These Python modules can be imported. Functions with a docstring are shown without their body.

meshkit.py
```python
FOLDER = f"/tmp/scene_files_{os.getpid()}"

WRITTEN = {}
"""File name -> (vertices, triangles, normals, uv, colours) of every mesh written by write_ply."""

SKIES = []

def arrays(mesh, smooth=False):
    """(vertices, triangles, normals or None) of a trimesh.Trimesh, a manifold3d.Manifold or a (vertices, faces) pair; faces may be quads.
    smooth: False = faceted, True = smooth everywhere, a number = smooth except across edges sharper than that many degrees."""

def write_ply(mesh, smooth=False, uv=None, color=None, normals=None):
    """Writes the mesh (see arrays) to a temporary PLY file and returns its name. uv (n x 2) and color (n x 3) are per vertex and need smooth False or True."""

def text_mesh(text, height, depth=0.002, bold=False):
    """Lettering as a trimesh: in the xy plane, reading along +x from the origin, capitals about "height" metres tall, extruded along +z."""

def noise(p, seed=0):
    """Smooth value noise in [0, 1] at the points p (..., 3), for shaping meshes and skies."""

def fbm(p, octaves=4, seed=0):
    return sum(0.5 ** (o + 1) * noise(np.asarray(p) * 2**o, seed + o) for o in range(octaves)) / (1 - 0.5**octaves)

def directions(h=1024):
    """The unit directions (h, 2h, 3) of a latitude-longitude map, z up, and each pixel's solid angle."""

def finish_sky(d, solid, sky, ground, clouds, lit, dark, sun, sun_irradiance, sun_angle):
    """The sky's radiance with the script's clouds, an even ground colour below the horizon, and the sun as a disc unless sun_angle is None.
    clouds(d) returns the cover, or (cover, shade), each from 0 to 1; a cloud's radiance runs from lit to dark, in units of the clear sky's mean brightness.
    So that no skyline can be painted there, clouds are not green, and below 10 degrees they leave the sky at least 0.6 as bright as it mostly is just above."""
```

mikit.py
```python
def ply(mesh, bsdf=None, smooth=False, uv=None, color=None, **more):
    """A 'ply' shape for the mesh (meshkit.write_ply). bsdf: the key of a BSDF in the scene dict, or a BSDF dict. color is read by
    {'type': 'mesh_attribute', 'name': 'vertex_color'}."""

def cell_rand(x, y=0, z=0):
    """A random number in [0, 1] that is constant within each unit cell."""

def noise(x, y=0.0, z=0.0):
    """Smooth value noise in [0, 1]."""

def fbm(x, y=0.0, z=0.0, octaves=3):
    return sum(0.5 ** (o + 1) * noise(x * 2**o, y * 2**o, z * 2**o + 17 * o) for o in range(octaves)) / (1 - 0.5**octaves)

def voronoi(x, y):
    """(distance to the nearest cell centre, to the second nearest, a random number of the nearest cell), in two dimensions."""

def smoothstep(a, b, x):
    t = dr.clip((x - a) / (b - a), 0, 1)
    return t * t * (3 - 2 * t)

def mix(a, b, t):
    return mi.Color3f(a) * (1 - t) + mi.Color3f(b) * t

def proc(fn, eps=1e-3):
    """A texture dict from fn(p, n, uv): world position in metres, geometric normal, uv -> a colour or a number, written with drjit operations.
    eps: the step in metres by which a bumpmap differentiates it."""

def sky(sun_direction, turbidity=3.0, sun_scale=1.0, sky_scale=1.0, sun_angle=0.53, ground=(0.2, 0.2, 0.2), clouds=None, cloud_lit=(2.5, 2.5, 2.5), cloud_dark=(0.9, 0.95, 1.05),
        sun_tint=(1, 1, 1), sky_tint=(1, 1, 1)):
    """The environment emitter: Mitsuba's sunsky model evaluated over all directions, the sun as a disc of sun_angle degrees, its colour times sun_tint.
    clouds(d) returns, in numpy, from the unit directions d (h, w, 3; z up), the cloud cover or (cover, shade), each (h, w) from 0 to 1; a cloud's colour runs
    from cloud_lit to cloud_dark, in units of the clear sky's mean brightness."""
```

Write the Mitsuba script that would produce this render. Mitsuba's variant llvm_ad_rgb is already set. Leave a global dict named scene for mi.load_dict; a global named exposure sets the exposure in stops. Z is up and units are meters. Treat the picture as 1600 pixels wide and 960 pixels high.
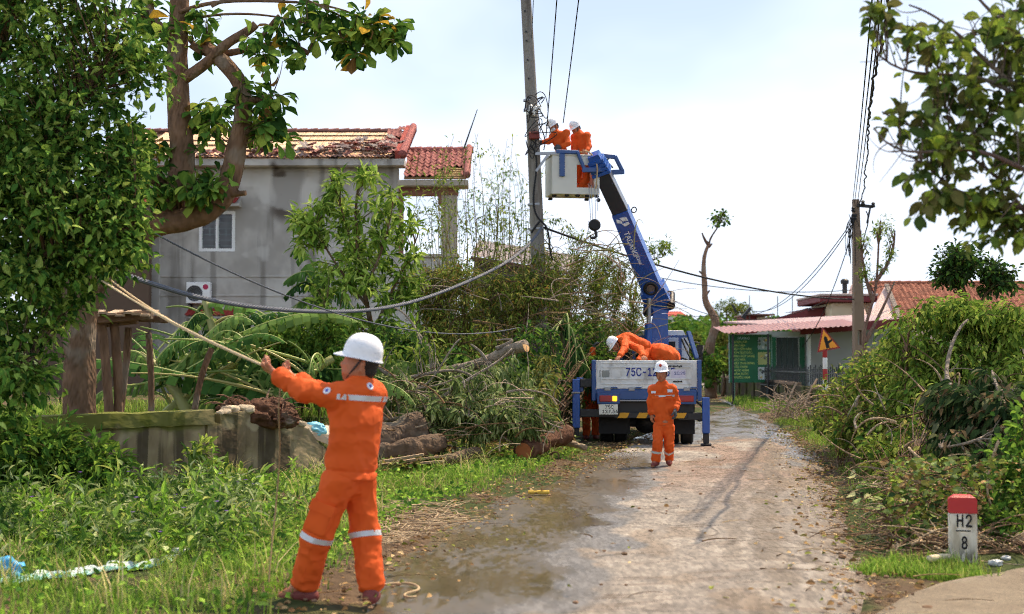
import math, random
import numpy as np
import trimesh, manifold3d
import mitsuba as mi, drjit as dr
import mikit, meshkit
from mikit import proc, noise, fbm, voronoi, smoothstep, mix
from scipy.spatial import cKDTree

T4 = mi.ScalarTransform4f
F, CAMH, HOR = 2200.0, 1.55, 570.0            # focal length and horizon row of a 1600x960 frame, eye height
PITCH = math.atan((HOR - 480.0) / F)
scene, labels = {}, {}
scene['camera'] = {'type': 'thinlens', 'fov': math.degrees(2 * math.atan(800 / F)), 'fov_axis': 'x',
                   'to_world': T4().look_at([0, 0, CAMH], [0, math.cos(PITCH), CAMH + math.sin(PITCH)], [0, 0, 1]),
                   'aperture_radius': 0.011, 'focus_distance': 19.0, 'near_clip': 0.05, 'far_clip': 6000.0}

def sky_clouds(d):
    x, y, z = d[..., 0], d[..., 1], d[..., 2]
    zz = np.maximum(z, 0.0) + 0.18
    q = np.stack([x / zz * 1.3, y / zz * 0.9, 0 * x + 3.1], -1)
    n = meshkit.fbm(q * 1.2 + 4.7, 5, seed=5)
    w = meshkit.fbm(q * 0.45 + 11.0, 3, seed=9)
    c = np.clip((n * 0.62 + w * 0.38 - 0.40) / 0.20, 0, 1)
    z = np.maximum(z, 0)
    base = 0.16 + 0.52 * np.exp(-z / 0.38)                          # hazy white low down, bluer overhead
    return np.clip(base + (0.95 - base) * 0.9 * c * c * (3 - 2 * c), 0, 0.95), np.clip((0.5 - n) * 0.5, 0, 0.3)

SUN = (0.36, 0.34, 0.87)
scene['sky'] = mikit.sky(SUN, turbidity=3, sun_tint=(1.04, 1.0, 0.93), clouds=sky_clouds, cloud_lit=(3.15, 3.4, 3.85), cloud_dark=(2.75, 3.0, 3.5))
exposure = 2.0
# ------------------------------------------------------------------ helpers
def P(px, py, d):
    """The point at distance y = d that pixel (px, py) of the 1600x960 frame looks at."""
    xr, yu = (px - 800) / F, (480 - py) / F
    cy, cz = math.cos(PITCH) - yu * math.sin(PITCH), math.sin(PITCH) + yu * math.cos(PITCH)
    t = d / cy
    return np.array([xr * t, d, CAMH + cz * t])
def PP(pts, d=None):
    return np.array([P(p[0], p[1], p[2] if d is None else d) for p in pts])
def G(px, py, z=0.0):
    yu = (480 - py) / F
    cy, cz = math.cos(PITCH) - yu * math.sin(PITCH), math.sin(PITCH) + yu * math.cos(PITCH)
    t = (z - CAMH) / cz
    return np.array([(px - 800) / F * t, cy * t, z])
def srgb(*c):
    if len(c) == 1:
        c = [int(c[0][i:i + 2], 16) for i in (1, 3, 5)]
    c = np.array(c, float) / 255
    return np.where(c <= 0.04045, c / 12.92, ((c + 0.055) / 1.055) ** 2.4)
_count = {}
def mix(a, b, t):
    a, b = (mi.Color3f(*map(float, x)) if isinstance(x, np.ndarray) else x for x in (a, b))
    return a * (1 - t) + b * t
def numbered(key):
    n = _count.get(key, -1) + 1
    _count[key] = n
    return key if n == 0 else f'{key}_{n:03d}'
def thing(name, label, cat, group=None):
    k = numbered(name)
    labels[k] = {'label': label, 'category': cat}
    if group: labels[k]['group'] = group
    return k
def unit(v): v = np.asarray(v, float); return v / (np.linalg.norm(v) + 1e-12)
def mesh_of(m):
    if hasattr(m, 'to_mesh'):
        q = m.to_mesh()
        return np.array(q.vert_properties[:, :3], float), np.array(q.tri_verts)
    if isinstance(m, (tuple, list)):
        v, f = np.asarray(m[0], float), np.asarray(m[1], int)
        if f.shape[1] == 4: f = np.vstack([f[:, [0, 1, 2]], f[:, [0, 2, 3]]])
        return v, f
    return np.array(m.vertices, float), np.array(m.faces)
def join(ms):
    vs, fs, n = [], [], 0
    for m in ms:
        v, f = mesh_of(m)
        vs.append(v); fs.append(f + n); n += len(v)
    return np.vstack(vs), np.vstack(fs)
def part(parent, name, mesh, bsdf, smooth=False, color=None, label=None, kind=None, uv=None, to_world=None):
    k = numbered(parent + '__' + name)
    put(k, mesh, bsdf, smooth, color, uv, to_world)
    if label or kind:
        labels[k] = {}
        if label: labels[k]['label'] = label
        if kind: labels[k]['kind'] = kind
    return k
_LR = math.log(32.0)
def enc(v, f, color, normals_from=None):
    """Piece colours travel in the uv channel: u holds the two colour ratios (constant over a face), v the green value. Meshes of one BSDF can then be joined by the renderer."""
    c = np.clip(np.asarray(color, float), 0.002, 1.0)
    i = np.clip(np.round((np.log(c[:, 0] / c[:, 1]) / _LR + 1) * 127.5), 0, 255)
    j = np.clip(np.round((np.log(c[:, 2] / c[:, 1]) / _LR + 1) * 127.5), 0, 255)
    u = i + 256 * j
    fu = u[f]
    mixed = (fu != fu[:, :1]).any(1)
    if mixed.any():
        own = fu[:, 0]
        key = np.stack([f.ravel(), np.repeat(own, 3)], 1)
        uq, inv = np.unique(key, axis=0, return_inverse=True)
        idx = uq[:, 0].astype(int)
        return v[idx], inv.reshape(-1, 3), np.stack([uq[:, 1], c[idx, 1]], 1), idx
    return v, f, np.stack([u, c[:, 1]], 1), None
def decode(p, n, uv):
    u = dr.floor(uv.x + 0.5)
    j = dr.floor(u / 256.0)
    i = u - 256.0 * j
    g = dr.clip(uv.y, 0.0, 1.0)
    return mi.Color3f(dr.minimum(g * dr.exp((i / 127.5 - 1) * _LR), 1.0), g, dr.minimum(g * dr.exp((j / 127.5 - 1) * _LR), 1.0))
def put(k, mesh, bsdf, smooth=False, color=None, uv=None, to_world=None):
    if not isinstance(mesh, dict):
        v, f = mesh_of(mesh)
        if color is not None:
            color = np.asarray(color, float)
            if color.ndim == 1: color = np.tile(color, (len(v), 1))
            smooth = smooth not in (False, None)
            v, f, uv, _ = enc(v, f, color)
        mesh = mikit.ply((v, f), bsdf, smooth=smooth, uv=uv)
    if to_world is not None: mesh = {**mesh, 'to_world': T4(to_world) if not isinstance(to_world, T4) else to_world}
    scene[k] = mesh
def solo(name, label, cat, mesh, bsdf, smooth=False, color=None, group=None, kind=None, uv=None):
    k = numbered(name)
    put(k, mesh, bsdf, smooth, color, uv)
    labels[k] = {'label': label}
    if cat: labels[k]['category'] = cat
    if group: labels[k]['group'] = group
    if kind: labels[k]['kind'] = kind
    return k
def structure(name, mesh, bsdf, label=None, smooth=False, color=None, uv=None):
    k = numbered(name)
    put(k, mesh, bsdf, smooth, color, uv)
    labels[k] = {'kind': 'structure'}
    if label: labels[k]['label'] = label
    return k
# shapes
def box(lo, hi, c=0.0):
    lo, hi = np.minimum(lo, hi).astype(float), np.maximum(lo, hi).astype(float)
    if c <= 0:
        return mesh_of(trimesh.creation.box(bounds=[lo, hi]))
    c = min(c, 0.45 * float((hi - lo).min()))
    m, h = (lo + hi) / 2, (hi - lo) / 2
    pts = []
    for s in np.array(np.meshgrid([-1, 1], [-1, 1], [-1, 1])).T.reshape(-1, 3):
        for k in range(3):
            q = h - c; q = q.copy(); q[k] = h[k]
            pts.append(m + s * q)
    return mesh_of(manifold3d.Manifold.hull_points(np.array(pts)))
def hullm(pts):
    return mesh_of(manifold3d.Manifold.hull_points(np.asarray(pts, float)))
def beam(a, b, w, h, up=(0, 0, 1), c=0.0):
    a, b = np.asarray(a, float), np.asarray(b, float)
    L = np.linalg.norm(b - a); x = (b - a) / L
    y = np.cross(up, x); y /= np.linalg.norm(y) + 1e-9
    z = np.cross(x, y)
    v, f = box([0, -w / 2, -h / 2], [L, w / 2, h / 2], c)
    return v @ np.array([x, y, z]) + a, f
def frame_of(x, up):
    x = np.asarray(x, float); x = x / np.linalg.norm(x)
    y = np.cross(up, x); y /= np.linalg.norm(y) + 1e-9
    return np.array([x, y, np.cross(x, y)])
def spline(pts, n):
    p = np.asarray(pts, float)
    if len(p) < 3:
        t = np.linspace(0, 1, n)[:, None]
        return p[0] * (1 - t) + p[-1] * t
    from scipy.interpolate import CubicSpline
    s = np.r_[0, np.cumsum(np.linalg.norm(np.diff(p[:, :3], axis=0), axis=1) + 1e-9)]
    return CubicSpline(s, p)(np.linspace(0, s[-1], n))
def tube(p, r, sides=8, cap=True, rough=0.0, seed=0):
    p = np.asarray(p, float); n = len(p)
    r = np.broadcast_to(np.asarray(r, float), (n,))
    t = np.gradient(p, axis=0); t /= np.linalg.norm(t, axis=1, keepdims=True) + 1e-12
    a = np.zeros_like(p)
    ref = np.array([0, 0, 1.0]) if abs(t[0, 2]) < 0.9 else np.array([1.0, 0, 0])
    for i in range(n):
        q = ref - t[i] * (ref @ t[i]); q /= np.linalg.norm(q) + 1e-12
        a[i] = q; ref = q
    b = np.cross(t, a)
    ang = np.arange(sides) * 2 * np.pi / sides
    off = np.cos(ang)[None, :, None] * a[:, None] + np.sin(ang)[None, :, None] * b[:, None]
    rr = r[:, None] * np.ones((1, sides))
    if rough > 0:
        q = p[:, None] + off * r[:, None, None]
        rr = rr * (1 + rough * (meshkit.fbm(q * 7.0 / max(0.08, r.max() * 6), 3, seed=seed) - 0.5) * 2)
    v = (p[:, None] + rr[..., None] * off).reshape(-1, 3)
    i, j = np.meshgrid(np.arange(n - 1), np.arange(sides), indexing='ij')
    q = np.stack([i * sides + j, i * sides + (j + 1) % sides, (i + 1) * sides + (j + 1) % sides, (i + 1) * sides + j], -1).reshape(-1, 4)
    f = np.vstack([q[:, [0, 1, 2]], q[:, [0, 2, 3]]])
    if cap:
        v = np.vstack([v, p[0], p[-1]])
        k = np.arange(sides)
        f = np.vstack([f, np.stack([(k + 1) % sides, k, k * 0 + n * sides], 1), np.stack([(n - 1) * sides + k, (n - 1) * sides + (k + 1) % sides, k * 0 + n * sides + 1], 1)])
    return v, f
def lathe(prof, n=24, axis=None, at=(0, 0, 0)):
    """prof: (r, z) rows from bottom to top, closed on the axis by the caller."""
    m = trimesh.creation.revolve(np.asarray(prof, float), sections=n)
    v, f = mesh_of(m)
    if axis is not None:
        R = trimesh.geometry.align_vectors([0, 0, 1], np.asarray(axis, float))
        v = v @ R[:3, :3].T
    return v + np.asarray(at, float), f
def xf(m, M=None, t=None, s=None):
    v, f = mesh_of(m)
    if s is not None: v = v * s
    if M is not None: v = v @ np.asarray(M).T
    if t is not None: v = v + np.asarray(t)
    return v, f
def rotz(a):
    c, s = math.cos(a), math.sin(a)
    return np.array([[c, -s, 0], [s, c, 0], [0, 0, 1.0]])
def rot(axis, a):
    return trimesh.transformations.rotation_matrix(a, axis)[:3, :3]
def ico(c, r, sub=2):
    m = trimesh.creation.icosphere(subdivisions=sub)
    return np.array(m.vertices) * np.asarray(r) + np.asarray(c), np.array(m.faces)
def lump(c, r, sub=2, amp=0.3, freq=2.0, seed=0):
    v, f = ico((0, 0, 0), 1.0, sub)
    v = v * (1 + amp * 2 * (meshkit.fbm(v * freq + seed * 3.7 + 20, 3, seed=seed) - 0.5))[:, None]
    return v * np.asarray(r) + np.asarray(c), f
def lettering(text, height, place, bold=True, depth=0.003, sx=1.0):
    """Text mesh put by place = (origin, right, up)."""
    v, f = mesh_of(meshkit.text_mesh(text, height, depth, bold=bold))
    o, r, u = (np.asarray(a, float) for a in place)
    r = r / np.linalg.norm(r); u = u / np.linalg.norm(u); n = np.cross(r, u)
    v = v.copy(); v[:, 0] *= sx
    return o + v[:, :1] * r + v[:, 1:2] * u + v[:, 2:3] * n, f
# soft bodies: smooth union of tapered, flattened capsules on a grid, meshed by surface nets
def surface_nets(D, lo, h):
    s = D < 0
    nx, ny, nz = D.shape
    cs = np.zeros((nx - 1, ny - 1, nz - 1), int)
    for a in (0, 1):
        for b in (0, 1):
            for c in (0, 1):
                cs += s[a:nx - 1 + a, b:ny - 1 + b, c:nz - 1 + c]
    act = (cs > 0) & (cs < 8)
    idx = -np.ones(act.shape, int)
    cells = np.argwhere(act)
    idx[act] = np.arange(len(cells))
    acc, cnt = np.zeros((len(cells), 3)), np.zeros(len(cells))
    corners = [(a, b, c) for a in (0, 1) for b in (0, 1) for c in (0, 1)]
    for i, p in enumerate(corners):
        for q in corners[i + 1:]:
            if sum(abs(x - y) for x, y in zip(p, q)) != 1: continue
            d0 = D[cells[:, 0] + p[0], cells[:, 1] + p[1], cells[:, 2] + p[2]]
            d1 = D[cells[:, 0] + q[0], cells[:, 1] + q[1], cells[:, 2] + q[2]]
            x = (d0 < 0) != (d1 < 0)
            t = np.where(x, d0 / np.where(x, d0 - d1, 1), 0)
            acc += x[:, None] * (np.array(p) + t[:, None] * (np.array(q) - np.array(p)))
            cnt += x
    V = lo + h * (cells + acc / np.maximum(cnt, 1)[:, None])
    Fs = []
    for ax in range(3):
        b, c = (ax + 1) % 3, (ax + 2) % 3
        sl0 = [slice(None)] * 3; sl1 = [slice(None)] * 3
        sl0[ax] = slice(0, D.shape[ax] - 1); sl1[ax] = slice(1, None)
        e = np.argwhere(s[tuple(sl0)] != s[tuple(sl1)])
        e = e[(e[:, b] > 0) & (e[:, c] > 0) & (e[:, b] < D.shape[b] - 1) & (e[:, c] < D.shape[c] - 1)]
        def at(db, dc):
            q = e.copy(); q[:, b] -= db; q[:, c] -= dc
            return idx[q[:, 0], q[:, 1], q[:, 2]]
        q = np.stack([at(1, 1), at(0, 1), at(0, 0), at(1, 0)], 1)
        inside = s[e[:, 0], e[:, 1], e[:, 2]]
        q = np.where(inside[:, None], q, q[:, ::-1])
        Fs.append(q)
    q = np.vstack(Fs)
    return V, np.vstack([q[:, [0, 1, 2]], q[:, [0, 2, 3]]])
def soft(prims, h=0.012, k=0.03, fold=None, cut=None):
    """prims: (a, b, ra, rb[, axis, squash]); fold(p, d): displacement in metres; cut: list of (point, normal) whose far side is removed."""
    A = np.array([[*p[0], p[2]] for p in prims] + [[*p[1], p[3]] for p in prims], float)
    lo, hi = (A[:, :3] - A[:, 3:]).min(0) - 4 * h - 0.05, (A[:, :3] + A[:, 3:]).max(0) + 4 * h + 0.05
    n = np.ceil((hi - lo) / h).astype(int) + 1
    D = np.full(n, 0.2)
    ax = [lo[i] + h * np.arange(n[i]) for i in range(3)]
    for p in prims:
        a, b, ra, rb = np.asarray(p[0], float), np.asarray(p[1], float), p[2], p[3]
        m = max(ra, rb) * 1.3 + k + 0.06
        i0 = np.maximum(np.floor((np.minimum(a, b) - m - lo) / h).astype(int), 0)
        i1 = np.minimum(np.ceil((np.maximum(a, b) + m - lo) / h).astype(int) + 1, n)
        X = np.stack(np.meshgrid(*[ax[i][i0[i]:i1[i]] for i in range(3)], indexing='ij'), -1)
        ab = b - a
        t = np.clip(((X - a) @ ab) / max(ab @ ab, 1e-12), 0, 1)
        w = X - a - t[..., None] * ab
        if len(p) > 4:
            u = np.asarray(p[4], float); u = u / np.linalg.norm(u)
            w = w + (w @ u)[..., None] * u * (p[5] - 1)
        d = np.linalg.norm(w, axis=-1) - (ra + (rb - ra) * t)
        sl = tuple(slice(i0[i], i1[i]) for i in range(3))
        o = D[sl]
        D[sl] = np.minimum(o, d) - np.maximum(k - np.abs(o - d), 0) ** 2 / (4 * k)
    if fold is not None or cut:
        near = np.abs(D) < 0.08 if not cut else D < 0.08
        I = np.argwhere(near)
        X = lo + h * I
        d = D[near]
        if fold is not None: d = d + fold(X)
        for c in cut or ():
            d = np.maximum(d, (X - np.asarray(c[0])) @ (np.asarray(c[1], float) / np.linalg.norm(c[1])))
        D[near] = d
    return surface_nets(D, lo, h)
def relax(m, it=2):
    t = trimesh.Trimesh(*mesh_of(m), process=False)
    trimesh.smoothing.filter_taubin(t, iterations=it)
    return np.array(t.vertices), np.array(t.faces)
def vnoise(v, f=3.0, seed=0, o=3):
    return meshkit.fbm(np.asarray(v) * f, o, seed=seed)
def tint(v, base, amp=0.15, f=3.0, seed=0):
    """Per-vertex colours: base times a soft variation."""
    n = vnoise(v, f, seed)
    return np.clip(np.asarray(base)[None] * (1 + amp * 2 * (n - 0.5))[:, None], 0.0, 1.0)
# ------------------------------------------------------------------ materials
def two(b): return {'type': 'twosided', 'bsdf': b}
VC = proc(decode)
def rgb(c): return {'type': 'rgb', 'value': [float(x) for x in c]}
def mat(name, c, rough=0.6, metallic=0.0, spec=0.5, coat=0.0, sheen=0.0):
    b = {'type': 'principled', 'base_color': c if isinstance(c, dict) else rgb(c), 'roughness': rough, 'metallic': metallic, 'specular': spec}
    if coat: b |= {'clearcoat': coat, 'clearcoat_gloss': 0.9}
    if sheen: b |= {'sheen': sheen, 'sheen_tint': 0.5}
    scene[name] = two(b)
mat('vc_matte', VC, 0.85, spec=0.3)
mat('vc_semi', VC, 0.5)
mat('vc_paint', VC, 0.3, coat=0.4)
mat('black_rubber', srgb(28, 28, 30), 0.75)
mat('dark_metal', srgb(45, 46, 48), 0.5, metallic=0.3)
mat('steel', srgb(150, 152, 155), 0.38, metallic=0.9)
scene['leaf'] = {'type': 'principledthin', 'base_color': VC, 'roughness': 0.38, 'diff_trans': 0.55, 'eta': 1.4}
scene['dry_leaf'] = {'type': 'principledthin', 'base_color': VC, 'roughness': 0.7, 'diff_trans': 0.3, 'eta': 1.3}
def bark_h(p, n, uv):
    return fbm(p.x * 14, p.y * 14, p.z * 5, 4) * 0.7 + noise(p.x * 55, p.y * 55, p.z * 16) * 0.3
def bark_c(p, n, uv):
    a = fbm(p.x * 18, p.y * 18, p.z * 5, 4)
    l = smoothstep(0.56, 0.7, fbm(p.x * 3.1, p.y * 3.1, p.z * 2.2, 4))
    return mix(decode(p, n, uv) * (0.45 + 1.05 * a), srgb(150, 144, 128), l * 0.38)
scene['bark'] = two({'type': 'bumpmap', 'arbitrary': {'type': 'proc'} if False else proc(bark_h, 3e-3), 'scale': 0.08,
                     'bsdf': {'type': 'principled', 'base_color': proc(bark_c), 'roughness': 0.85, 'specular': 0.25}})
# ------------------------------------------------------------------ the setting: ground, road, driveway, hills
_L = np.array([G(*p) for p in ((452, 1040), (540, 960), (600, 893), (700, 815), (800, 772), (900, 736), (950, 708), (985, 690))])
_L = np.vstack([_L, [[3.0, 32, 0], [5.2, 40, 0], [8.4, 53, 0], [11.0, 66, 0], [13.3, 85, 0], [11.0, 130, 0]]])
_R = np.array([G(*p) for p in ((1362, 1040), (1348, 960), (1338, 890), (1318, 810), (1300, 750), (1282, 718), (1245, 690), (1215, 667), (1160, 641), (1122, 626))])
_R = np.vstack([_R, [[14.8, 70, 0], [17.0, 88, 0], [15.0, 130, 0]]])
_L, _R = np.vstack([[_L[0, 0] + 0.3, -6, 0], _L]), np.vstack([[_R[0, 0] - 0.1, -6, 0], _R])
def road_l(y): return np.interp(y, _L[:, 1], _L[:, 0])
def road_r(y): return np.interp(y, _R[:, 1], _R[:, 0])
_B = np.array([[-30, -20], [-5.6, 15.5], [-2.57, 19.5], [-0.7, 24.5], [1.2, 32], [3.4, 44], [7.5, 66], [9, 130]])
def bank_x(y): return np.interp(y, _B[:, 1], _B[:, 0])
def sstep(a, b, x):
    t = np.clip((x - a) / (b - a), 0, 1)
    return t * t * (3 - 2 * t)
def gh(x, y):
    """Height of the ground."""
    x, y = np.asarray(x, float), np.asarray(y, float)
    q = np.stack([x * 0.7, y * 0.7, 0 * x], -1)
    n = meshkit.fbm(q, 3, seed=3) - 0.5
    inl, inr = x - road_l(y), road_r(y) - x
    edge = np.minimum(inl, inr)                                     # > 0 on the road
    z = 0.05 * sstep(0.0, -0.5, edge) + 0.14 * n * sstep(0.0, -1.0, edge) - 0.035 * sstep(-0.05, 0.12, edge)
    side = bank_x(y) - x                                            # > 0 in the yard
    wid = np.where(y < 19.3, 0.12, 1.6)
    z = z + 0.62 * sstep(0.1, 0.1 + wid, side) * sstep(70, 50, y)
    r = x - road_r(y)
    z = z + 0.45 * sstep(0.6, 2.6, r) * sstep(11.2, 12.6, y) * sstep(60, 40, y)
    drive = sstep(10.7, 10.3, y + 0.42 * (x - 3.4)) * sstep(0.0, 0.6, r)
    return z * (1 - drive) + drive * 0.0
def _axis(dense_lo, dense_hi, step, lo, hi, grow=1.22):
    a = list(np.arange(dense_lo, dense_hi + 1e-6, step)); s = step
    while a[-1] < hi: s *= grow; a.append(a[-1] + s)
    s = step
    while a[0] > lo: s *= grow; a.insert(0, a[0] - s)
    return np.array(a)
def sheet(xs, ys, zf):
    X, Y = np.meshgrid(xs, ys, indexing='xy')
    V = np.stack([X, Y, zf(X, Y)], -1).reshape(-1, 3)
    i, j = np.meshgrid(np.arange(len(ys) - 1), np.arange(len(xs) - 1), indexing='ij')
    q = np.stack([i * len(xs) + j, i * len(xs) + j + 1, (i + 1) * len(xs) + j + 1, (i + 1) * len(xs) + j], -1).reshape(-1, 4)
    return V, np.vstack([q[:, [0, 1, 2]], q[:, [0, 2, 3]]])
def ground_c(p, n, uv):
    a = fbm(p.x * 1.1, p.y * 1.1, 2.0, 4)
    b = fbm(p.x * 9, p.y * 9, 5.0, 3)
    dirt = mix(srgb(104, 86, 66), srgb(70, 56, 42), b)
    green = mix(srgb(66, 76, 36), srgb(42, 52, 24), b)
    c = mix(dirt, green, smoothstep(0.42, 0.58, a))
    far = smoothstep(60, 160, p.y)
    return mix(c, srgb(70, 88, 48), far)
def ground_h(p, n, uv): return fbm(p.x * 7, p.y * 7, 0.0, 5)
scene['ground_mat'] = two({'type': 'bumpmap', 't': proc(ground_h, 4e-3), 'scale': 0.06, 'bsdf': {'type': 'principled', 'base_color': proc(ground_c), 'roughness': 0.9, 'specular': 0.2}})
structure('ground', sheet(_axis(-14, 14, 0.16, -2200, 2200), _axis(6, 44, 0.16, -60, 3500), gh), 'ground_mat', smooth=True)

# the road: uv.x runs across it (0 left, 1 right), uv.y along it in metres
def wet_mask(p, uv):
    n = fbm(p.x * 0.9, p.y * 0.5, 7.0, 4) - 0.5
    n2 = fbm(p.x * 3.1, p.y * 1.6, 3.0, 3) - 0.5
    t, d = uv.x, uv.y
    width = 0.34 + 0.05 * dr.sin((d - 9.0) * 0.32) - 0.004 * (d - 9.0) + 0.22 * n + 0.16 * n2
    near = smoothstep(0.10, -0.10, t - width) * smoothstep(25.5, 22.5, d)
    far = smoothstep(27.5, 30.0, d + 7 * n + 1.5 * n2) * smoothstep(60, 52, d) * 0.92
    right = smoothstep(0.84, 0.90, t + 0.12 * n) * smoothstep(21.0, 23.0, d + 3 * n2) * 0.9
    return dr.clip(dr.maximum(dr.maximum(near, far), right), 0, 1)
def road_c(p, n, uv):
    a, b = fbm(p.x * 0.8, p.y * 0.35, 0.0, 4), fbm(p.x * 6, p.y * 2.2, 1.0, 4)
    g = noise(p.x * 48, p.y * 11, 0.0) * 0.45 + noise(p.x * 24, p.y * 6, 4.0) * 0.3 + noise(p.x * 90, p.y * 24, 9.0) * 0.25
    dry = mix(srgb(122, 114, 105), srgb(152, 143, 131), smoothstep(0.3, 0.7, a * 0.5 + b * 0.5))
    red = smoothstep(0.50, 0.66, fbm(p.x * 1.6, p.y * 0.5, 9.0, 4)) * smoothstep(13, 22, uv.y) * 0.6
    dry = mix(dry, srgb(124, 96, 78), red)
    track = smoothstep(0.052, 0.02, dr.abs(uv.x - 0.80 + 0.012 * dr.sin(uv.y * 0.6))) + smoothstep(0.03, 0.012, dr.abs(uv.x - 0.725 + 0.012 * dr.sin(uv.y * 0.6))) * 0.7 + smoothstep(0.026, 0.01, dr.abs(uv.x - 0.885)) * 0.5
    dry = mix(dry, srgb(104, 94, 82), dr.clip(track, 0, 1) * 0.75 * smoothstep(0.15, 0.4, noise(p.x * 3, p.y * 1.5, 8.0) + 0.15))
    streak = smoothstep(0.60, 0.74, fbm(p.x * 1.8, p.y * 9.0, 6.0, 3)) * 0.5
    dry = mix(dry, srgb(96, 82, 68), streak)
    crack = smoothstep(0.018, 0.0, dr.abs(fbm(p.x * 0.9 + 3.0, p.y * 0.55, 11.0, 4) - 0.5)) * smoothstep(0.45, 0.6, noise(p.x * 0.7, p.y * 0.4, 21.0))
    dry = mix(dry, srgb(70, 60, 50), crack * 0.6)
    blot = smoothstep(0.55, 0.7, fbm(p.x * 2.6, p.y * 1.1, 14.0, 4))
    dry = mix(dry, srgb(116, 101, 84), blot * 0.55)
    dry = dry * (0.64 + 0.60 * smoothstep(0.12, 0.9, g))
    edge = smoothstep(0.90, 1.0, uv.x + 0.16 * (b - 0.5))
    dry = mix(dry, srgb(92, 76, 60), edge * 0.8)
    w = wet_mask(p, uv)
    mud = mix(srgb(94, 82, 62), srgb(72, 65, 52), b)
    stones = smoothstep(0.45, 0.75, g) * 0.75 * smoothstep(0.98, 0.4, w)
    damp_glints = mix(dry, mix(srgb(70, 68, 66), srgb(118, 116, 114), g), smoothstep(0.02, 0.25, w))  # grey gravel at the wet margin, speckle glints put into its colour
    return mix(damp_glints, mix(mud, srgb(128, 122, 112), stones), smoothstep(0.30, 0.9, w))
def road_r_(p, n, uv):
    w = wet_mask(p, uv)
    n_ = fbm(p.x * 2.2, p.y * 0.8, 12.0, 5) * 0.7 + noise(p.x * 30, p.y * 8, 3.0) * 0.3
    return 0.92 - smoothstep(0.15, 0.75, w) * (0.87 - 0.34 * smoothstep(0.30, 0.66, n_))
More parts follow.
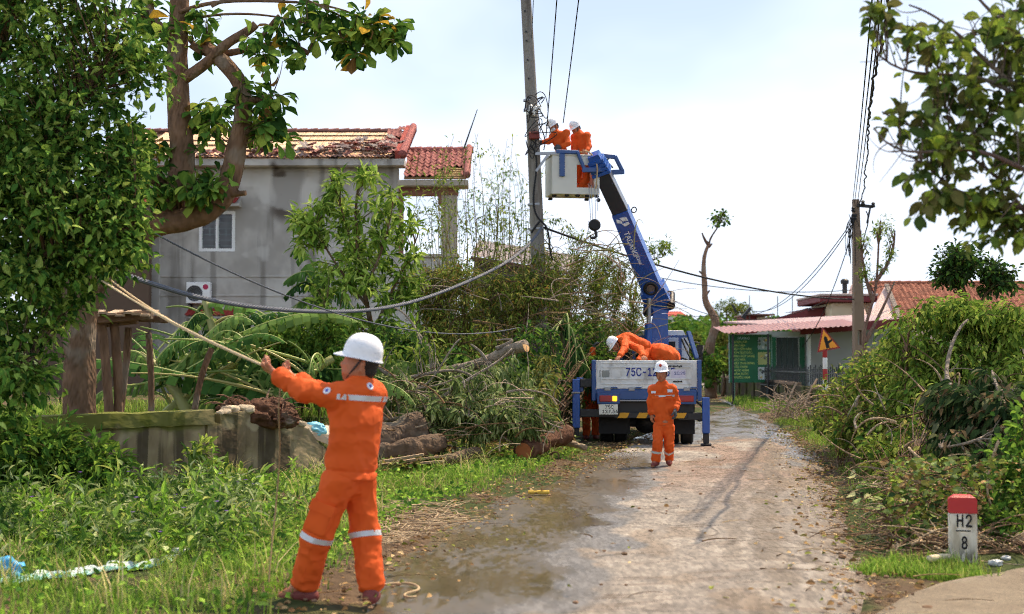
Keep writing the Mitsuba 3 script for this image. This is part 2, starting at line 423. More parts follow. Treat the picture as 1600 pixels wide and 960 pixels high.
def road_h(p, n, uv):
    w = wet_mask(p, uv)
    dryh = noise(p.x * 48, p.y * 20, 0.0) * 0.7 + fbm(p.x * 12, p.y * 9, 0.0, 3) + fbm(p.x * 2.5, p.y * 11.0, 6.0, 3) * 0.8
    pud = (noise(p.x * 6, p.y * 6, 0.0) + 0.5 * noise(p.x * 17, p.y * 17, 2.0)) * 0.10 + noise(p.x * 60, p.y * 60, 1.0) * 0.05
    return dryh * (1 - smoothstep(0.2, 0.8, w)) + pud
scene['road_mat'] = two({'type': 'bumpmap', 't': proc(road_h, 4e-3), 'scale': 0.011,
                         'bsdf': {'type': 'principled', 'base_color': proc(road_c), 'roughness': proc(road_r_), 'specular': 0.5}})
def build_road():
    ys = np.r_[np.arange(-6, 46, 0.2), np.arange(46, 125, 1.0)]
    nt = 24
    V, UV = [], []
    for y in ys:
        l, r = road_l(y), road_r(y)
        e = 0.22 * (vnoise(np.array([[y * 0.9, 1.3, 0]]), 1.0, 2, 4)[0] - 0.5) * 2, 0.28 * (vnoise(np.array([[y * 0.9, 7.9, 0]]), 1.0, 4, 4)[0] - 0.5) * 2
        t = np.linspace(0, 1, nt + 1)
        x = (l + e[0]) * (1 - t) + (r + e[1]) * t
        z = 0.012 + 0.05 * (1 - (2 * t - 1) ** 2) * sstep(0.45, 0.9, t) + 0.035 * sstep(0.45, 0.75, t) * sstep(1.0, 0.9, t)
        z[[0, -1]] = -0.02
        V.append(np.stack([x, 0 * x + y, z], 1)); UV.append(np.stack([t, 0 * t + y], 1))
    V, UV = np.vstack(V), np.vstack(UV)
    i, j = np.meshgrid(np.arange(len(ys) - 1), np.arange(nt), indexing='ij')
    q = np.stack([i * (nt + 1) + j, i * (nt + 1) + j + 1, (i + 1) * (nt + 1) + j + 1, (i + 1) * (nt + 1) + j], -1).reshape(-1, 4)
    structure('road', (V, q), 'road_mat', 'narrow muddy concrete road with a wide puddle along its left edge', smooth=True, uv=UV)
build_road()
# side driveway in the right foreground: packed dirt over concrete
def drive_c(p, n, uv):
    b, g = fbm(p.x * 5, p.y * 5, 1.0, 4), noise(p.x * 90, p.y * 90, 0.0)
    return mix(srgb(112, 100, 84), srgb(136, 124, 106), b) * (0.75 + 0.45 * g)
scene['drive_mat'] = two({'type': 'bumpmap', 't': proc(lambda p, n, uv: fbm(p.x * 14, p.y * 14, 0.0, 4), 4e-3), 'scale': 0.02, 'bsdf': {'type': 'principled', 'base_color': proc(drive_c), 'roughness': 0.9, 'specular': 0.2}})
def build_drive():
    a = np.array([G(1392, 975), G(1425, 942), G(1480, 921), G(1560, 905), G(1640, 893), [12.0, 10.4, 0], [12.0, 3, 0], G(1370, 1100), ])
    from shapely.geometry import Polygon, Point
    pts = spline(np.vstack([a[:6]]), 40)
    poly = Polygon(np.vstack([pts[:, :2], a[6:, :2]])).buffer(0)
    xs, ys = np.arange(1.5, 9, 0.12), np.arange(4.0, 11.5, 0.12)
    import shapely
    X, Y = np.meshgrid(xs, ys)
    V, Fc = sheet(xs, ys, lambda x, y: 0.055 + 0.03 * (meshkit.fbm(np.stack([x, y, 0 * x], -1) * 1.3, 3, seed=8) - 0.5))
    dist = shapely.distance(poly, shapely.points(V[:, :2]))
    ins = shapely.contains_xy(poly, V[:, 0], V[:, 1])
    V[:, 2] -= np.where(ins, 0.0, np.minimum(dist, 0.3) * 0.45)
    keep = (dist[Fc] < 0.16).all(1)
    structure('driveway', (V, Fc[keep]), 'drive_mat', smooth=True)
build_drive()
# far hills, 500 m and more away
def hill(name, x0, x1, y, h, depth, seed):
    xs, ys = np.linspace(x0, x1, 90), np.linspace(y - depth, y + depth, 30)
    def z(x, y_):
        e = (1 - ((y_ - y) / depth) ** 2) * sstep(x0, x0 + 0.25 * (x1 - x0), x) * sstep(x1, x1 - 0.25 * (x1 - x0), x)
        return -1 + h * e * (0.45 + 0.9 * meshkit.fbm(np.stack([x / 90, y_ / 90, 0 * x], -1), 4, seed=seed))
    structure(name, sheet(xs, ys, z), 'hill_mat', smooth=True)
scene['hill_mat'] = two({'type': 'principled', 'base_color': proc(lambda p, n, uv: mix(srgb(66, 84, 52), srgb(96, 110, 72), fbm(p.x * 0.08, p.y * 0.08, p.z * 0.2, 4))), 'roughness': 0.95, 'specular': 0.1})
hill('hills', -500, 900, 900, 20, 160, 3)
# ------------------------------------------------------------------ buildings
rng = np.random.default_rng(11)
def plaster_c(p, n, uv):
    a, b = fbm(p.x * 0.55, p.z * 0.8, p.y * 0.5, 4), fbm(p.x * 3, p.z * 2, p.y * 3, 4)
    c = mix(srgb(192, 188, 179), srgb(158, 153, 144), smoothstep(0.3, 0.72, 0.6 * a + 0.4 * b))
    run = fbm(p.x * 3.2, p.z * 0.25, 3.0, 4)                       # rain streaks
    c = mix(c, srgb(108, 103, 96), smoothstep(0.54, 0.74, run) * 0.62)
    j = (noise(p.x * 2.2, p.z * 1.6, 0.0) - 0.5) * 0.7
    dx, dz = (p.x + 7.05 + j * 0.8) / 0.52, (p.z - 7.25 + j * 0.5) / 1.15
    wet = smoothstep(1.15, 0.75, dr.sqrt(dx * dx + dz * dz))
    dx2, dz2 = (p.x + 9.2 + j) / 0.5, (p.z - 7.4) / 0.35
    wet = dr.maximum(wet, smoothstep(1.2, 0.6, dr.sqrt(dx2 * dx2 + dz2 * dz2)) * 0.7)
    c = mix(c, srgb(88, 79, 70), wet * 0.95)
    c = mix(c, srgb(208, 205, 197), smoothstep(0.55, 0.66, fbm(p.x * 0.9, p.z * 1.2, 9.0, 4)) * 0.45)
    moss = smoothstep(0.5, 0.75, fbm(p.x * 2, p.z * 1.5, 5.0, 4)) * smoothstep(4.2, 1.5, p.z)
    return mix(c, srgb(116, 111, 94), moss * 0.6)
scene['plaster'] = two({'type': 'bumpmap', 't': proc(lambda p, n, uv: fbm(p.x * 6, p.z * 6, p.y * 6, 4), 6e-3), 'scale': 0.01,
                        'bsdf': {'type': 'principled', 'base_color': proc(plaster_c), 'roughness': 0.9, 'specular': 0.2}})
scene['glass'] = {'type': 'thindielectric', 'int_ior': 1.35}
mat('white_frame', srgb(228, 228, 224), 0.4)
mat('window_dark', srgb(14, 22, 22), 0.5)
mat('window_bar', srgb(64, 84, 84), 0.6)
mat('rust_red', srgb(120, 52, 44), 0.7)
mat('cream', srgb(206, 194, 164), 0.85)
def wall_piece(outer, holes):
    m = manifold3d.Manifold.hull_points(np.asarray(outer, float))
    for lo, hi in holes:
        b = manifold3d.Manifold.cube(np.subtract(hi, lo)).translate(list(lo))
        m = m - b
    return m
def X(px, d): return (px - 800) / F * d
def Z(py, d): return CAMH + (HOR - py) / F * d
def wavy_tile(w=0.30, L=0.42, amp=0.025, waves=2, th=0.012, n=9):
    """Roof tile: runs along +y (up the slope), wavy across x, thickness th."""
    x = np.linspace(0, w, n)
    z = amp * np.cos(x / w * waves * 2 * np.pi)
    top0, top1 = np.stack([x, 0 * x, z + th + 0.012], 1), np.stack([x, 0 * x + L, z + th], 1)
    bot0, bot1 = top0 - [0, 0, th], top1 - [0, 0, th]
    V = np.vstack([top0, top1, bot0, bot1])
    Fq = []
    for i in range(n - 1):
        Fq += [[i, i + 1, n + i + 1, n + i], [2 * n + i + 1, 2 * n + i, 3 * n + i, 3 * n + i + 1], [i + 1, i, 2 * n + i, 2 * n + i + 1]]
    return V, np.array(Fq)
def mono_wall(lo, hi, holes=()): return wall_piece(np.array(np.meshgrid(*zip(lo, hi))).T.reshape(-1, 3), holes)

def storm_house():
    h = thing('damaged_house', 'grey two storey concrete house with half its roof tiles torn off by wind', 'house')
    d = 44.0
    x0, x1 = X(150, d), X(622, d)
    zr = Z(262, d)                                                # top of the wall
    wx0, wx1, wz0, wz1 = X(309, d), X(366, d), Z(393, d), Z(329, d)
    dx0, dx1, dz1 = X(330, d), X(378, d), Z(497, d)
    holes = [((wx0, d - 0.1, wz0), (wx1, d + 0.5, wz1)), ((dx0, d - 0.1, 0.6), (dx1, d + 0.5, dz1))]
    part(h, 'wall', wall_piece([[x, y, z] for x in (x0, x1) for y in (d, d + 0.25) for z in (0, zr)], holes), 'plaster', label='stained grey plaster front wall')
    xb = x1 - 0.55
    part(h, 'wall', hullm([[x1, d + .253, 0], [x1, d + .253, zr], [x1 - .25, d + .253, 0], [x1 - .25, d + .253, zr], [xb, d + 6, 0], [xb, d + 6, zr], [xb - .25, d + 6, 0], [xb - .25, d + 6, zr]]), 'plaster')
    part(h, 'wall', box([x0, d + 5.75, 0], [xb - .253, d + 6, zr]), 'plaster')
    part(h, 'wall', box([x0, d + .253, 0], [x0 + .25, d + 5.747, zr]), 'plaster')
    part(h, 'floor', box([x0 + .26, d + .26, Z(447, d) - .1], [xb - .3, d + 5.74, Z(447, d) + .1]), 'plaster')
    for py in (432, 462):                                           # floor beam edges: shallow string courses
        part(h, 'string_course', box([X(248, d), d - .03, Z(py, d) - .035], [x1 - .01, d + .01, Z(py, d) + .035], .01), 'plaster')
    part(h, 'pilaster', box([X(236, d), d - .06, 0], [X(249, d), d + .01, zr - .004], .015), 'plaster')
    part(h, 'gutter', hullm([[x, y, z] for x in (x0 - .3, x1 + .22) for y, z in ((d - .55, zr + .02), (d - .55, zr + .22), (d + .2, zr + .02), (d + .2, zr + .24))]), 'plaster', label='projecting concrete eave slab')
    # window
    w = part(h, 'window', wall_piece([[x, y, z] for x in (wx0 + .005, wx1 - .005) for y in (d + .02, d + .12) for z in (wz0 + .005, wz1 - .005)],
             [((wx0 + .1, d - .1, wz0 + .1), ((wx0 + wx1) / 2 - .04, d + .3, wz1 - .1)), (((wx0 + wx1) / 2 + .04, d - .1, wz0 + .1), (wx1 - .1, d + .3, wz1 - .1))]), 'white_frame', label='white framed casement window with bars')
    for a, b in ((wx0 + .1, (wx0 + wx1) / 2 - .04), ((wx0 + wx1) / 2 + .04, wx1 - .1)):
        part(w, 'pane', (np.array([[a, d + .085, wz0 + .1], [b, d + .085, wz0 + .1], [b, d + .085, wz1 - .1], [a, d + .085, wz1 - .1]]), np.array([[0, 1, 2], [0, 2, 3]])), 'glass')
        for t in np.linspace(0.08, 0.92, 6):
            part(w, 'bar', beam([a, d + .14, wz0 + .1 + t * (wz1 - wz0 - .2)], [b, d + .14, wz0 + .1 + t * (wz1 - wz0 - .2)], .016, .02), 'window_bar')
        for q in (0.5,):
            xm = a + q * (b - a)
            part(w, 'bar', beam([xm, d + .165, wz0 + .5], [xm, d + .165, wz1 - .5], .03, .03, up=(0, 1, 0)), 'window_bar')
    part(h, 'curtain', box([wx0 - .2, d + .5, wz0 - .2], [wx1 + .2, d + .52, wz1 + .2]), 'window_dark')  # near-black sheet added behind the panes, painting the room's darkness
    part(h, 'door', box([dx0 + .02, d + .12, .6], [dx1 - .02, d + .17, dz1 - .02]), 'rust_red')
    # tiled hoods over window and door
    for (a, b, py, wd) in ((268, 376, 309, .5), (296, 386, 484, .6)):
        za = Z(py, d)
        hood = part(h, 'hood', hullm([[X(a, d), d - .02, za], [X(b, d), d - .02, za], [X(a, d), d - wd, za - .22], [X(b, d), d - wd, za - .22], [X(a, d), d - .02, za - .3], [X(b, d), d - .02, za - .3], [X(a, d), d - wd, za - .3], [X(b, d), d - wd, za - .3]]), 'plaster')
        nt = int((X(b, d) - X(a, d)) / .3)
        for i in range(nt):
            v, f = wavy_tile(.3, wd + .08, .02)
            v = v @ rot([1, 0, 0], math.atan2(.22, wd)).T + [X(a, d) + i * .3, d - wd - .05, za - .215]
            part(hood, 'tile', (v, f), 'vc_matte', color=tint(v, srgb(142, 54, 46) * rng.uniform(.8, 1.1), .2, 6))
    # main roof
    ye, yr = d - .55, d + 4.2
    ze, zz = zr + .25, Z(204, d + 4.2)
    sl = math.atan2(zz - ze, yr - ye); L = math.hypot(zz - ze, yr - ye)
    def R(x, s, up=0.0): return np.array([x, ye + s * math.cos(sl) - up * math.sin(sl), ze + s * math.sin(sl) + up * math.cos(sl)])
    def on_roof(m, x, s, up, twist=0.0, tilt=0.0, roll=0.0):
        v, f = mesh_of(m)
        return v @ (rot([1, 0, 0], sl + tilt) @ rot([0, 1, 0], roll) @ rotz(twist)).T + R(x, s, up), f
    rf = part(h, 'roof', join([box([x0 - .3, 0, -.1], [x1 + .22, L, -.06])]), 'vc_matte', color=srgb(70, 62, 56))
    v, f = mesh_of(box([x0 - .3, 0, -.1], [x1 + .22, L, -.06])); put(rf, on_roof((v, f), 0, 0, 0), 'vc_matte', color=srgb(84, 66, 52))
    nb = int((x1 + .2 - x0) / .27)
    for i in range(nb):
        for s0, s1 in ((.02, L * .5), (L * .5 + .02, L - .05)):
            if rng.random() < .08: continue
            v, f = on_roof(box([.008, s0, 0], [.262, s1, .025], .004), x0 - .25 + i * .27, 0, rng.uniform(-.04, -.02), tilt=0)
            c = srgb(232, 194, 154) * rng.uniform(.75, 1.08)
            part(rf, 'plank', (v, f), 'vc_matte', color=tint(v, c, .12, 5, i))
    for k in range(6):
        s = .25 + k * (L - .4) / 5
        xa = x0 - .2
        while xa < x1:
            le = rng.uniform(2, 6); xe = min(xa + le, x1 + .1)
            if rng.random() < .85:
                v, f = beam(R(xa, s, .03), R(xe - .03, s + rng.uniform(-.05, .05), .03), .035, .04)
                part(rf, 'batten', (v, f), 'vc_matte', color=srgb(72, 52, 44))
            xa = xe
    cols = [srgb(164, 142, 132), srgb(148, 132, 124), srgb(166, 118, 108), srgb(140, 84, 78), srgb(178, 162, 150)]
    heap = []
    for i in range(150):                                            # broken tiles lying where they slid
        u = rng.random()
        if u < .62: x, s = X(rng.uniform(500, 628), d), .1 + abs(rng.normal(0, .9)) + .2 * (rng.random())
        elif u < .85: x, s = X(rng.uniform(385, 505), d), .1 + abs(rng.normal(0, .55))
        else: x, s = X(rng.uniform(200, 390), d), .1 + abs(rng.normal(0, .5))
        s = min(s, L - .5)
        pile = sum(1 for q in heap if abs(q[0] - x) < .25 and abs(q[1] - s) < .28)
        heap.append((x, s))
        v, f = wavy_tile(rng.uniform(.22, .32), rng.uniform(.22, .42), .02)
        m = on_roof((v - [.15, .2, 0], f), x, s, .07 + .045 * pile, rng.uniform(-1.6, 1.6), rng.uniform(-.25, .3), rng.uniform(-.3, .3))
        part(rf, 'tile', m, 'vc_matte', color=tint(m[0], cols[rng.integers(5)] * rng.uniform(.8, 1.1), .2, 8, i))
    for i in range(int((x1 - x0 + .4) / .31)):                      # eave course left in place, and the ridge
        v, f = wavy_tile(.31, .34, .03)
        m = on_roof((v, f), x0 - .3 + i * .31, -.1, .05)
        part(rf, 'eave_tile', m, 'vc_matte', color=tint(m[0], srgb(150, 118, 104) * rng.uniform(.8, 1.1), .2, 8, i))
    for i in range(int((x1 - x0) / .36)):
        m = tube([R(x0 - .2 + i * .36, L, -.02), R(x0 + .2 + i * .36, L, .0)], [.11, .13], 8)
        part(rf, 'ridge_tile', m, 'vc_matte', color=tint(m[0], srgb(140, 98, 86) * rng.uniform(.8, 1.1), .2, 8, i))
    for i in range(13):                                             # verge: overlapping half round tiles running up the gable
        s = .0 + i * (L + .1) / 13
        m = tube([R(x1 + .16, s, .1), R(x1 + .16, s + .44, .16)], [.15, .12], 10)
        part(rf, 'verge_tile', m, 'vc_matte', color=tint(m[0], srgb(150, 88, 82) * rng.uniform(.85, 1.1), .15, 8, i), smooth=True)
    v, f = beam(R(x1 + .02, 0, .05), R(x1 + .02, L, .05), .18, .34); part(rf, 'gable_edge', (v, f), 'vc_matte', color=srgb(150, 70, 60))
    for i in range(26):                                             # tiles still standing beside the verge
        s = rng.uniform(.9, L - .4)
        m = on_roof(wavy_tile(.3, .4, .022), x1 - rng.uniform(.2, .75), s, rng.uniform(.06, .16), rng.uniform(-.15, .15), rng.uniform(-.05, .25))
        part(rf, 'tile', m, 'vc_matte', color=tint(m[0], srgb(146, 92, 86) * rng.uniform(.8, 1.1), .2, 8, i))
    # the open loggia on the right: parapet, pillars, beam and its own lower roof
    lx0, lx1 = x1 + .003, X(714, d)
    zp, zb0, zb1 = Z(397, d), Z(304, d), Z(283, d)
    mat('loggia_red', srgb(138, 92, 78), 0.85); mat('loggia_plaster', srgb(168, 158, 142), 0.9)
    part(h, 'loggia_wall', box([lx0, d - .05, 0], [lx1, d + .2, zp - .12]), 'plaster')
    part(h, 'parapet_cap', box([lx0, d - .13, zp - .117], [lx1 + .06, d + .28, zp], .02), 'loggia_plaster')
    part(h, 'parapet_cap', box([lx0, d - .1, zp - .62], [lx1 + .03, d - .055, zp - .5], .015), 'loggia_plaster')
    part(h, 'pillar', box([X(689, d), d - .02, zp + .003], [lx1, d + .35, zb0 - .003], .02), 'loggia_plaster')
    part(h, 'pillar', box([X(684, d), d - .022, Z(318, d)], [X(690, d) - .002, d + .352, zb0 - .003], .02), 'loggia_red')
    part(h, 'pillar', box([lx0 + .002, d - .02, zp + .003], [lx0 + .14, d + .3, zb0 - .003], .02), 'loggia_red')
    part(h, 'beam', box([lx0, d - .04, zb0], [lx1 + .02, d + .4, zb0 + (zb1 - zb0) * .55]), 'loggia_red')
    part(h, 'beam', box([lx0, d - .45, zb0 + (zb1 - zb0) * .55 + .003], [lx1 + .35, d + .5, zb1], .02), 'loggia_plaster')
    e0, r0 = d - .5, d + 1.7
    zE, zR = zb1 + .06, Z(235, d + 1.7)
    s2 = math.atan2(zR - zE, r0 - e0); L2 = math.hypot(zR - zE, r0 - e0)
    def on2(m, x, s, up, twist=0., tilt=0.):
        v, f = mesh_of(m)
        return v @ (rot([1, 0, 0], s2 + tilt) @ rotz(twist)).T + [x, e0 + s * math.cos(s2) - up * math.sin(s2), zE + s * math.sin(s2) + up * math.cos(s2)], f
    rx0, rx1 = lx0 + .2, X(729, d)
    v, f = on2(box([0, 0, -.06], [rx1 - rx0, L2, -.01]), rx0, 0, 0)
    r2 = part(h, 'loggia_roof', (v, f), 'vc_matte', color=srgb(150, 118, 88))
    nc, nr = int((rx1 - rx0) / .2), int(L2 / .3)
    for j in range(nr + 1):
        for i in range(nc + 1):
            if j < 2 and i > nc * .45 and rng.random() < .85: continue
            if j == 2 and i > nc * .6 and rng.random() < .6: continue
            v, f = wavy_tile(.215, .4, .035, 1, .014, 8)
            m = on2((v, f), rx0 + i * .2 + rng.uniform(-.012, .012), j * L2 / (nr + .6), .045 + rng.uniform(0, .02), rng.normal(0, .03), -.04 + rng.normal(0, .012))
            part(r2, 'tile', m, 'vc_matte', color=tint(m[0], srgb(146, 92, 86) * rng.uniform(.82, 1.1), .15, 8, i), smooth=False)
    for j in range(4):
        v, f = on2(box([nc * .09, .1 + j * .2, 0], [rx1 - rx0, .15 + j * .2, .04]), rx0, 0, .0)
        part(r2, 'batten', (v, f), 'vc_matte', color=srgb(176, 150, 104))
    for i in range(int((rx1 - rx0) / .34) + 1):
        m = tube([[rx0 + i * .34, r0, zR + .02], [rx0 + i * .34 + .4, r0, zR + .04]], [.1, .12], 9)
        part(r2, 'ridge_tile', m, 'vc_matte', color=tint(m[0], srgb(150, 90, 84), .15, 8, i), smooth=True)
    for i in range(7):
        q0, q1 = on2((np.array([[0, i * .36, .08], [0, i * .36 + .42, .12]]), np.zeros((0, 3), int)), rx1 + .02, 0, 0)[0]
        m = tube([q0, q1], [.12, .1], 9)
        part(r2, 'verge_tile', m, 'vc_matte', color=tint(m[0], srgb(150, 96, 88), .15, 8, i), smooth=True)
    solo('roof_rod', 'thin bare rod leaning up from the end of the red tiled loggia roof', 'rod', tube(PP([(725, 232), (746, 171)], d + .4), [.03, .012], 6), 'dark_metal')
    # air conditioner: hangs on the wall
    a = thing('air_conditioner', 'white air conditioner outdoor unit with round fan grille on the grey house wall', 'air conditioner')
    ax0, ax1, az0, az1 = X(294, d), X(331, d), Z(475, d), Z(442, d)
    part(a, 'casing', box([ax0, d - .36, az0], [ax1, d - .07, az1], .02), 'white_frame')
    cx, cz, rr = ax0 + .36 * (ax1 - ax0), (az0 + az1) / 2 - .02, .25
    part(a, 'fan_recess', tube([[cx, d - .372, cz], [cx, d - .355, cz]], [rr, rr], 28), 'dark_metal')
    for k in range(5):
        m = trimesh.creation.torus(rr * (.2 + .19 * k), .006, 24, 5); v, f = mesh_of(m)
        part(a, 'grille', (v @ rot([1, 0, 0], math.pi / 2).T + [cx, d - .382, cz], f), 'steel')
    part(a, 'badge', tube([[ax1 - .13, d - .372, az1 - .15], [ax1 - .13, d - .36, az1 - .15]], [.085, .085], 20), 'vc_semi', color=srgb(178, 30, 70))
    for x in (ax0 + .1, ax1 - .1):
        part(a, 'bracket', join([beam([x, d, az0 - .03], [x, d - .42, az0 - .03], .04, .05), beam([x, d - .005, az0 - .05], [x, d - .005, az0 - .4], .04, .04, up=(0, 1, 0))]), 'dark_metal')
    part(a, 'pipe', tube(spline(PP([(331, 468), (337, 470), (339, 476), (345, 474), (348, 480), (350, 492)], d - .1), 24), .028, 6), 'white_frame', smooth=True)
storm_house()

def corrugated(x0, x1, L, pitch=.18, amp=.02, th=.004):
    n = int((x1 - x0) / pitch * 4) + 1
    x = np.linspace(x0, x1, n); z = amp * np.sin(x / pitch * 2 * np.pi)
    V = np.vstack([np.stack([x, 0 * x, z], 1), np.stack([x, 0 * x + L, z], 1), np.stack([x, 0 * x, z - th], 1), np.stack([x, 0 * x + L, z - th], 1)])
    q = []
    for i in range(n - 1): q += [[i, i + 1, n + i + 1, n + i], [2 * n + i + 1, 2 * n + i, 3 * n + i, 3 * n + i + 1], [i + 1, i, 2 * n + i, 2 * n + i + 1], [n + i, n + i + 1, 3 * n + i + 1, 3 * n + i]]
    return V, np.array(q)
def place_sheet(m, o, xdir, ydir):
    v, f = mesh_of(m); x, y = np.asarray(xdir, float), np.asarray(ydir, float)
    x /= np.linalg.norm(x); y = y - x * (x @ y); y /= np.linalg.norm(y)
    return v @ np.array([x, y, np.cross(x, y)]) + o, f
def shed():
    h = thing('low_shed', 'low dark shed with thin corrugated roof behind the bamboo and the leaning pole', 'shed')
    d = 47.0
    a, b = P(736, 397, d), P(905, 424, d)
    a2, b2 = a + [0, 5, 1.0], b + [0, 5, .6]
    n = np.linalg.norm(b - a)
    v, f = place_sheet(corrugated(0, n, 5.0), a + [0, -.4, -.08], b - a, a2 - a)
    part(h, 'roof', (v, f), 'vc_semi', color=tint(v, srgb(118, 104, 98), .2, .8))
    part(h, 'wall', hullm([[a[0] + .1, d, 0], [b[0] - .3, d, 0], [a[0] + .1, d, a[2] - .16], [b[0] - .3, d, b[2] - .16], [a[0] + .1, d + 4, 0], [b[0] - .3, d + 4, 0], [a[0] + .1, d + 4, a[2] - .16], [b[0] - .3, d + 4, b[2] - .16]]), 'vc_matte', color=srgb(74, 72, 66))
    part(h, 'fascia', beam(a + [0, -.42, -.16], b + [0, -.42, -.16], .04, .12), 'vc_matte', color=srgb(96, 70, 62))
shed()

def roadside_houses():
    d = 58.0
    mat('pink_sheet', srgb(168, 138, 132), 0.45); mat('dark_red', srgb(108, 34, 36), 0.6); mat('shop_wall', srgb(150, 150, 146), 0.85)
    mat('pale_pink', srgb(216, 186, 174), 0.85); mat('green_paint', srgb(22, 104, 66), 0.55); mat('door_dark', srgb(24, 46, 44), 0.4)
    h = thing('roadside_shop', 'low grey roadside house with pink sheet awning, dark green door and red fascia', 'house')
    g0 = X(1200, d); zE = Z(522, d)
    x1 = X(1425, d)
    dx0, dx1, dz = X(1213, d), X(1248, d), Z(527, d)
    part(h, 'wall', wall_piece([[x, y, z] for x in (g0, X(1262, d)) for y in (d, d + .2) for z in (0, zE + .1)], [((dx0, d - .1, .12), (dx1, d + .3, dz))]), 'vc_matte', color=srgb(176, 182, 172))
    part(h, 'wall', box([X(1262, d) + .003, d - .5, 0], [x1, d - .3, Z(508, d)]), 'shop_wall')
    part(h, 'wall', box([g0, d + .203, 0], [g0 + .2, d + 6, zE + .1]), 'shop_wall')
    part(h, 'wall', box([g0 + .203, d + 5.8, 0], [x1, d + 6, zE + .1]), 'shop_wall')
    dr_ = part(h, 'door', box([dx0 + .02, d + .08, .12], [dx1 - .02, d + .13, dz - .02]), 'door_dark', label='dark green double door')
    for t in (.25, .5, .75):
        xm = dx0 + t * (dx1 - dx0)
        part(dr_, 'bar', beam([xm, d + .06, .14], [xm, d + .06, dz - .05], .03, .03, up=(0, 1, 0)), 'window_bar')
    part(dr_, 'bar', beam([dx0 + .02, d + .06, 1.2], [dx1 - .02, d + .06, 1.2], .03, .04), 'window_bar')
    for a, b in ((1202, 1212), (1249, 1257)):
        part(h, 'panel', box([X(a, d), d - .04, .2], [X(b, d), d - .004, dz], .01), 'green_paint', label='green painted panel beside the door')
    part(h, 'pillar', box([X(1257.5, d), d - .6, 0], [X(1262, d), d - .3, Z(512, d)], .01), 'white_frame')
    # pale pink roof: a sheet awning on the left, a long flat roof with a red fascia on the right
    v, f = place_sheet(corrugated(0, 5.3, 3.2, .2, .025), P(1133, 521, d - 4.0), P(1252, 514, d - 4.0) - P(1133, 521, d - 4.0), P(1190, 506, d - .6) - P(1133, 521, d - 4.0))
    part(h, 'awning', (v, f), 'vc_semi', color=tint(v, srgb(160, 120, 114), .14, .8), label='pink corrugated sheet awning sagging at one corner')
    for q in (1145, 1200):
        part(h, 'post', tube([[X(q, d - 3.6), d - 3.6, 0], [X(q, d - 3.6), d - 3.6, Z(520, d - 3.6) - .05]], .04, 8), 'dark_metal')
    fa, fb = P(1250, 517, d - 1.2), P(1408, 505, d - 2.4)
    part(h, 'fascia', beam(fa, fb, .06, .34), 'dark_red')
    part(h, 'roof', hullm([fa + [0, .03, .12], fb + [0, .03, .12], fa + [0, .03, .18], fb + [0, .03, .18], fa + [-2.2, 6, .55], fb + [0, 6, .55], fa + [-2.2, 6, .48], fb + [0, 6, .48]]), 'pink_sheet')
    # small plant beds aside, the buildings behind
    d2 = 70.0
    k = thing('red_annex', 'dark red sheet clad annex with sloping roof behind the roadside house', 'shed')
    part(k, 'wall', hullm([[X(1262, d2), y, 0] for y in (d2, d2 + 4)] + [[X(1303, d2), y, 0] for y in (d2, d2 + 4)] + [[X(1262, d2), y, Z(484, d2)] for y in (d2, d2 + 4)] + [[X(1303, d2), y, Z(477, d2)] for y in (d2, d2 + 4)]), 'dark_red')
    v, f = place_sheet(corrugated(0, 2.1, 4.2, .2, .02), P(1252, 487, d2 - .2), P(1318, 475, d2 - .2) - P(1252, 487, d2 - .2), [0, 1, .02]); part(k, 'roof', (v, f), 'vc_semi', color=srgb(60, 40, 40))
    q = [P(1207, 500, d2 - 1), P(1262, 481, d2 - 1), P(1262, 505, d2 - 1), P(1207, 507, d2 - 1)]
    part(k, 'side_wall', hullm([p + [0, t, 0] for p in q for t in (0, .1)]), 'dark_red', label='sloping dark red side panel')
    c = thing('cream_block', 'cream rooftop block with overhanging dark red slab behind the concrete pole', 'building')
    part(c, 'wall', box([X(1300, d2 - 1.5), d2 - 1.5, 0], [X(1362, d2 - 1.5), d2 + 3, Z(476, d2)]), 'cream')
    part(c, 'roof_slab', box([X(1282, d2 - 2), d2 - 2, Z(475, d2)], [X(1372, d2 - 2), d2 + 3.5, Z(466, d2)], .03), 'dark_red')
    part(c, 'roof_edge', box([X(1281, d2 - 2), d2 - 2.05, Z(466, d2) + .003], [X(1373, d2 - 2), d2 + 3.6, Z(462, d2)], .03), 'vc_matte', color=srgb(176, 160, 152))
    solo('chimney_pipe', 'short dark vent pipe with cap on the dark red roof slab', 'vent pipe', lathe([(0, 0), (.12, 0), (.12, .55), (.2, .58), (.2, .75), (.1, .82), (0, .82)], 14, at=P(1320, 462, d2 - 1)), 'dark_metal')
    s = thing('small_kiosk', 'small red and cream ventilated structure left of the dark red annex', 'building')
    part(s, 'wall', box([X(1166, 74), 74, 0], [X(1183, 74), 77, Z(493, 74)]), 'rust_red')
    part(s, 'wall', box([X(1183.3, 74), 74, 0], [X(1207, 74), 77, Z(496, 74)]), 'cream')
    for i in range(3):
        part(s, 'vent', box([X(1187 + i * 6.5, 74), 73.96, Z(507, 74)], [X(1191 + i * 6.5, 74), 74.0, Z(500, 74)]), 'dark_metal')
    part(s, 'roof', box([X(1163, 74), 73.6, Z(493, 74) + .004], [X(1209, 74), 77.4, Z(491, 74)]), 'vc_matte', color=srgb(160, 130, 118))
    # tiled house on the right
    t = thing('tiled_house', 'pale pink gabled house with a worn terracotta tile roof behind the bushes', 'house')
    dt = 66.0
    e0, e1 = P(1392, 510, dt), P(1700, 510, dt)
    yr, zr2 = dt + 3.4, Z(444, dt + 3.4)
    zE2 = Z(505, dt)
    gx0, gx1 = X(1388, dt), X(1720, dt)
    part(t, 'wall', box([gx0 + .3, dt + .3, 0], [gx1 - .3, dt + .5, zE2 - .06]), 'pale_pink')
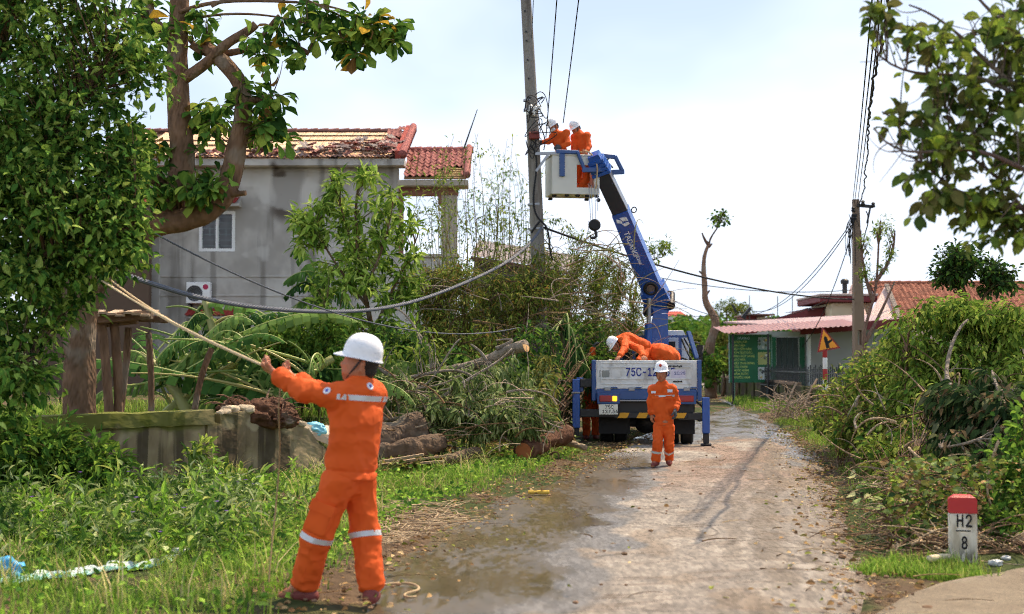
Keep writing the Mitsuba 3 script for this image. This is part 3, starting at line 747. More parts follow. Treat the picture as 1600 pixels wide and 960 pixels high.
    part(t, 'gable', hullm([[gx0 - .9 + q, y, z] for q in (0, .22) for y, z in ((dt + .3, 0), (dt + .3, zE2 - .3), (yr, zr2 - .02), (yr + 3.2, zE2 - .3), (yr + 3.2, 0))]), 'pale_pink', label='pale pink gable wall')
    part(t, 'gable', hullm([[x, y, z] for x, y, z in ((X(1356, dt - 1), dt - 1, 0), (X(1356, dt - 1), dt - 1, Z(500, dt)), (X(1386, dt + 1), dt + 1.0, Z(446, dt + 1)), (X(1398, dt - 1), dt - 1, Z(500, dt)), (X(1398, dt - 1), dt - 1, 0))] + [[x, y + .2, z] for x, y, z in ((X(1356, dt - 1), dt - 1, 0), (X(1356, dt - 1), dt - 1, Z(500, dt)), (X(1386, dt + 1), dt + 1.0, Z(446, dt + 1)), (X(1398, dt - 1), dt - 1, Z(500, dt)), (X(1398, dt - 1), dt - 1, 0))]), 'pale_pink')
    part(t, 'verge', beam([X(1386, dt + .8), dt + .8, Z(445, dt + .8)], [X(1406, dt - 1.1), dt - 1.1, Z(497, dt - 1.1)], .2, .12), 'vc_matte', color=srgb(140, 128, 118))
    s3 = math.atan2(zr2 - zE2, yr - dt); L3 = math.hypot(zr2 - zE2, yr - dt)
    rf = part(t, 'roof', xf(box([0, 0, -.1], [gx1 - gx0, L3, -.02]), rot([1, 0, 0], s3), [gx0, dt, zE2]), 'vc_matte', color=srgb(96, 54, 40))
    base, pieces, rest, restc = wavy_tile(.26, .4, .03, 1, .014, 6), 0, [], []
    nr, nc = int(L3 / .3), int((gx1 - gx0) / .25)
    r3 = np.random.default_rng(5)
    for j in range(nr):
        for i in range(nc):
            v = base[0] @ rotz(r3.normal(0, .03)).T + [i * .25, j * .3, .04 + r3.uniform(0, .02)]
            v = v @ rot([1, 0, 0], s3).T + [gx0, dt, zE2]
            col = tint(v, srgb(140, 88, 70) * r3.uniform(.65, 1.15), .2, 9, i + j)
            rest.append((v, base[1])); restc.append(col)
    part(rf, 'tile_courses', join(rest), 'vc_matte', color=np.vstack(restc), kind='stuff')
    for i in range(nc // 2):
        m = tube([[gx0 + i * .5, yr, zr2 + .04], [gx0 + i * .5 + .55, yr, zr2 + .05]], [.11, .13], 7)
        part(rf, 'ridge_tile', m, 'vc_matte', color=srgb(150, 96, 74))
roadside_houses()
def far_house(px, py, d, w, h, wallc, roofc, label):
    k = thing('far_house', label, 'house')
    c = P(px, py, d); x, z = c[0], c[2]
    part(k, 'wall', box([x - w / 2, d, z - 8], [x + w / 2, d + w, z]), 'vc_matte', color=wallc)
    r_ = part(k, 'roof', hullm([[x - w / 2 - .4, d - .4, z + .01], [x + w / 2 + .4, d - .4, z + .01], [x - w / 2 - .4, d + w + .4, z + .01], [x + w / 2 + .4, d + w + .4, z + .01], [x - w * .3, d + w / 2, z + h], [x + w * .3, d + w / 2, z + h]]), 'vc_matte', color=roofc)
    for i in range(3):
        part(k, 'window', box([x - w * .36 + i * w * .28, d - .06, z - 2.2], [x - w * .36 + i * w * .28 + w * .14, d + .02, z - .8]), 'window_dark')
far_house(1056, 494, 330, 4.6, 1.2, srgb(222, 214, 206), srgb(176, 84, 70), 'tiny red roofed house among the far trees right of the crane')
far_house(1073, 497, 330, 2.6, .7, srgb(236, 234, 230), srgb(214, 206, 200), 'tiny white house beside the far red roofed one')
# ------------------------------------------------------------------ the crane truck, its bucket and what hangs from it
mat('truck_blue', srgb(34, 72, 128), 0.4, coat=0.3)
mat('crane_blue', srgb(26, 78, 156), 0.32, coat=0.5)
mat('truck_white', srgb(214, 214, 210), 0.5)
mat('lamp_red', srgb(150, 14, 16), 0.25, coat=0.6)
mat('lamp_orange', srgb(240, 150, 10), 0.3)
mat('bucket_white', srgb(206, 204, 192), 0.55)
mat('text_blue', srgb(24, 46, 130), 0.6); mat('text_black', srgb(20, 20, 22), 0.7); mat('text_white', srgb(225, 228, 232), 0.6)
mat('plate_white', srgb(222, 222, 210), 0.5); mat('hazard_yellow', srgb(206, 150, 30), 0.6)
mat('boom_dark', srgb(40, 44, 52), 0.4)
def worn_c(p, n, uv):
    a = fbm(p.x * 4, p.y * 4, p.z * 4, 4)
    c = mix(srgb(216, 217, 215), srgb(190, 189, 184), smoothstep(0.4, 0.75, a))
    d_ = smoothstep(0.60, 0.76, fbm(p.x * 9, p.y * 9, p.z * 2.2, 4))
    return mix(c, srgb(126, 116, 106), d_ * 0.5)
scene['worn_white'] = two({'type': 'principled', 'base_color': proc(worn_c), 'roughness': 0.5, 'specular': 0.4})
TA = 0.10
TO = np.array([P(1010, 600, 26.8)[0], 26.8, 0.0])
TU, TR = np.array([math.sin(TA), math.cos(TA), 0]), np.array([math.cos(TA), -math.sin(TA), 0])
TM = np.stack([TR, TU, [0, 0, 1]], 1)
def tk(m):
    v, f = mesh_of(m); return v @ TM.T + TO, f
def tb(x0, x1, y0, y1, z0, z1, c=0.008): return tk(box([x0, y0, z0], [x1, y1, z1], c))
def wheel(parent, x, y, r=.42, w=.24, out=1):
    prof = [(r * .55, -w / 2), (r * .9, -w / 2), (r, -w * .36), (r, w * .36), (r * .9, w / 2), (r * .55, w / 2), (r * .55, -w / 2)]
    k = part(parent, 'wheel', tk(lathe(prof, 32, (1, 0, 0), (x, y, r))), 'black_rubber', smooth=40)
    part(k, 'rim', tk(lathe([(0, -w * .3), (r * .3, -w * .32), (r * .56, -w * .42), (r * .56, w * .42), (r * .3, w * .32 * out), (0, w * .3)], 24, (1, 0, 0), (x, y, r))), 'truck_white', smooth=40)
def truck():
    t = thing('crane_truck', 'blue and white crane truck seen from behind with raised folding boom', 'truck')
    W = 1.0
    part(t, 'chassis', join([tb(-.42, -.32, .3, 6.1, .62, .84), tb(.32, .42, .3, 6.1, .62, .84), tb(-.32, .32, .5, .6, .65, .8), tb(-.32, .32, 2.5, 2.6, .65, .8), tb(-.9, .9, .1, .2, .62, .9)]), 'dark_metal')
    part(t, 'bed', tb(-W + .03, W - .03, .07, 4.0, .96, 1.02), 'dark_metal')
    # tailgate: pressed panel with ribs, blue frame, hinges, latches
    g = part(t, 'tailgate', tb(-W + .045, W - .045, 0, .05, 1.09, 1.635), 'worn_white', label='dented white tailgate with blue registration lettering')
    for z in (1.18, 1.28, 1.50, 1.585):
        part(g, 'rib', tb(-W + .13, W - .13, -.014, .002, z - .012, z + .012, .005), 'worn_white')
    for x in (-.86, .86): part(g, 'rib', tb(x - .012, x + .012, -.015, .002, 1.2, 1.6, .005), 'worn_white')
    part(g, 'lettering', lettering('75C-127.55', .155, (TO + TM @ [-.40, -.004, 1.335], TR, [0, 0, 1]), depth=.003, sx=.72), 'text_blue')
    part(g, 'sticker', tb(-.89, -.70, -.008, -.002, 1.31, 1.44, 0), 'vc_matte', color=srgb(140, 142, 138))
    st = part(g, 'notice', tb(.46, .74, -.008, -.002, 1.29, 1.455, 0), 'vc_matte', color=srgb(206, 200, 214))
    part(st, 'lettering', lettering('21:25', .055, (TO + TM @ [.52, -.0085, 1.36], TR, [0, 0, 1]), depth=.002), 'text_blue')
    part(g, 'scuff', tk(join([box([.40 + i * .035, -.0075, 1.495 + .01 * ((i * 7) % 3)], [.43 + i * .035, -.0165, 1.525 + .012 * ((i * 5) % 2)], 0) for i in range(8)])), 'text_black')
    part(g, 'scuff', tk(join([box([.5 + i * .03, -.0075, 1.215], [.525 + i * .03, -.0165, 1.238 + .008 * (i % 2)], 0) for i in range(6)])), 'text_black')
    for s in (-1, 1):
        part(t, 'corner_post', tb(s * W - .04, s * W + .04, -.03, .07, .86, 1.64, .012), 'truck_blue')
        sg = part(t, 'side_gate', tb(s * W - .022, s * W + .022, .075, 4.0, 1.03, 1.635), 'worn_white')
        for yy in (1.3, 2.6): part(sg, 'stake', tb(s * W - .04, s * W + .04, yy - .04, yy + .04, .98, 1.64), 'truck_blue')
    sill = part(t, 'rear_sill', tb(-W + .045, W - .045, -.02, .06, .885, 1.085, .012), 'truck_blue')
    part(sill, 'lower_lip', tb(-W + .1, W - .1, -.035, .03, .85, .88, .008), 'steel')
    for x in (-.74, -.28, .26, .76):
        part(g, 'hinge', tb(x - .06, x + .06, -.035, -.003, 1.05, 1.12, .008), 'steel')
        part(g, 'hinge_strap', tb(x + .07, x + .19, -.03, -.003, 1.10, 1.125, .005), 'truck_blue')
    # rear lights and plate
    for s in (-1, 1):
        hx = s * .72
        hs = part(t, 'lamp_housing', tb(hx - .215, hx + .215, -.06, -.022, .80, 1.01, .01), 'truck_blue')
        part(hs, 'red_lens', tb(hx - .17, hx + .06 if s < 0 else hx + .17, -.085, -.061, .845, .965, .012), 'lamp_red')
        if s < 0:
            k = part(hs, 'amber_lens', tb(hx + .075, hx + .165, -.085, -.061, .855, .955, .012), 'lamp_orange', label='lit amber turn signal')
            scene[k] = {**scene[k], 'emitter': {'type': 'area', 'radiance': rgb((0.5, 0.22, 0.01))}}
    pl = part(t, 'number_plate', tb(-.90, -.54, -.075, -.065, .605, .795, .003), 'plate_white', label='pale registration plate in two lines')
    part(pl, 'lettering', lettering('75C', .062, (TO + TM @ [-.785, -.0765, .715], TR, [0, 0, 1]), depth=.002, sx=.95), 'text_black')
    part(pl, 'lettering', lettering('127.55', .062, (TO + TM @ [-.845, -.0765, .63], TR, [0, 0, 1]), depth=.002, sx=1.05), 'text_black')
    # underrun bar with hazard paint
    b = part(t, 'underrun_bar', tb(-.62, .78, .0, .09, .53, .64, .012), 'dark_metal')
    for i in range(4): part(b, 'hazard_stripe', tk(hullm([[x, y, z] for x0, x1, z in ((-.55 + i * .36, -.37 + i * .36, .535), (-.5 + i * .36, -.32 + i * .36, .635)) for x in (x0, x1) for y in (-.003, .0)])), 'hazard_yellow')
    for s in (-1, 1):
        part(t, 'mud_flap', tb(s * .62 - .30, s * .62 + .30, .34, .36, .22, .86, 0), 'black_rubber')
        part(t, 'mudguard', tb(s * .62 - .33, s * .62 + .33, .33, 1.4, .862, .90, .01), 'dark_metal')
        for x in (.50, .78): wheel(t, s * x, .90, out=s)
        wheel(t, s * .76, 5.0, out=s)
    part(t, 'axle', tk(tube([[-.9, .9, .42], [.9, .9, .42]], .09, 12)), 'dark_metal')
    part(t, 'differential', tk(lump([0, .9, .42], [.24, .24, .22], 2, .08)), 'dark_metal', smooth=True)
    part(t, 'fuel_tank', tb(-.92, -.5, 2.2, 3.2, .45, .85, .05), 'dark_metal')
    # outriggers
    for s, xo, zt, zb in ((-1, -1.34, 1.27, .34), (1, 1.12, .93, .25)):
        o = part(t, 'outrigger', tb(xo - .07, xo + .07, -.02, .13, zb, zt, .012), 'crane_blue')
        if s < 0:
            part(o, 'upper_sleeve', tb(xo + .0, xo + .13, .15, .26, 1.03, 1.30, .01), 'crane_blue')
            part(o, 'beam', tb(xo + .075, -.7, .02, .12, 1.12, 1.28, .01), 'dark_metal')
            part(o, 'beam', tb(xo + .075, -.5, .0, .12, .55, .70, .01), 'dark_metal')
            part(o, 'collar', tb(xo - .085, xo + .085, -.035, .145, 1.0, 1.03, .005), 'steel')
            part(o, 'foot', tb(xo - .055, xo + .055, .0, .11, .12, .337, .01), 'dark_metal')
        else:
            part(o, 'beam', tb(.6, xo - .075, .02, .12, .5, .64, .01), 'dark_metal')
            part(o, 'foot', tb(xo - .055, xo + .055, 0, .11, .06, .247, .01), 'dark_metal')
        part(o, 'foot_pad', tb(xo - .10, xo + .10, -.05, .16, .02, .058, .008) if s > 0 else tb(xo - .10, xo + .10, -.05, .16, .08, .118, .008), 'dark_metal')
    part(t, 'hydraulic_hose', tk(tube(spline([[.9, .1, 1.0], [1.0, .05, .8], [1.12, .02, .62], [1.05, .03, .5], [.93, .08, .55]], 24), .018, 6)), 'black_rubber', smooth=True)
    # front guard frame, levers, hoses, cab
    fr = part(t, 'guard_frame', join([tk(beam([-.35, 4.25, 2.17], [1.0, 4.25, 2.17], .05, .05)), tk(beam([.72, 4.25, 1.05], [.72, 4.25, 2.145], .07, .05, up=(0, 1, 0))), tk(beam([-.3, 4.25, 1.05], [-.3, 4.25, 2.145], .07, .05, up=(0, 1, 0)))]), 'truck_blue')
    part(t, 'stay', tk(beam([1.05, 3.2, 1.68], [.88, 3.5, 2.26], .10, .06, c=.01)), 'truck_blue')
    part(t, 'stay', tk(hullm([[x, y, z] for x, z in ((-.78, 1.05), (-.52, 1.05), (-.55, 1.9), (-.66, 2.03), (-.76, 1.85)) for y in (4.05, 4.2)])), 'truck_blue')
    for i, pts in enumerate(([[.75, 3.9, 2.1], [.85, 3.7, 1.85], [.98, 3.3, 1.6], [1.06, 2.9, 1.5]], [[.8, 3.9, 2.12], [1.0, 3.6, 1.8], [1.14, 3.2, 1.75], [1.2, 3.4, 1.95]], [[.2, 3.6, 1.66], [.45, 3.2, 1.74], [.7, 3.0, 1.7], [.86, 3.1, 1.64]])):
        part(t, 'hydraulic_hose', tk(tube(spline(pts, 20), .02, 6)), 'black_rubber', smooth=True)
    part(t, 'valve_box', tb(.42, .68, 3.55, 3.85, 1.45, 1.86, .02), 'black_rubber')
    cab = part(t, 'cab', tk(hullm([[x * w, y, z] for x in (-1, 1) for w, y, z in ((.92, 4.5, .75), (.92, 4.5, 2.05), (.80, 4.55, 2.30), (.72, 4.9, 2.33), (.75, 5.9, 2.22), (.92, 6.2, 1.5), (.92, 6.25, .75))])), 'truck_white', smooth=25)
    part(cab, 'rear_window', tb(-.62, .62, 4.488, 4.5, 1.62, 2.06, .004), 'window_dark')
    for s in (-1, 1):
        part(cab, 'mirror', tk(hullm([[s * q, y, z] for q in (1.12, 1.26) for y in (5.6, 5.7) for z in (1.62, 2.0)])), 'black_rubber')
        part(cab, 'mirror_arm', tk(tube([[s * .9, 5.75, 2.1], [s * 1.18, 5.68, 2.05], [s * 1.18, 5.68, 1.95]], .016, 6)), 'dark_metal')
    # crane: column, cylinder, main boom, inner boom, collars
    D0, D1 = 31.0, 29.7
    cb = P(1029, 556, D0)
    def quadcol(rows, dep):
        pts = []
        for px0, px1, py in rows:
            for px in (px0, px1):
                for dd in (D0 - dep, D0 + dep): pts.append(P(px, py, dd))
        return hullm(pts)
    col = part(t, 'crane_column', quadcol([(1011, 1045, 575), (1010, 1045, 530)], .24), 'crane_blue')
    part(t, 'crane_column', quadcol([(1011, 1044, 529.5), (1021, 1043.5, 490)], .21), 'crane_blue')
    part(t, 'crane_column', quadcol([(1023, 1044, 489.6), (1013, 1051, 470)], .2), 'crane_blue')
    part(t, 'crane_base', tb(-.5, .9, 3.9, 4.4, .9, 1.5, .03), 'crane_blue')
    part(t, 'lift_cylinder', tube(PP([(1013, 520), (1014.5, 466)], D0 - .34), [.05, .05], 12), 'steel', smooth=40)
    part(t, 'lift_cylinder', tube(PP([(1012, 552), (1013.2, 505)], D0 - .34), [.085, .085], 12), 'crane_blue', smooth=40)
    root, tip = P(1029.5, 474, D0), P(969, 329, D0 - .95)
    ax = tip - root; ax /= np.linalg.norm(ax)
    side = np.cross(ax, [0.25, -0.97, 0.1]); side /= np.linalg.norm(side)         # points to the lit upper side
    side = side if side[0] > 0 else -side
    side = min((rot(ax, math.radians(q)) @ side for q in (-34, 34)), key=lambda q: q[1])                                       # the box stands on its edge: two faces show
    nrm = np.cross(side, ax)
    def sect(a, b, wa, wb, dp, c=0.0):
        pts = []
        for q, w in ((a, wa), (b, wb)):
            for s in (-1, 1):
                for n in (-1, 1): pts.append(q + s * side * w / 2 + n * nrm * dp / 2)
        return hullm(pts)
    boom = part(t, 'boom', sect(root, tip, .44, .36, .42), 'crane_blue', label='blue outer boom section with white lettering')
    part(t, 'boom_head', sect(root - ax * .14, root + ax * .42, .60, .54, .48), 'crane_blue')
    for s in (-1, 1):
        q = root - ax * .02 + side * s * .28
        part(boom, 'pivot', tube([q - nrm * .29, q + nrm * .29], .09, 14), 'dark_metal', smooth=40)
    fd = -nrm if (nrm @ np.array([0, -1, 0])) < 0 else nrm                        # the face turned to the camera
    L = np.linalg.norm(tip - root)
    def on_boom(t_, s_): return root + ax * L * t_ + side * s_ + fd * .214
    rd = -ax if True else ax
    for txt, hh, t0, s0, m in (('TADANO', .105, .82, -.075, 'text_white'), ('ZE264', .06, .58, -.03, 'text_white')):
        k = part(boom, 'lettering', lettering(txt, hh, (on_boom(t0, s0), -ax, np.cross(fd, -ax)), depth=.004, sx=1.0), m)
    part(boom, 'emblem', join([hullm([on_boom(*q) + fd * e for q in pts for e in (0, .004)]) for pts in (
        [(.965, -.12), (.925, -.13), (.905, -.02), (.935, -.02)], [(.965, -.04), (.955, .10), (.915, .12), (.925, -.0)], [(.90, -.04), (.87, .0), (.88, .12), (.905, .10)])]), 'text_white')
    m = trimesh.creation.torus(.13, .035, 20, 8)
    R = trimesh.geometry.align_vectors([0, 0, 1], fd)[:3, :3]
    part(boom, 'emblem', xf(m, R, on_boom(.21, .0) + fd * .01), 'dark_metal', smooth=True)
    part(boom, 'emblem', tube([on_boom(.21, .0), on_boom(.21, .0) + fd * .02], .09, 14), 'steel')
    for t_ in (.06, .96):
        m = trimesh.creation.torus(.06, .014, 14, 6)
        part(boom, 'lug', xf(m, trimesh.geometry.align_vectors([0, 0, 1], ax)[:3, :3] @ rot([1, 0, 0], math.pi / 2), root + ax * L * t_ + side * .28), 'dark_metal', smooth=True)
    tip2 = P(940, 268, D1)
    part(t, 'inner_boom', sect(tip + ax * .002, tip2, .33, .31, .34), 'boom_dark', label='dark inner boom section')
    part(t, 'inner_boom_rail', sect(tip + side * .168 + ax * .01, tip2 + side * .157, .015, .015, .3), 'steel')
    ax2 = tip2 - tip; ax2 /= np.linalg.norm(ax2)
    for i in range(4):
        part(t, 'boom_collar', sect(tip2 + ax2 * (i * .09 - .03), tip2 + ax2 * (i * .09 + .035), .40 - .02 * i, .40 - .02 * i, .42 - .02 * i), 'crane_blue')
    part(t, 'boom_end', sect(tip2 + ax2 * .02, tip2 + ax2 * .42, .30, .24, .3), 'crane_blue')
    # hook cables
    hook = P(929, 352, 29.3)
    hd = thing('hook_block', 'black round hook block hanging on thin cables under the bucket', 'hook')
    part(hd, 'sheave', lathe([(0, -.07), (.10, -.07), (.125, -.03), (.125, .03), (.10, .07), (0, .07)], 24, (.2, -1, 0), hook), 'black_rubber', smooth=40)
    m = tube(spline([hook + [0, 0, -.1], hook + [.03, 0, -.17], hook + [.02, 0, -.25], hook + [-.05, 0, -.27], hook + [-.09, 0, -.2]], 16), [.03] * 8 + [.028] * 5 + [.018, .012, .006], 8)
    part(hd, 'hook', m, 'dark_metal', smooth=True)
    for i, (px0, px1) in enumerate(((920, 923), (924, 926), (929, 931), (934, 934))):
        part(hd, 'cable', tube([P(px0, 289, 29.5), P(px1, 348 if i < 3 else 330, 29.3)], .007, 5), 'steel')
    part(hd, 'limit_weight', ico(P(935, 313, 29.45), .045, 2), 'black_rubber', smooth=True)
truck()

BO = P(900, 303.5, 29.5)                                            # middle of the bucket's bottom edge, near side
BA = math.radians(10)
BM = rotz(BA)
def bk(m):
    v, f = mesh_of(m); return v @ BM.T + BO, f
def bucket():
    b = thing('work_bucket', 'white fibreglass work bucket with blue steel bracket holding two workers', 'bucket')
    w, h, dp, th = .51, .80, .76, .035
    part(b, 'front_panel', bk(wall_piece([[x, y, z] for x in (-w, w) for y in (0, th) for z in (0, h)], [((.02, -.1, .14), (.40, .2, .62))])), 'bucket_white', label='white front panel with an open step cut-out', smooth=False)
    part(b, 'side_panel', bk(box([-w, th + .002, 0], [-w + th, dp, h], .008)), 'bucket_white')
    part(b, 'side_panel', bk(box([w - th, th + .002, 0], [w, dp, h], .008)), 'bucket_white')
    part(b, 'rear_panel', bk(box([-w + th + .002, dp - th, 0], [w - th - .002, dp, h], .008)), 'bucket_white')
    part(b, 'floor', bk(box([-w + th + .002, th + .002, .03], [w - th - .002, dp - th - .002, .07])), 'bucket_white')
    rim = join([bk(box([-w - .025, -.02, h + .003], [w + .025, .05, h + .04], .012)), bk(box([-w - .025, .053, h + .003], [-w + .05, dp + .02, h + .04], .012)), bk(box([w - .05, .053, h + .003], [w + .025, dp + .02, h + .04], .012)), bk(box([-w + .053, dp - .05, h + .003], [w - .053, dp + .02, h + .04], .012))])
    part(b, 'rim', rim, 'bucket_white')
    for x, y in ((-.44, .1), (-.18, .03), (.05, .03), (.26, .03), (.48, .1), (-.4, .7), (.4, .7)):
        part(b, 'foot', bk(box([x - .045, y, -.05], [x + .045, y + .08, -.003], .01)), 'black_rubber')
    fr = part(b, 'bracket', bk(join([box([-.43, -.05, h + .043], [.06, .02, h + .125], .01), box([-.36, -.055, .36], [-.25, -.005, h + .04], .008),
              beam([.02, -.045, h + .085], [.17, -.045, .52], .06, .10, up=(0, 1, 0), c=.008), beam([.12, -.075, .5], [.6, -.075, .52], .07, .10, c=.008)])), 'truck_blue', label='blue steel bracket bolted across the bucket')
    gr = part(b, 'guard', bk(join([beam([.42, .3, h + .09], [.92, .3, h + .05], .07, .09, c=.008), beam([.92, .3, h + .07], [1.08, .3, .56], .07, .09, up=(0, 1, 0), c=.008), beam([1.12, .3, .54], [.62, .3, .50], .07, .10, c=.008)])), 'truck_blue', label='blue guard frame on the right of the bucket')
    part(gr, 'linkage', bk(join([beam([.62, .3, .62], [.85, .3, .9], .03, .03), beam([.62, .32, .88], [.88, .32, .62], .03, .03)])), 'dark_metal')
    part(b, 'swivel', bk(tube([[.66, .25, .25], [.66, .25, .62]], .13, 14)), 'dark_metal')
    cl = part(b, 'pole_clamp', bk(join([beam([-.88, .0, h + .03], [-.28, .0, h + .06], .06, .06), beam([-.86, .0, h - .34], [-.6, .0, h + .01], .05, .05, up=(0, 1, 0))])), 'steel')
    solo('hand_rope', 'tan rope hanging over the front of the white bucket', 'rope', tube(spline([bk((np.array([q]), np.zeros((0, 3), int)))[0][0] for q in ([.12, .12, h + .1], [.3, -.03, h + .07], [.4, -.1, .7], [.43, -.13, .45], [.40, -.12, .12], [.42, -.1, .2])], 40), .016, 6), 'vc_matte', color=srgb(176, 150, 112))
bucket()
# ------------------------------------------------------------------ walls, poles, wires, signs and small things
def oldwall_c(p, n, uv):
    a, b = fbm(p.x * 1.6, p.y * 1.6, p.z * 1.2, 4), fbm(p.x * 7, p.y * 7, p.z * 3, 4)
    c = mix(srgb(158, 142, 112), srgb(112, 96, 74), smoothstep(0.3, 0.7, 0.5 * a + 0.5 * b))
    run = fbm(p.x * 6 + p.y * 4, p.z * 0.5, 2.0, 4)
    c = mix(c, srgb(58, 50, 40), smoothstep(0.44, 0.62, run) * 0.8)
    c = mix(c, srgb(186, 172, 142), smoothstep(0.6, 0.72, fbm(p.x * 3, p.y * 3, p.z * 2.5 + 4, 3)) * 0.5)
    moss = smoothstep(0.42, 0.6, fbm(p.x * 2.3, p.y * 2.3, p.z * 3, 4) + smoothstep(0.62, 0.9, p.z) * 0.22) * smoothstep(0.5, 0.8, p.z) * smoothstep(-3.2, -4.4, p.x)
    return mix(c, srgb(92, 98, 34), moss * 0.85)
scene['old_wall'] = two({'type': 'bumpmap', 't': proc(lambda p, n, uv: fbm(p.x * 9, p.y * 9, p.z * 9, 4), 4e-3), 'scale': 0.03, 'bsdf': {'type': 'principled', 'base_color': proc(oldwall_c), 'roughness': 0.92, 'specular': 0.2}})
def conc_c(p, n, uv):
    a, b = fbm(p.x * 3, p.y * 3, p.z * 1.0, 4), noise(p.x * 60, p.y * 60, p.z * 60)
    c = mix(srgb(150, 146, 138), srgb(116, 110, 102), a)
    return mix(c, srgb(84, 74, 64), smoothstep(0.55, 0.72, fbm(p.x * 8, p.y * 8, p.z * 0.8, 3)) * 0.5) * (0.85 + 0.3 * b)
scene['concrete'] = two({'type': 'principled', 'base_color': proc(conc_c), 'roughness': 0.9, 'specular': 0.2})
def rough_box(pts, amp, seed, ref=.09):
    m = manifold3d.Manifold.hull_points(np.asarray(pts, float)).refine_to_length(ref)
    v, f = mesh_of(m)
    n = np.stack([vnoise(v, 4, seed + k) - .5 for k in range(3)], 1) + .5 * np.stack([vnoise(v, 13, seed + k) - .5 for k in range(3)], 1)
    return v + n * amp, f
WD = unit(np.array([3.03, 4.0, 0])); WN = np.array([WD[1], -WD[0], 0])
W0 = np.array([-2.57, 19.5, 0])
def wp(s, o, z): return W0 + WD * s + WN * o + [0, 0, z]           # along the wall, towards the road, up
def broken_wall():
    w = thing('broken_wall', 'low mossy masonry wall broken off at its right end', 'wall')
    def seg(s0, s1, h0, h1, name, th=.2, amp=.03, seed=1, z0=-.1, off=0, mat_='old_wall'):
        pts = [wp(s, o + off, z) for s, h in ((s0, h0), (s1, h1)) for o in (-th / 2, th / 2) for z in (z0, h)]
        return part(w, name, rough_box(pts, amp, seed), mat_, smooth=35)
    seg(-14, -2.22, .80, .80, 'panel', seed=1)
    seg(-14, -2.12, .975, .975, 'coping', th=.30, amp=.05, seed=2, z0=.803)
    seg(-2.217, -1.98, .86, .80, 'pier', th=.26, seed=3)
    # right panel with a jagged broken top
    tops = [(-1.977, .92), (-1.5, .96), (-1.05, .97), (-.85, .90), (-.6, .72), (-.42, .68), (-.2, .45), (.02, .33)]
    for i, ((a, ha), (b, hb)) in enumerate(zip(tops[:-1], tops[1:])):
        pass
    v, f = [], []
    from shapely.geometry import Polygon
    prof = [(-1.977, -.1)] + tops + [(.14, -.1)]
    ex = trimesh.creation.extrude_polygon(Polygon(prof), .18, engine='earcut')
    ex = ex.subdivide_to_size(.09)
    vv, ff = np.array(ex.vertices), np.array(ex.faces)
    q = np.array([wp(a, c - .09, b) for a, b, c in vv])
    n = np.stack([vnoise(q, 5, 60 + k) - .5 for k in range(3)], 1)
    part(w, 'panel', (q + n * .035, ff), 'old_wall', smooth=35, label='right wall panel with a jagged broken edge')
    r = np.random.default_rng(3)
    for k in range(34):
        s = r.uniform(-1.95, .35); h = np.interp(s, [t[0] for t in tops], [t[1] for t in tops])
        onw = s < -.3
        c = wp(s, r.uniform(-.3, .05) if not onw else r.uniform(-.08, .05), h + r.uniform(.0, .05)) if onw else wp(s, r.uniform(-.5, .1), r.uniform(.1, .5) * (1 - s))
        sz = r.uniform(.03, .09)
        v, f = lump(c, (sz * 1.2, sz, sz * .7), 1, .35, 1.4, k)
        part(w, 'rubble', (v, f), 'vc_matte', color=tint(v, srgb(188, 172, 146) * r.uniform(.7, 1.1), .15, 9, k))
    for i, (s, o, z, sx) in enumerate(((.05, -.25, .62, .34), (.25, -.1, .46, .26), (-.2, -.35, .66, .2), (.3, .1, .25, .2))):
        pts = wp(s, o, z) + np.array([[a * sx, b * .2, c * .045] for a in (-1, 1) for b in (-1, 1) for c in (-1, 1)]) @ (rotz(.5 + i) @ rot([1, .4, 0], .35)).T
        part(w, 'slab_piece', rough_box(pts, .03, 20 + i, .07), 'vc_matte', color=tint(np.zeros((1, 3)), srgb(200, 186, 166), .1)[0] if True else None, label='pale broken coping slab')
broken_wall()
def root_mass():
    r = np.random.default_rng(8)
    t = thing('root_ball', 'upturned brown root mass with soil lying on the broken wall', 'root ball')
    for k, (px, py, d, rx) in enumerate(((400, 652, 18.6, .34), (365, 640, 19.2, .22), (430, 640, 18.8, .24), (445, 655, 18.6, .2))):
        c = P(px, py, d); v, f = lump(c, (rx, rx * .8, rx * .62), 4, .4, 2.2, k)
        part(t, 'soil', (v, f), 'bark', smooth=True, color=tint(v, srgb(88, 60, 44), .4, 9, k))
    for k in range(46):
        a = P(r.uniform(345, 455), r.uniform(632, 662), r.uniform(18.4, 19.3)); d = rdir_(r); L = r.uniform(.15, .55)
        part(t, 'root', tube(spline([a, a + d * L * .5 + [0, 0, .04], a + d * L - [0, 0, .06 * L]], 8), np.linspace(r.uniform(.012, .03), .004, 8), 6, rough=.2), 'bark', color=np.tile(srgb(126, 96, 74) * r.uniform(.6, 1.2), (50, 1)))
def rdir_(r):
    v = r.normal(0, 1, 3); v /= np.linalg.norm(v); v[2] = abs(v[2]) * .6 + .05
    return v
root_mass()
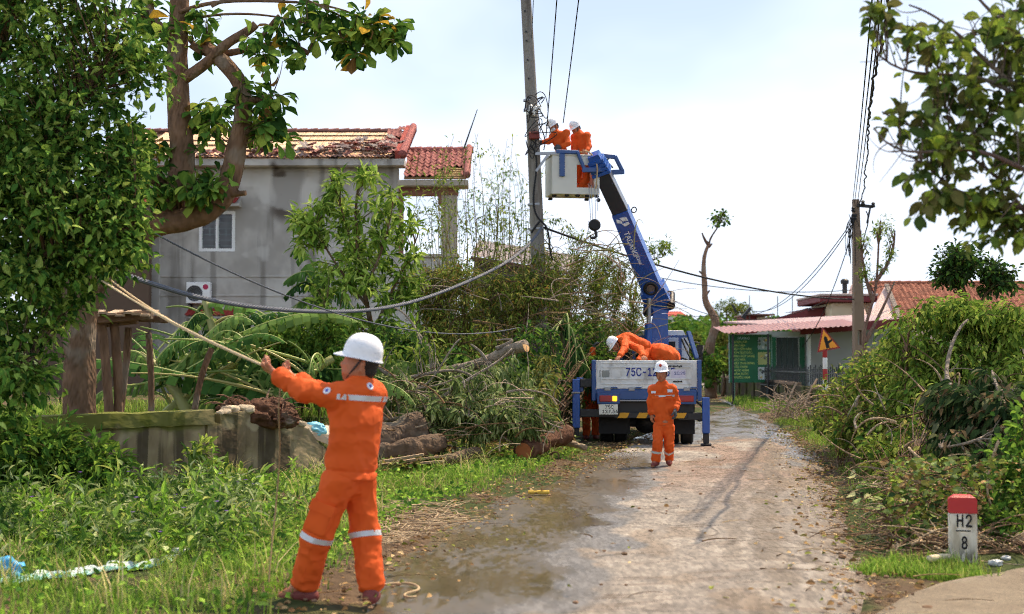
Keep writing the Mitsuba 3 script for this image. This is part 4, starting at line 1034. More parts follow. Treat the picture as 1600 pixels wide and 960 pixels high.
def timber_frame():
    t = thing('timber_frame', 'rough timber posts carrying a broken plank roof beside the tree trunk', 'timber frame')
    D = 18.4
    for i, (px0, px1, top, rr, d) in enumerate(((172, 158, 503, .062, D), (186, 178, 500, .062, D + .1), (182, 201, 512, .05, D + .4), (128, 140, 520, .05, D + .8), (236, 232, 520, .045, D + 1.2))):
        a = P(px0, 662, d); a[2] = float(gh(a[0], a[1])) - .05; b = P(px1, top, d)
        m = tube(spline([a, (a + b) / 2 + [.02, 0, 0], b], 16), [rr] * 16, 10, rough=.14, seed=i)
        part(t, 'post', m, 'bark', smooth=True, color=tint(m[0], srgb(122, 96, 74), .3, 6, i))
    for i, (x0, y0, x1, y1, w) in enumerate(((136, 500, 238, 492, .12), (120, 510, 215, 500, .10), (150, 494, 262, 500, .09))):
        m = beam(P(x0, y0, D - .15 + .25 * i), P(x1, y1, D - .1 + .25 * i), .14, w, c=.01)
        part(t, 'beam', m, 'bark', color=tint(m[0], srgb(120, 96, 76), .3, 5, i))
    for i in range(9):
        m = beam(P(122 + i * 13, 489 + (i % 3) * 2, D - .3), P(130 + i * 14, 486 + (i % 2) * 3, D + 1.1), .12, .03)
        part(t, 'plank', m, 'vc_matte', color=tint(m[0], srgb(170, 148, 124) * (1 - .05 * (i % 4)), .2, 6, i))
    s = PP([(302, 662, 19.6), (312, 600, 19.7), (331, 545, 19.8)]); s[0, 2] = float(gh(s[0, 0], s[0, 1]))
    m = tube(spline(s, 14), [.045] * 14, 9, rough=.2)
    solo('wooden_stake', 'leaning brown stake standing among the fallen banana plants', 'stake', m, 'bark', smooth=True, color=tint(m[0], srgb(112, 84, 62), .3, 6))
timber_frame()
# poles
def pole_main():
    t = thing('concrete_pole', 'tall round grey concrete power pole leaning left beside the bucket', 'pole')
    D = 29.6
    a, b, c = P(848, 660, D), P(841, 415, D), P(818, -60, D)
    a[2] = float(gh(a[0], a[1])) - .2
    p = spline([a, b, c], 40)
    part(t, 'shaft', tube(p, np.linspace(.175, .105, 40), 28), 'concrete', smooth=40)
    n = unit(c - b)
    for py in (20, 52, 66, 96, 125, 155, 180):
        q = P(818 + (py / 415) * 23 + 1, py, D) + [0.0, -.128, 0]
        part(t, 'bolt_hole', tube([q, q + [0, -.012, 0]], .022, 8), 'dark_metal')
    for py, rr in ((157, .125), (172, .13), (320, .155), (358, .165)):
        q = P(818 + (py / 415) * 23, py, D)
        part(t, 'strap', tube([q - n * .02, q + n * .02], rr, 20), 'steel')
    hard = thing('pole_fittings', 'rusty clamps, insulators and loose wires on the leaning pole by the workers', 'fittings')
    for i, (px, py) in enumerate(((829, 170), (836, 172), (842, 171), (826, 178), (834, 179))):
        q = P(px, py, D) + [0, -.17, 0]
        part(hard, 'insulator', lathe([(0, 0), (.035, 0), (.05, .03), (.03, .05), (.045, .08), (.025, .1), (0, .1)], 12, at=q - [0, 0, .05]), 'white_frame', smooth=40)
    part(hard, 'clamp', beam(P(826, 215, D) + [0, -.2, 0], P(843, 214, D) + [0, -.2, 0], .12, .16, c=.02), 'rust_red')
    r = np.random.default_rng(4)
    for i in range(9):
        x, y = r.uniform(822, 845), r.uniform(175, 235)
        pts = [P(x + r.normal(0, 9), y + r.normal(0, 14), D) + [0, -.17 - r.uniform(0, .12), 0] for _ in range(5)]
        part(hard, 'wire', tube(spline(pts, 24), .010, 5), 'black_rubber')
    part(hard, 'wire', tube(spline([P(836, 190, D) + [0, -.2, 0], P(846, 205, D) + [0, -.2, 0], P(851, 222, D) + [0, -.15, 0], P(849, 236, D) + [0, -.1, 0]], 20), .012, 5), 'dark_metal')
    part(hard, 'wire', tube(spline([P(829, 230, D) + [0, -.2, 0], P(834, 300, D) + [0, -.2, 0], P(843, 345, D) + [0, -.2, 0], P(850, 352, D) + [0, -.2, 0], P(858, 380, D) + [0, -.2, 0], P(864, 408, D) + [0, -.15, 0]], 40), .02, 6), 'black_rubber')
    part(hard, 'wire', tube(spline([P(843, 348, D) + [0, -.2, 0], P(835, 358, D) + [0, -.22, 0], P(830, 366, D) + [0, -.2, 0]], 12), .022, 6), 'black_rubber')
    part(hard, 'bracket', beam(P(838, 158, D) + [0, -.16, 0], P(848, 154, D) + [0, -.16, 0], .03, .03), 'dark_metal')
    solo('short_post', 'short thin concrete post in the shrubs below the leaning pole', 'post', tube([P(862, 520, 30.5), P(863, 430, 30.5)], .07, 12), 'concrete', smooth=True)
pole_main()
def pole_right():
    t = thing('square_pole', 'square tapered brown concrete pole with snapped crossarm beside the road sign', 'pole')
    D = 47.0
    a, b = P(1344, 640, D), P(1337, 312, D); a[2] = float(gh(a[0], a[1])) - .1
    def ring(c, w): return [c + [x * w / 2, y * w / 2, 0] for x, y in ((-1, -1), (1, -1), (1, 1), (-1, 1))]
    m = wall_piece(ring(a, .42) + ring(b, .20), [])
    for z0 in (1.45, 2.2):                                          # the openings low in an H-section pole
        for k in range(1): m = m - manifold3d.Manifold.cube([.13, 1.2, .5]).translate([a[0] - .095, D - .6, z0])
    part(t, 'shaft', m, 'vc_matte', color=None) if False else part(t, 'shaft', m, 'square_concrete')
    part(t, 'crossarm', beam(P(1338, 322, D) + [0, -.14, 0], P(1362, 324, D) + [0, -.14, 0], .10, .10), 'dark_metal')
    part(t, 'crossarm_stub', beam(P(1358, 326, D) + [0, -.14, 0], P(1353, 350, D) + [0, -.14, 0], .05, .07, up=(0, 1, 0)), 'dark_metal')
    for px, py in ((1331, 328), (1333, 340), (1330, 345), (1362, 321), (1346, 318)):
        part(t, 'insulator', lathe([(0, 0), (.05, 0), (.08, .05), (.05, .09), (.07, .14), (.03, .18), (0, .18)], 10, at=P(px, py, D) + [0, -.2, -.1]), 'dark_metal')
    r = np.random.default_rng(6)
    for i in range(12):
        x, y = r.uniform(1322, 1340), r.uniform(335, 395)
        pts = [P(1334 + r.normal(0, 3), 335, D - .2), P(x, y, D - .25), P(x + r.normal(0, 4), y + r.uniform(5, 25), D - .2)]
        part(t, 'loose_wire', tube(spline(pts, 14), .012, 5), 'black_rubber')
    part(t, 'loose_wire', tube(spline(PP([(1353, 330), (1356, 350), (1350, 372), (1358, 396)], D - .2), 20), .02, 5), 'black_rubber')
mat('square_concrete', srgb(132, 112, 94), 0.9)
pole_right()
def wire(label, a, b, sag, rad, name='wire', group=None, m='black_rubber', n=60, col=None):
    t = np.linspace(0, 1, n)[:, None]
    p = a * (1 - t) + b * t - np.array([0, 0, 1.0]) * sag * 4 * t * (1 - t)
    return solo(name, label, 'wire', tube(p, rad, 6), m, smooth=True, group=group, color=col)
def wires():
    D = 29.5
    wire('left of the two overhead wires rising from the bucket out of the frame', P(853, 215, D), P(873, -40, 22), .05, .011)
    wire('right of the two overhead wires rising from the bucket out of the frame', P(880, 192, D), P(909, -40, 22), .03, .011)
    wire('short wire hugging the top of the leaning pole', P(831, 60, D - .2), P(835, -40, 26), .0, .009)
    top = P(1335, 318, 46.8)
    for i, x in enumerate((1368, 1378, 1384)):
        wire(['leftmost of the thin wires running up from the square pole', 'middle thin wire running up from the square pole', 'right thin wire running up from the square pole'][i], top + [(-.06, 0, .1)[i], 0, 0], P(x, -60, 16), .12, .012)
    p = spline([P(1344, 322, 46.6), P(1356, 220, 33), P(1368, 110, 22), P(1390, 0, 16), P(1396, -60, 14)], 160)
    q_ = np.linspace(0, 40, 160)[:, None] * [1, 0, 0]; w = np.stack([.12 * (vnoise(q_, .8, 3) - .5) + .05 * (vnoise(q_, 1.9, 5) - .5), 0 * p[:, 0], .0 * p[:, 0]], 1)
    solo('twisted_wire', 'kinked bundled wire running up from the square pole', 'wire', tube(p + w, .02, 6), 'black_rubber', smooth=True)
    wire('dark cable crossing the sky from the leaning pole to the square pole', P(850, 356, 29.4), P(1336, 468, 47), .35, .024)
    wire('faint upper wire behind the bare trunk', P(1020, 432, 60), P(1400, 445, 66), .5, .018, col=None)
    wire('faint lower wire passing the bare trunk', P(1030, 458, 60), P(1290, 470, 62), 1.0, .016)
    wire('lowest faint wire over the far trees', P(990, 482, 62), P(1170, 486, 66), .3, .015)
    for i, (y0, x1, y1) in enumerate(((345, 1160, 492), (350, 1175, 486), (362, 1180, 496))):
        wire(['upper of the wires sloping from the square pole to the far houses', 'second wire sloping from the square pole to the far houses', 'slack wire drooping from the square pole to the kiosk'][i], P(1332, y0, 46.8), P(x1, y1, 74), (.9, .9, 3.0)[i], .016)
    # thin cable and the thick twisted cable in front of the house
    wire('thin grey cable slanting down across the house wall into the shrubs', P(200, 342, 15.5), P(812, 512, 27.5), .55, .011, m='cable_grey')
    pts = [P(120, 408, 14.0), P(190, 428, 15.0), P(300, 462, 16.8), P(400, 480, 18.5), P(500, 487, 20.4), P(580, 484, 22.2), P(660, 467, 24.2), P(740, 436, 26.2), P(800, 404, 27.8), P(846, 356, 29.3)]
    n = 420
    p = spline(pts, n); L = np.r_[0, np.cumsum(np.linalg.norm(np.diff(p, axis=0), axis=1))]
    t = np.gradient(p, axis=0); t /= np.linalg.norm(t, axis=1, keepdims=True)
    a = np.cross(t, [0, 0, 1.0]); a /= np.linalg.norm(a, axis=1, keepdims=True); b = np.cross(a, t)
    k = thing('twisted_cable', 'thick grey twisted power cable sagging across the house front to the leaning pole', 'cable')
    for s in range(4):
        ph = L / .34 * 2 * np.pi + s * np.pi / 2
        part(k, 'strand', tube(p + a * (np.cos(ph) * .0165)[:, None] + b * (np.sin(ph) * .0165)[:, None], .0155, 6), 'cable_grey', smooth=True)
mat('cable_grey', srgb(84, 88, 98), 0.6)
wires()
def pull_rope():
    t = thing('pull_rope', 'pale doubled rope stretched from the tree to the hands of the rope man', 'rope')
    lh, rh = P(411, 571, 9.19), P(441, 583, 9.33)
    for i, (x, y, o) in enumerate(((136, 424, 0), (150, 430, .04), (158, 426, -.03))):
        a = P(x, y, 12.6)
        p = np.linspace(0, 1, 40)[:, None]
        q = a * (1 - p) + (lh + [0, 0, .0]) * p - np.array([0, 0, 1]) * (.04 + .012 * i) * 4 * p * (1 - p)
        q = np.vstack([q, lh * .6 + rh * .4, rh])if i == 0 else q
        part(t, 'strand', tube(q, .0085, 6, rough=.15), 'vc_matte', smooth=True, color=tint(tube(q, .0085, 6)[0], srgb(206, 184, 146), .15, 20, i))
    tail = spline([rh, rh + [-.02, .0, -.3], P(437, 700, 9.5), P(430, 800, 9.5), P(424, 860, 9.4), P(420, 912, 9.3)], 50)
    m = tube(tail, .0055, 6); part(t, 'tail', m, 'vc_matte', smooth=True, color=tint(m[0], srgb(150, 130, 98), .15, 9))
    g = [G(x, y) + [0, 0, .035] for x, y in ((600, 922), (640, 920), (652, 924), (648, 932), (632, 938), (640, 942), (650, 941))]
    m = tube(spline(g, 50), .009, 6); solo('rope_end', 'loose rope end lying on the wet road beside the rope man', 'rope', m, 'vc_matte', smooth=True, color=tint(m[0], srgb(176, 152, 118), .15, 9))
pull_rope()
# the milestone
def milestone():
    t = thing('milestone', 'white kilometre stone with red cap lettered H2 over 8', 'milestone')
    c = G(1506, 889); s = c[1] / F
    w, h, dp = 42 * s, 113 * s, .15
    a = -.24
    M = rotz(a)
    def st(m): v, f = mesh_of(m); return v @ M.T + c, f
    mat('stone_white', srgb(214, 206, 188), 0.85)
    def stone_c(p, n, uv):
        b = fbm(p.x * 16, p.y * 16, p.z * 5, 4)
        cc = mix(srgb(216, 210, 196), srgb(176, 166, 146), smoothstep(0.35, 0.7, b))
        low = smoothstep(0.24, 0.03, p.z + 0.15 * (fbm(p.x * 40, p.y * 40, p.z * 3, 3) - 0.5))
        return mix(cc, srgb(74, 72, 48), low * smoothstep(0.40, 0.55, fbm(p.x * 46, p.y * 46, p.z * 6, 3)) * 0.9)
    scene['stone_paint'] = two({'type': 'bumpmap', 't': proc(lambda p, n, uv: fbm(p.x * 50, p.y * 50, p.z * 50, 3), 2e-3), 'scale': 0.004, 'bsdf': {'type': 'principled', 'base_color': proc(stone_c), 'roughness': 0.85, 'specular': 0.25}})
    zc = h * .755
    part(t, 'body', st(box([-w / 2, 0, -.1], [w / 2, dp, zc], .012)), 'stone_paint', label='chipped white stone body with algae at its foot')
    v, f = st(hullm([[x * q, y, z] for x in (-1, 1) for q, y, z in ((w / 2 + .001, -.001, zc + .001), (w / 2 + .001, dp + .001, zc + .001), (w / 2 + .001, -.001, h * .94), (w / 2 + .001, dp + .001, h * .94), (w / 2 - .04, .025, h), (w / 2 - .04, dp - .025, h), (w / 2 - .01, .0, h * .97))]))
    part(t, 'cap', (v, f), 'vc_semi', color=tint(v, srgb(176, 38, 40), .12, 20))
    R, U = M @ [1, 0, 0], np.array([0, 0, 1.0])
    for tx, hh, x, z, sx in (('H', .092, -.055 , .60, .62), ('2', .092, .010, .60, .72), ('8', .092, -.020, .30, .62)):
        part(t, 'lettering', lettering(tx, hh, (c + M @ [x * (w / .21), -.004, z * h - .015], R, U), depth=.003, sx=sx), 'text_black')
    part(t, 'line', st(box([-w * .26, -.004, h * .51], [w * .26, .0, h * .525])), 'text_black')
milestone()
# road sign
def road_sign():
    t = thing('road_sign', 'orange triangular side road warning sign on a red and white post', 'sign')
    D = 34.0
    b = P(1290, 671, D); b[2] = float(gh(b[0], b[1]))
    topz = P(1290, 516, D)[2]
    zs = P(1290, 548, D)[2]
    edges = np.linspace(zs + .1, b[2], 8)
    for i in range(7):
        part(t, 'post_band', tube([[b[0], D, edges[i + 1] + .001], [b[0], D, edges[i]]], .055, 16), 'vc_semi', color=[srgb(166, 36, 34), srgb(222, 220, 214)][i % 2], smooth=40)
    A, B, C = P(1285, 511, D - .1), P(1277, 551, D - .1), P(1313, 544, D - .04)
    n = unit(np.cross(B - A, C - A)); n = n if n[1] < 0 else -n
    ctr = (A + B + C) / 3
    def tri(k, o, th): return hullm([ctr + (q - ctr) * k + n * z for q in (A, B, C) for z in (o, o + th)])
    part(t, 'plate', tri(1.0, -.004, .012), 'lamp_red', label='red bordered warning triangle')
    part(t, 'face', tri(.80, .0085, .004), 'vc_semi', color=srgb(240, 156, 40))
    up = unit(A - (B + C) / 2); rt = np.cross(up, n); rt = -rt if rt[0] < 0 else rt
    q = lambda x, y, z: ctr + rt * x + up * y + n * z
    def sym(pts): return hullm([q(x, y, z) for x, y in pts for z in (.013, .017)])
    part(t, 'symbol', join([sym([(-.05, -.14), (.035, -.14), (.035, .10), (-.05, .10)]), sym([(-.05, .1), (.035, .1), (-.0075, .17)]), sym([(.036, -.04), (.14, -.0), (.14, .05), (.036, .02)]), sym([(-.05, -.141), (-.085, -.19), (-.03, -.16)]), sym([(.035, -.141), (.07, -.19), (.01, -.16)])]), 'text_black')
road_sign()
# green notice board
def billboard():
    t = thing('notice_board', 'green board listing goods in yellow with three photographs at its right edge', 'sign board')
    D = 56.5
    x0, x1, z0, z1 = X(1140, D), X(1205, D), Z(598, D), Z(524, D)
    part(t, 'panel', box([x0, D, z0], [x1, D + .05, z1]), 'green_paint')
    fr = join([box([x0 - .03, D - .012, z1 + .001], [x1 + .03, D + .06, z1 + .035]), box([x0 - .03, D - .012, z0], [x0 - .001, D + .06, z1]), box([x1 + .001, D - .012, z0], [x1 + .03, D + .06, z1])])
    part(t, 'frame', fr, 'vc_semi', color=srgb(130, 170, 160))
    lines = ['HƯƠNG SƠN', 'RƯỢU DỪA', 'SIM KHÔ', 'BỘT SẮN GÂN', 'BÚN NGŨ CỐC', 'TINH BỘT NGHỆ', 'MẬT MÍA', 'MẬT ONG RỪNG', 'DẦU TRÀM', 'NƯỚC MẮM', 'MẮM RUỐC', 'THUỐC NAM']
    for i, s in enumerate(lines):
        if i == 0: s, hh, x, col = 'HUONG', .095, x0 + .32, srgb(190, 220, 235)
        else: hh, x, col = .078, x0 + .14, srgb(196, 214, 120)
        z = z1 - .17 - i * .142
        m = lettering(s, hh, ([x, D - .002, z], [1, 0, 0], [0, 0, 1]), depth=.002)
        if m[0][:, 0].max() > x0 + 1.08: m = (np.column_stack([x + (m[0][:, 0] - x) * (x0 + 1.08 - x) / (m[0][:, 0].max() - x), m[0][:, 1:]]), m[1])
        part(t, 'lettering', m, 'vc_matte', color=col)
    r = np.random.default_rng(9)
    for i, c in enumerate(((150, 176, 178), (168, 178, 110), (186, 196, 194))):
        za, zb = z1 - .08 - i * .60, z1 - .58 - i * .60
        ph = part(t, 'photograph', box([x0 + 1.13, D - .008, zb], [x1 - .05, D - .002, za]), 'vc_semi', color=srgb(*c))
        for k in range(7):
            a, b = r.uniform(.06, .36), r.uniform(.08, .4)
            part(ph, 'print', lathe([(0, 0), (.05, 0), (.05, .003), (0, .003)], 8, (0, -1, 0), [x0 + 1.13 + a, D - .009 - .0035 * k, zb + b]), 'vc_semi', color=[srgb(90, 110, 70), srgb(210, 214, 206), srgb(80, 90, 96), srgb(200, 180, 90)][k % 4])
    for x in (x0 + .18, x1 - .18):
        part(t, 'leg', tube([[x, D + .09, 0], [x, D + .09, z1]], .035, 8), 'vc_semi', color=srgb(120, 160, 150))
billboard()
def far_wall():
    w = thing('roadside_wall', 'dark weathered low wall with piers along the far right of the road', 'wall')
    pts = np.array([G(1098, 611), G(1120, 616), G(1150, 622), G(1200, 632), G(1250, 648), G(1300, 672)])
    pts[:, 0] += .25
    r = np.random.default_rng(10)
    H = .86
    n = 0
    for a, b in zip(pts[:-1], pts[1:]):
        L = np.linalg.norm(b - a); k = max(1, int(L / 2.4))
        for i in range(k):
            p, q = a + (b - a) * i / k, a + (b - a) * (i + 1) / k
            u = unit(q - p); nn = np.array([u[1], -u[0], 0])
            e = .16 * u
            part(w, 'panel', rough_box([c + nn * o + [0, 0, z] for c in (p + e, q - e) for o in (-.08, .08) for z in (-.1, H)], .03, n, .3), 'dark_wall')
            part(w, 'pier', rough_box([p + u * c + nn * o + [0, 0, z] for c in (-.155, .155) for o in (-.15, .15) for z in (-.1, H + .02)], .02, n + 50, .3), 'dark_wall')
            if r.random() < .8: part(w, 'coping', rough_box([c + nn * o + [0, 0, z] for c in (p + e * 1.02, q - e * 1.02) for o in (-.14, .14) for z in (H + .003, H + .09 + r.uniform(-.01, .02))], .03, n + 90, .3), 'coping_stone')
            n += 1
    fence = thing('iron_fence', 'thin dark iron pickets standing above the roadside wall before the shop', 'fence')
    a, b = P(1168, 612, 57.6), P(1300, 640, 38)
    for i in range(60):
        t = i / 59; p = a + (b - a) * t; p[0] += .55; p[2] = H * .2
        part(fence, 'picket', beam(p, p + [0, 0, 1.25 + .06 * ((i * 7) % 3)], .03, .03, up=(0, 1, 0)), 'dark_metal')
    for z in (.75, 1.3):
        part(fence, 'rail', beam([a[0] + .55, a[1] + .04, z], [b[0] + .55, b[1] + .04, z], .03, .05), 'dark_metal')
    r = np.random.default_rng(12)
    for i, (x0, y0, x1, y1, d) in enumerate(((1230, 640, 1245, 598, 42), (1258, 636, 1277, 592, 40))):
        m = tube(spline(PP([(x0, y0), ((x0 + x1) / 2 - 2, (y0 + y1) / 2), (x1, y1)], d), 10), np.linspace(.05, .03, 10), 7, rough=.15)
        solo('pale_stick', ['pale snapped stick leaning on the roadside wall, left of two', 'pale snapped stick leaning on the roadside wall near the sign'][i], 'stick', m, 'bark', smooth=True, color=tint(m[0], srgb(196, 168, 138), .15, 6))
scene['dark_wall'] = two({'type': 'principled', 'base_color': proc(lambda p, n, uv: mix(mix(srgb(88, 80, 66), srgb(58, 52, 42), fbm(p.x * 2, p.y * 2, p.z * 2, 4)), srgb(74, 82, 40), smoothstep(0.45, 0.6, fbm(p.x * 1.3, p.y * 1.3, p.z * 3, 3)) * 0.7)), 'roughness': 0.95, 'specular': 0.15})
mat('coping_stone', srgb(122, 102, 84), 0.9)
far_wall()
def bare_heap():
    r = np.random.default_rng(14)
    t = thing('brushwood_heap', 'grey heap of dry brushwood on the verge before the road sign', 'branch pile')
    ms, C = [], []
    for k in range(130):
        a = P(r.uniform(1205, 1285), r.uniform(622, 668), r.uniform(36, 43)); a[2] = max(a[2], float(gh(a[0], a[1])))
        a[2] = min(a[2], 1.0)
        d = rdir_(r); L = r.uniform(.4, 1.2)
        m = tube(spline([a, a + d * L * .5 + rdir_(r) * .1, a + d * L - [0, 0, .12]], 7), np.linspace(.018, .006, 7), 5, cap=False)
        ms.append(m); C.append(np.tile(srgb(168, 146, 122) * r.uniform(.6, 1.15), (len(m[0]), 1)))
    part(t, 'twigs', join(ms), 'bark', color=np.vstack(C), kind='stuff')
bare_heap()
def oddments():
    # blue bag behind the broken wall, plastic strip in the grass
    c = P(491, 672, 19.6); v, f = lump(c, (.17, .12, .10), 3, .45, 2.5, 4)
    solo('plastic_bag', 'pale blue crumpled plastic bag on the rubble left of the rope man', 'bag', (v, f), 'vc_semi', smooth=True, color=tint(v, srgb(120, 190, 210), .3, 14))
    pts = np.array([G(-30, 935), G(30, 926), G(85, 921), G(130, 918), G(175, 909), G(215, 907), G(240, 901), G(268, 893)])
    p = spline(pts, 70); V = []
    for i, q in enumerate(p):
        h = .03 + .014 * math.sin(i * .5) + .012 * math.sin(i * 1.3)
        z = float(gh(q[0], q[1]))
        wv = .03 * math.sin(i * .9)
        V += [[q[0], q[1] - .03 + wv, z + .02], [q[0] + .01, q[1] + .02 + wv, z + .02 + h * .6], [q[0], q[1] + .09 + wv * .5, z + .02 + h], [q[0] + .02, q[1] + .17, z + .03 + h * .7]]
    fq = [[4 * i + k, 4 * i + 4 + k, 4 * i + 5 + k, 4 * i + 1 + k] for i in range(69) for k in range(3)]
    V = np.array(V)
    solo('plastic_sheet', 'long pale torn plastic sheet lying in the foreground grass', 'plastic sheet', (V, np.array(fq)), 'vc_semi', smooth=True, color=np.where((V[:, 2] > V[:, 2].mean())[:, None], srgb(176, 190, 186), srgb(104, 150, 142)))
    c = G(8, 920); v, f = lump(c + [0, 0, .11], (.13, .10, .12), 3, .5, 2.2, 9)
    solo('blue_wrapper', 'bright blue plastic bag at the left end of the pale sheet', 'bag', (v, f), 'vc_semi', smooth=True, color=tint(v, srgb(70, 160, 205), .35, 12))
    for i, (px, py, r_, lab) in enumerate(((410, 775, .05, 'white plastic scrap in the weeds below the broken wall'), (278, 878, .05, 'white crumpled scrap above the right end of the plastic sheet'), (290, 872, .035, 'smaller white scrap beside the crumpled one'), (1555, 893, .042, 'grey white rag on the dirt right of the milestone'), (1572, 885, .03, 'small pale rag behind the grey white one'))):
        c = G(px, py); v, f = lump(c + [0, 0, float(gh(c[0], c[1])) + r_ * .5], (r_ * 1.3, r_, r_ * .7), 2, .5, 2.2, 30 + i)
        solo('plastic_scrap', lab, 'scrap', (v, f), 'vc_semi', smooth=True, color=tint(v, srgb(186, 190, 188), .3, 14))
    a, b = G(1452, 895), G(1486, 890)
    solo('cut_stick', 'pale peeled stick lying in the grass at the foot of the milestone', 'stick', tube(spline([a + [0, 0, .1], (a + b) / 2 + [0, 0, .1], b + [0, 0, .09]], 8), .028, 9, rough=.1), 'vc_matte', smooth=True, color=srgb(206, 190, 160))
    c = G(842, 776); m = box(c + [-.13, -.03, .03], c + [.13, .04, .07], .01)
    solo('yellow_block', 'small yellow wooden block at the puddle edge', 'block', m, 'vc_matte', color=srgb(206, 170, 74))
    c = G(1600, 872); v, f = lump(c + [0.06, 0, .1], (.16, .14, .13), 3, .25, 1.6, 3)
    solo('boulder', 'brown stone at the right edge above the driveway', 'stone', (v, f), 'vc_matte', smooth=True, color=tint(v, srgb(146, 122, 98), .2, 8))
    # antennas and dish on the far roofs
    for i, (px, y0, y1, d) in enumerate(((1171, 500, 462, 74), (1215, 492, 463, 71), (1238, 488, 462, 71))):
        solo('antenna', ['thin antenna mast on the small kiosk', 'thin antenna mast left on the red annex', 'thin antenna mast right on the red annex'][i], 'antenna', tube(PP([(px, y0), (px, y1)], d), .025, 5), 'steel')
    t = thing('tilted_panel', 'dark tilted antenna rack on a stick left of the small kiosk', 'antenna')
    part(t, 'rack', beam(P(1160, 497, 73), P(1172, 482, 73), .28, .16), 'dark_metal')
    part(t, 'arm', beam(P(1150, 488, 73), P(1144, 476, 73), .10, .08, up=(0, 1, 0)), 'dark_metal')
    part(t, 'mast', tube([[X(1163, 73), 73, 0], P(1164, 494, 73)], .05, 6), 'dark_metal')
oddments()
def left_annex():
    t = thing('brick_annex', 'dark brown wall of a neighbouring house behind the leafy tree', 'house')
    D = 43.0
    part(t, 'wall', box([X(60, D), D, 0], [X(232, D), D + .3, Z(345, D)]), 'vc_matte', color=srgb(96, 78, 64))
    part(t, 'side', box([X(60, D), D + .303, 0], [X(60, D) + .3, D + 4, Z(345, D)]), 'vc_matte', color=srgb(96, 78, 64))
    for i in range(26):
        v, f = wavy_tile(.3, 1.1, .03)
        part(t, 'roof_tile', (v @ rot([1, 0, 0], .5).T + [X(-120, D) + i * .31, D - .3, Z(318, D)], f), 'vc_matte', color=srgb(160, 70, 58))
left_annex()
# ------------------------------------------------------------------ people
def cloth_c(c0, c1):
    return lambda p, n, uv: mix(c0, c1, fbm(p.x * 6, p.y * 6, p.z * 6, 4))
def weave(p, n, uv): return fbm(p.x * 26, p.y * 26, p.z * 20, 3) + 0.12 * noise(p.x * 420, p.y * 420, p.z * 420)
scene['orange_cloth'] = two({'type': 'bumpmap', 't': proc(weave, 2e-3), 'scale': 0.006, 'bsdf': {'type': 'principled', 'base_color': proc(cloth_c(srgb(222, 96, 34), srgb(204, 80, 26))), 'roughness': 0.8, 'specular': 0.25, 'sheen': 0.3}})
mat('skin', VC, 0.5, spec=0.4)
mat('hair', srgb(16, 13, 12), 0.6)
mat('helmet_white', srgb(236, 237, 238), 0.28, coat=0.5)
mat('tape', srgb(196, 198, 198), 0.4, metallic=0.2)
mat('shoe_brown', srgb(120, 54, 48), 0.65)
mat('glove_grey', srgb(70, 74, 78), 0.85)
mat('patch_white', srgb(210, 214, 222), 0.7)
SKIN = srgb(172, 112, 82)
def folds(amp, seed, bends=(), aniso=(1, 1, .55)):
    """Cloth: long sharp-edged creases, and short ones radiating from the bends [(point, axis, reach)]."""
    def f(p):
        w = np.stack([meshkit.noise(p * 5.0 + seed + 7 * k, seed + k) - .5 for k in range(3)], -1) * .09
        q = (p + w) * np.array(aniso)
        ridge = lambda x, s: 1 - np.abs(meshkit.noise(x, s) * 2 - 1) * 2.2
        d = -amp * 1.25 * np.clip(ridge(q * 10.0 + seed, seed), -.2, 1) - amp * .55 * np.clip(ridge(q * 23.0 + seed, seed + 5), -.2, 1)
        for c, a, r in bends:
            e = p - np.asarray(c); u = unit(a); s = e @ u; k = np.exp(-(np.linalg.norm(e, axis=1) / r) ** 2 * 1.6)
            g = (s + (meshkit.noise(p * 9.0 + seed, seed + 2) - .5) * .11) / .075
            d = d - amp * 1.1 * k * np.clip(1 - np.abs((g - np.floor(g)) * 2 - 1) * 2.0, -.3, 1) * np.clip(meshkit.noise(p * 12 + seed, seed + 9) * 2.4 - .5, 0, 1)
        return d
    return f
def hand_prims(wrist, palm_dir, palm_nrm, thumb_side, curl, sc=1.0):
    """Palm and five fingers; curl: radians per joint towards palm_nrm."""
    u, n = unit(palm_dir), unit(palm_nrm); n = unit(n - u * (n @ u)); s = unit(np.cross(u, n)) * thumb_side
    w = np.asarray(wrist, float)
    P_ = []
    knuck = []
    for i, (off, ln) in enumerate(((.030, .072), (.010, .080), (-.011, .074), (-.030, .058))):
        k = w + u * (.085 - abs(i - 1) * .004) * sc + s * off * sc
        P_.append((w + s * off * .6 * sc, k, .0165 * sc, .0125 * sc))
        d, p0 = u, k
        for j, frac in enumerate((.45, .32, .23)):
            a = float(curl[i]) if hasattr(curl, '__len__') else curl
            d = unit(rot(np.cross(d, n), a) @ d)
            p1 = p0 + d * ln * frac * sc
            P_.append((p0, p1, (.0098 - .001 * j) * sc, (.0090 - .001 * j) * sc)); p0 = p1
            n_ = n
    t0 = w + u * .022 * sc + s * .028 * sc
    t1 = t0 + unit(s * .75 + u * .7 + n * .35) * .038 * sc
    t2 = t1 + unit(s * .25 + u * .75 + n * .6) * .032 * sc
    t3 = t2 + unit(-s * .1 + u * .7 + n * .7) * .024 * sc
    P_ += [(w + s * .01, t1, .017 * sc, .0135 * sc), (t1, t2, .0125 * sc, .0105 * sc), (t2, t3, .0105 * sc, .009 * sc)]
    return P_
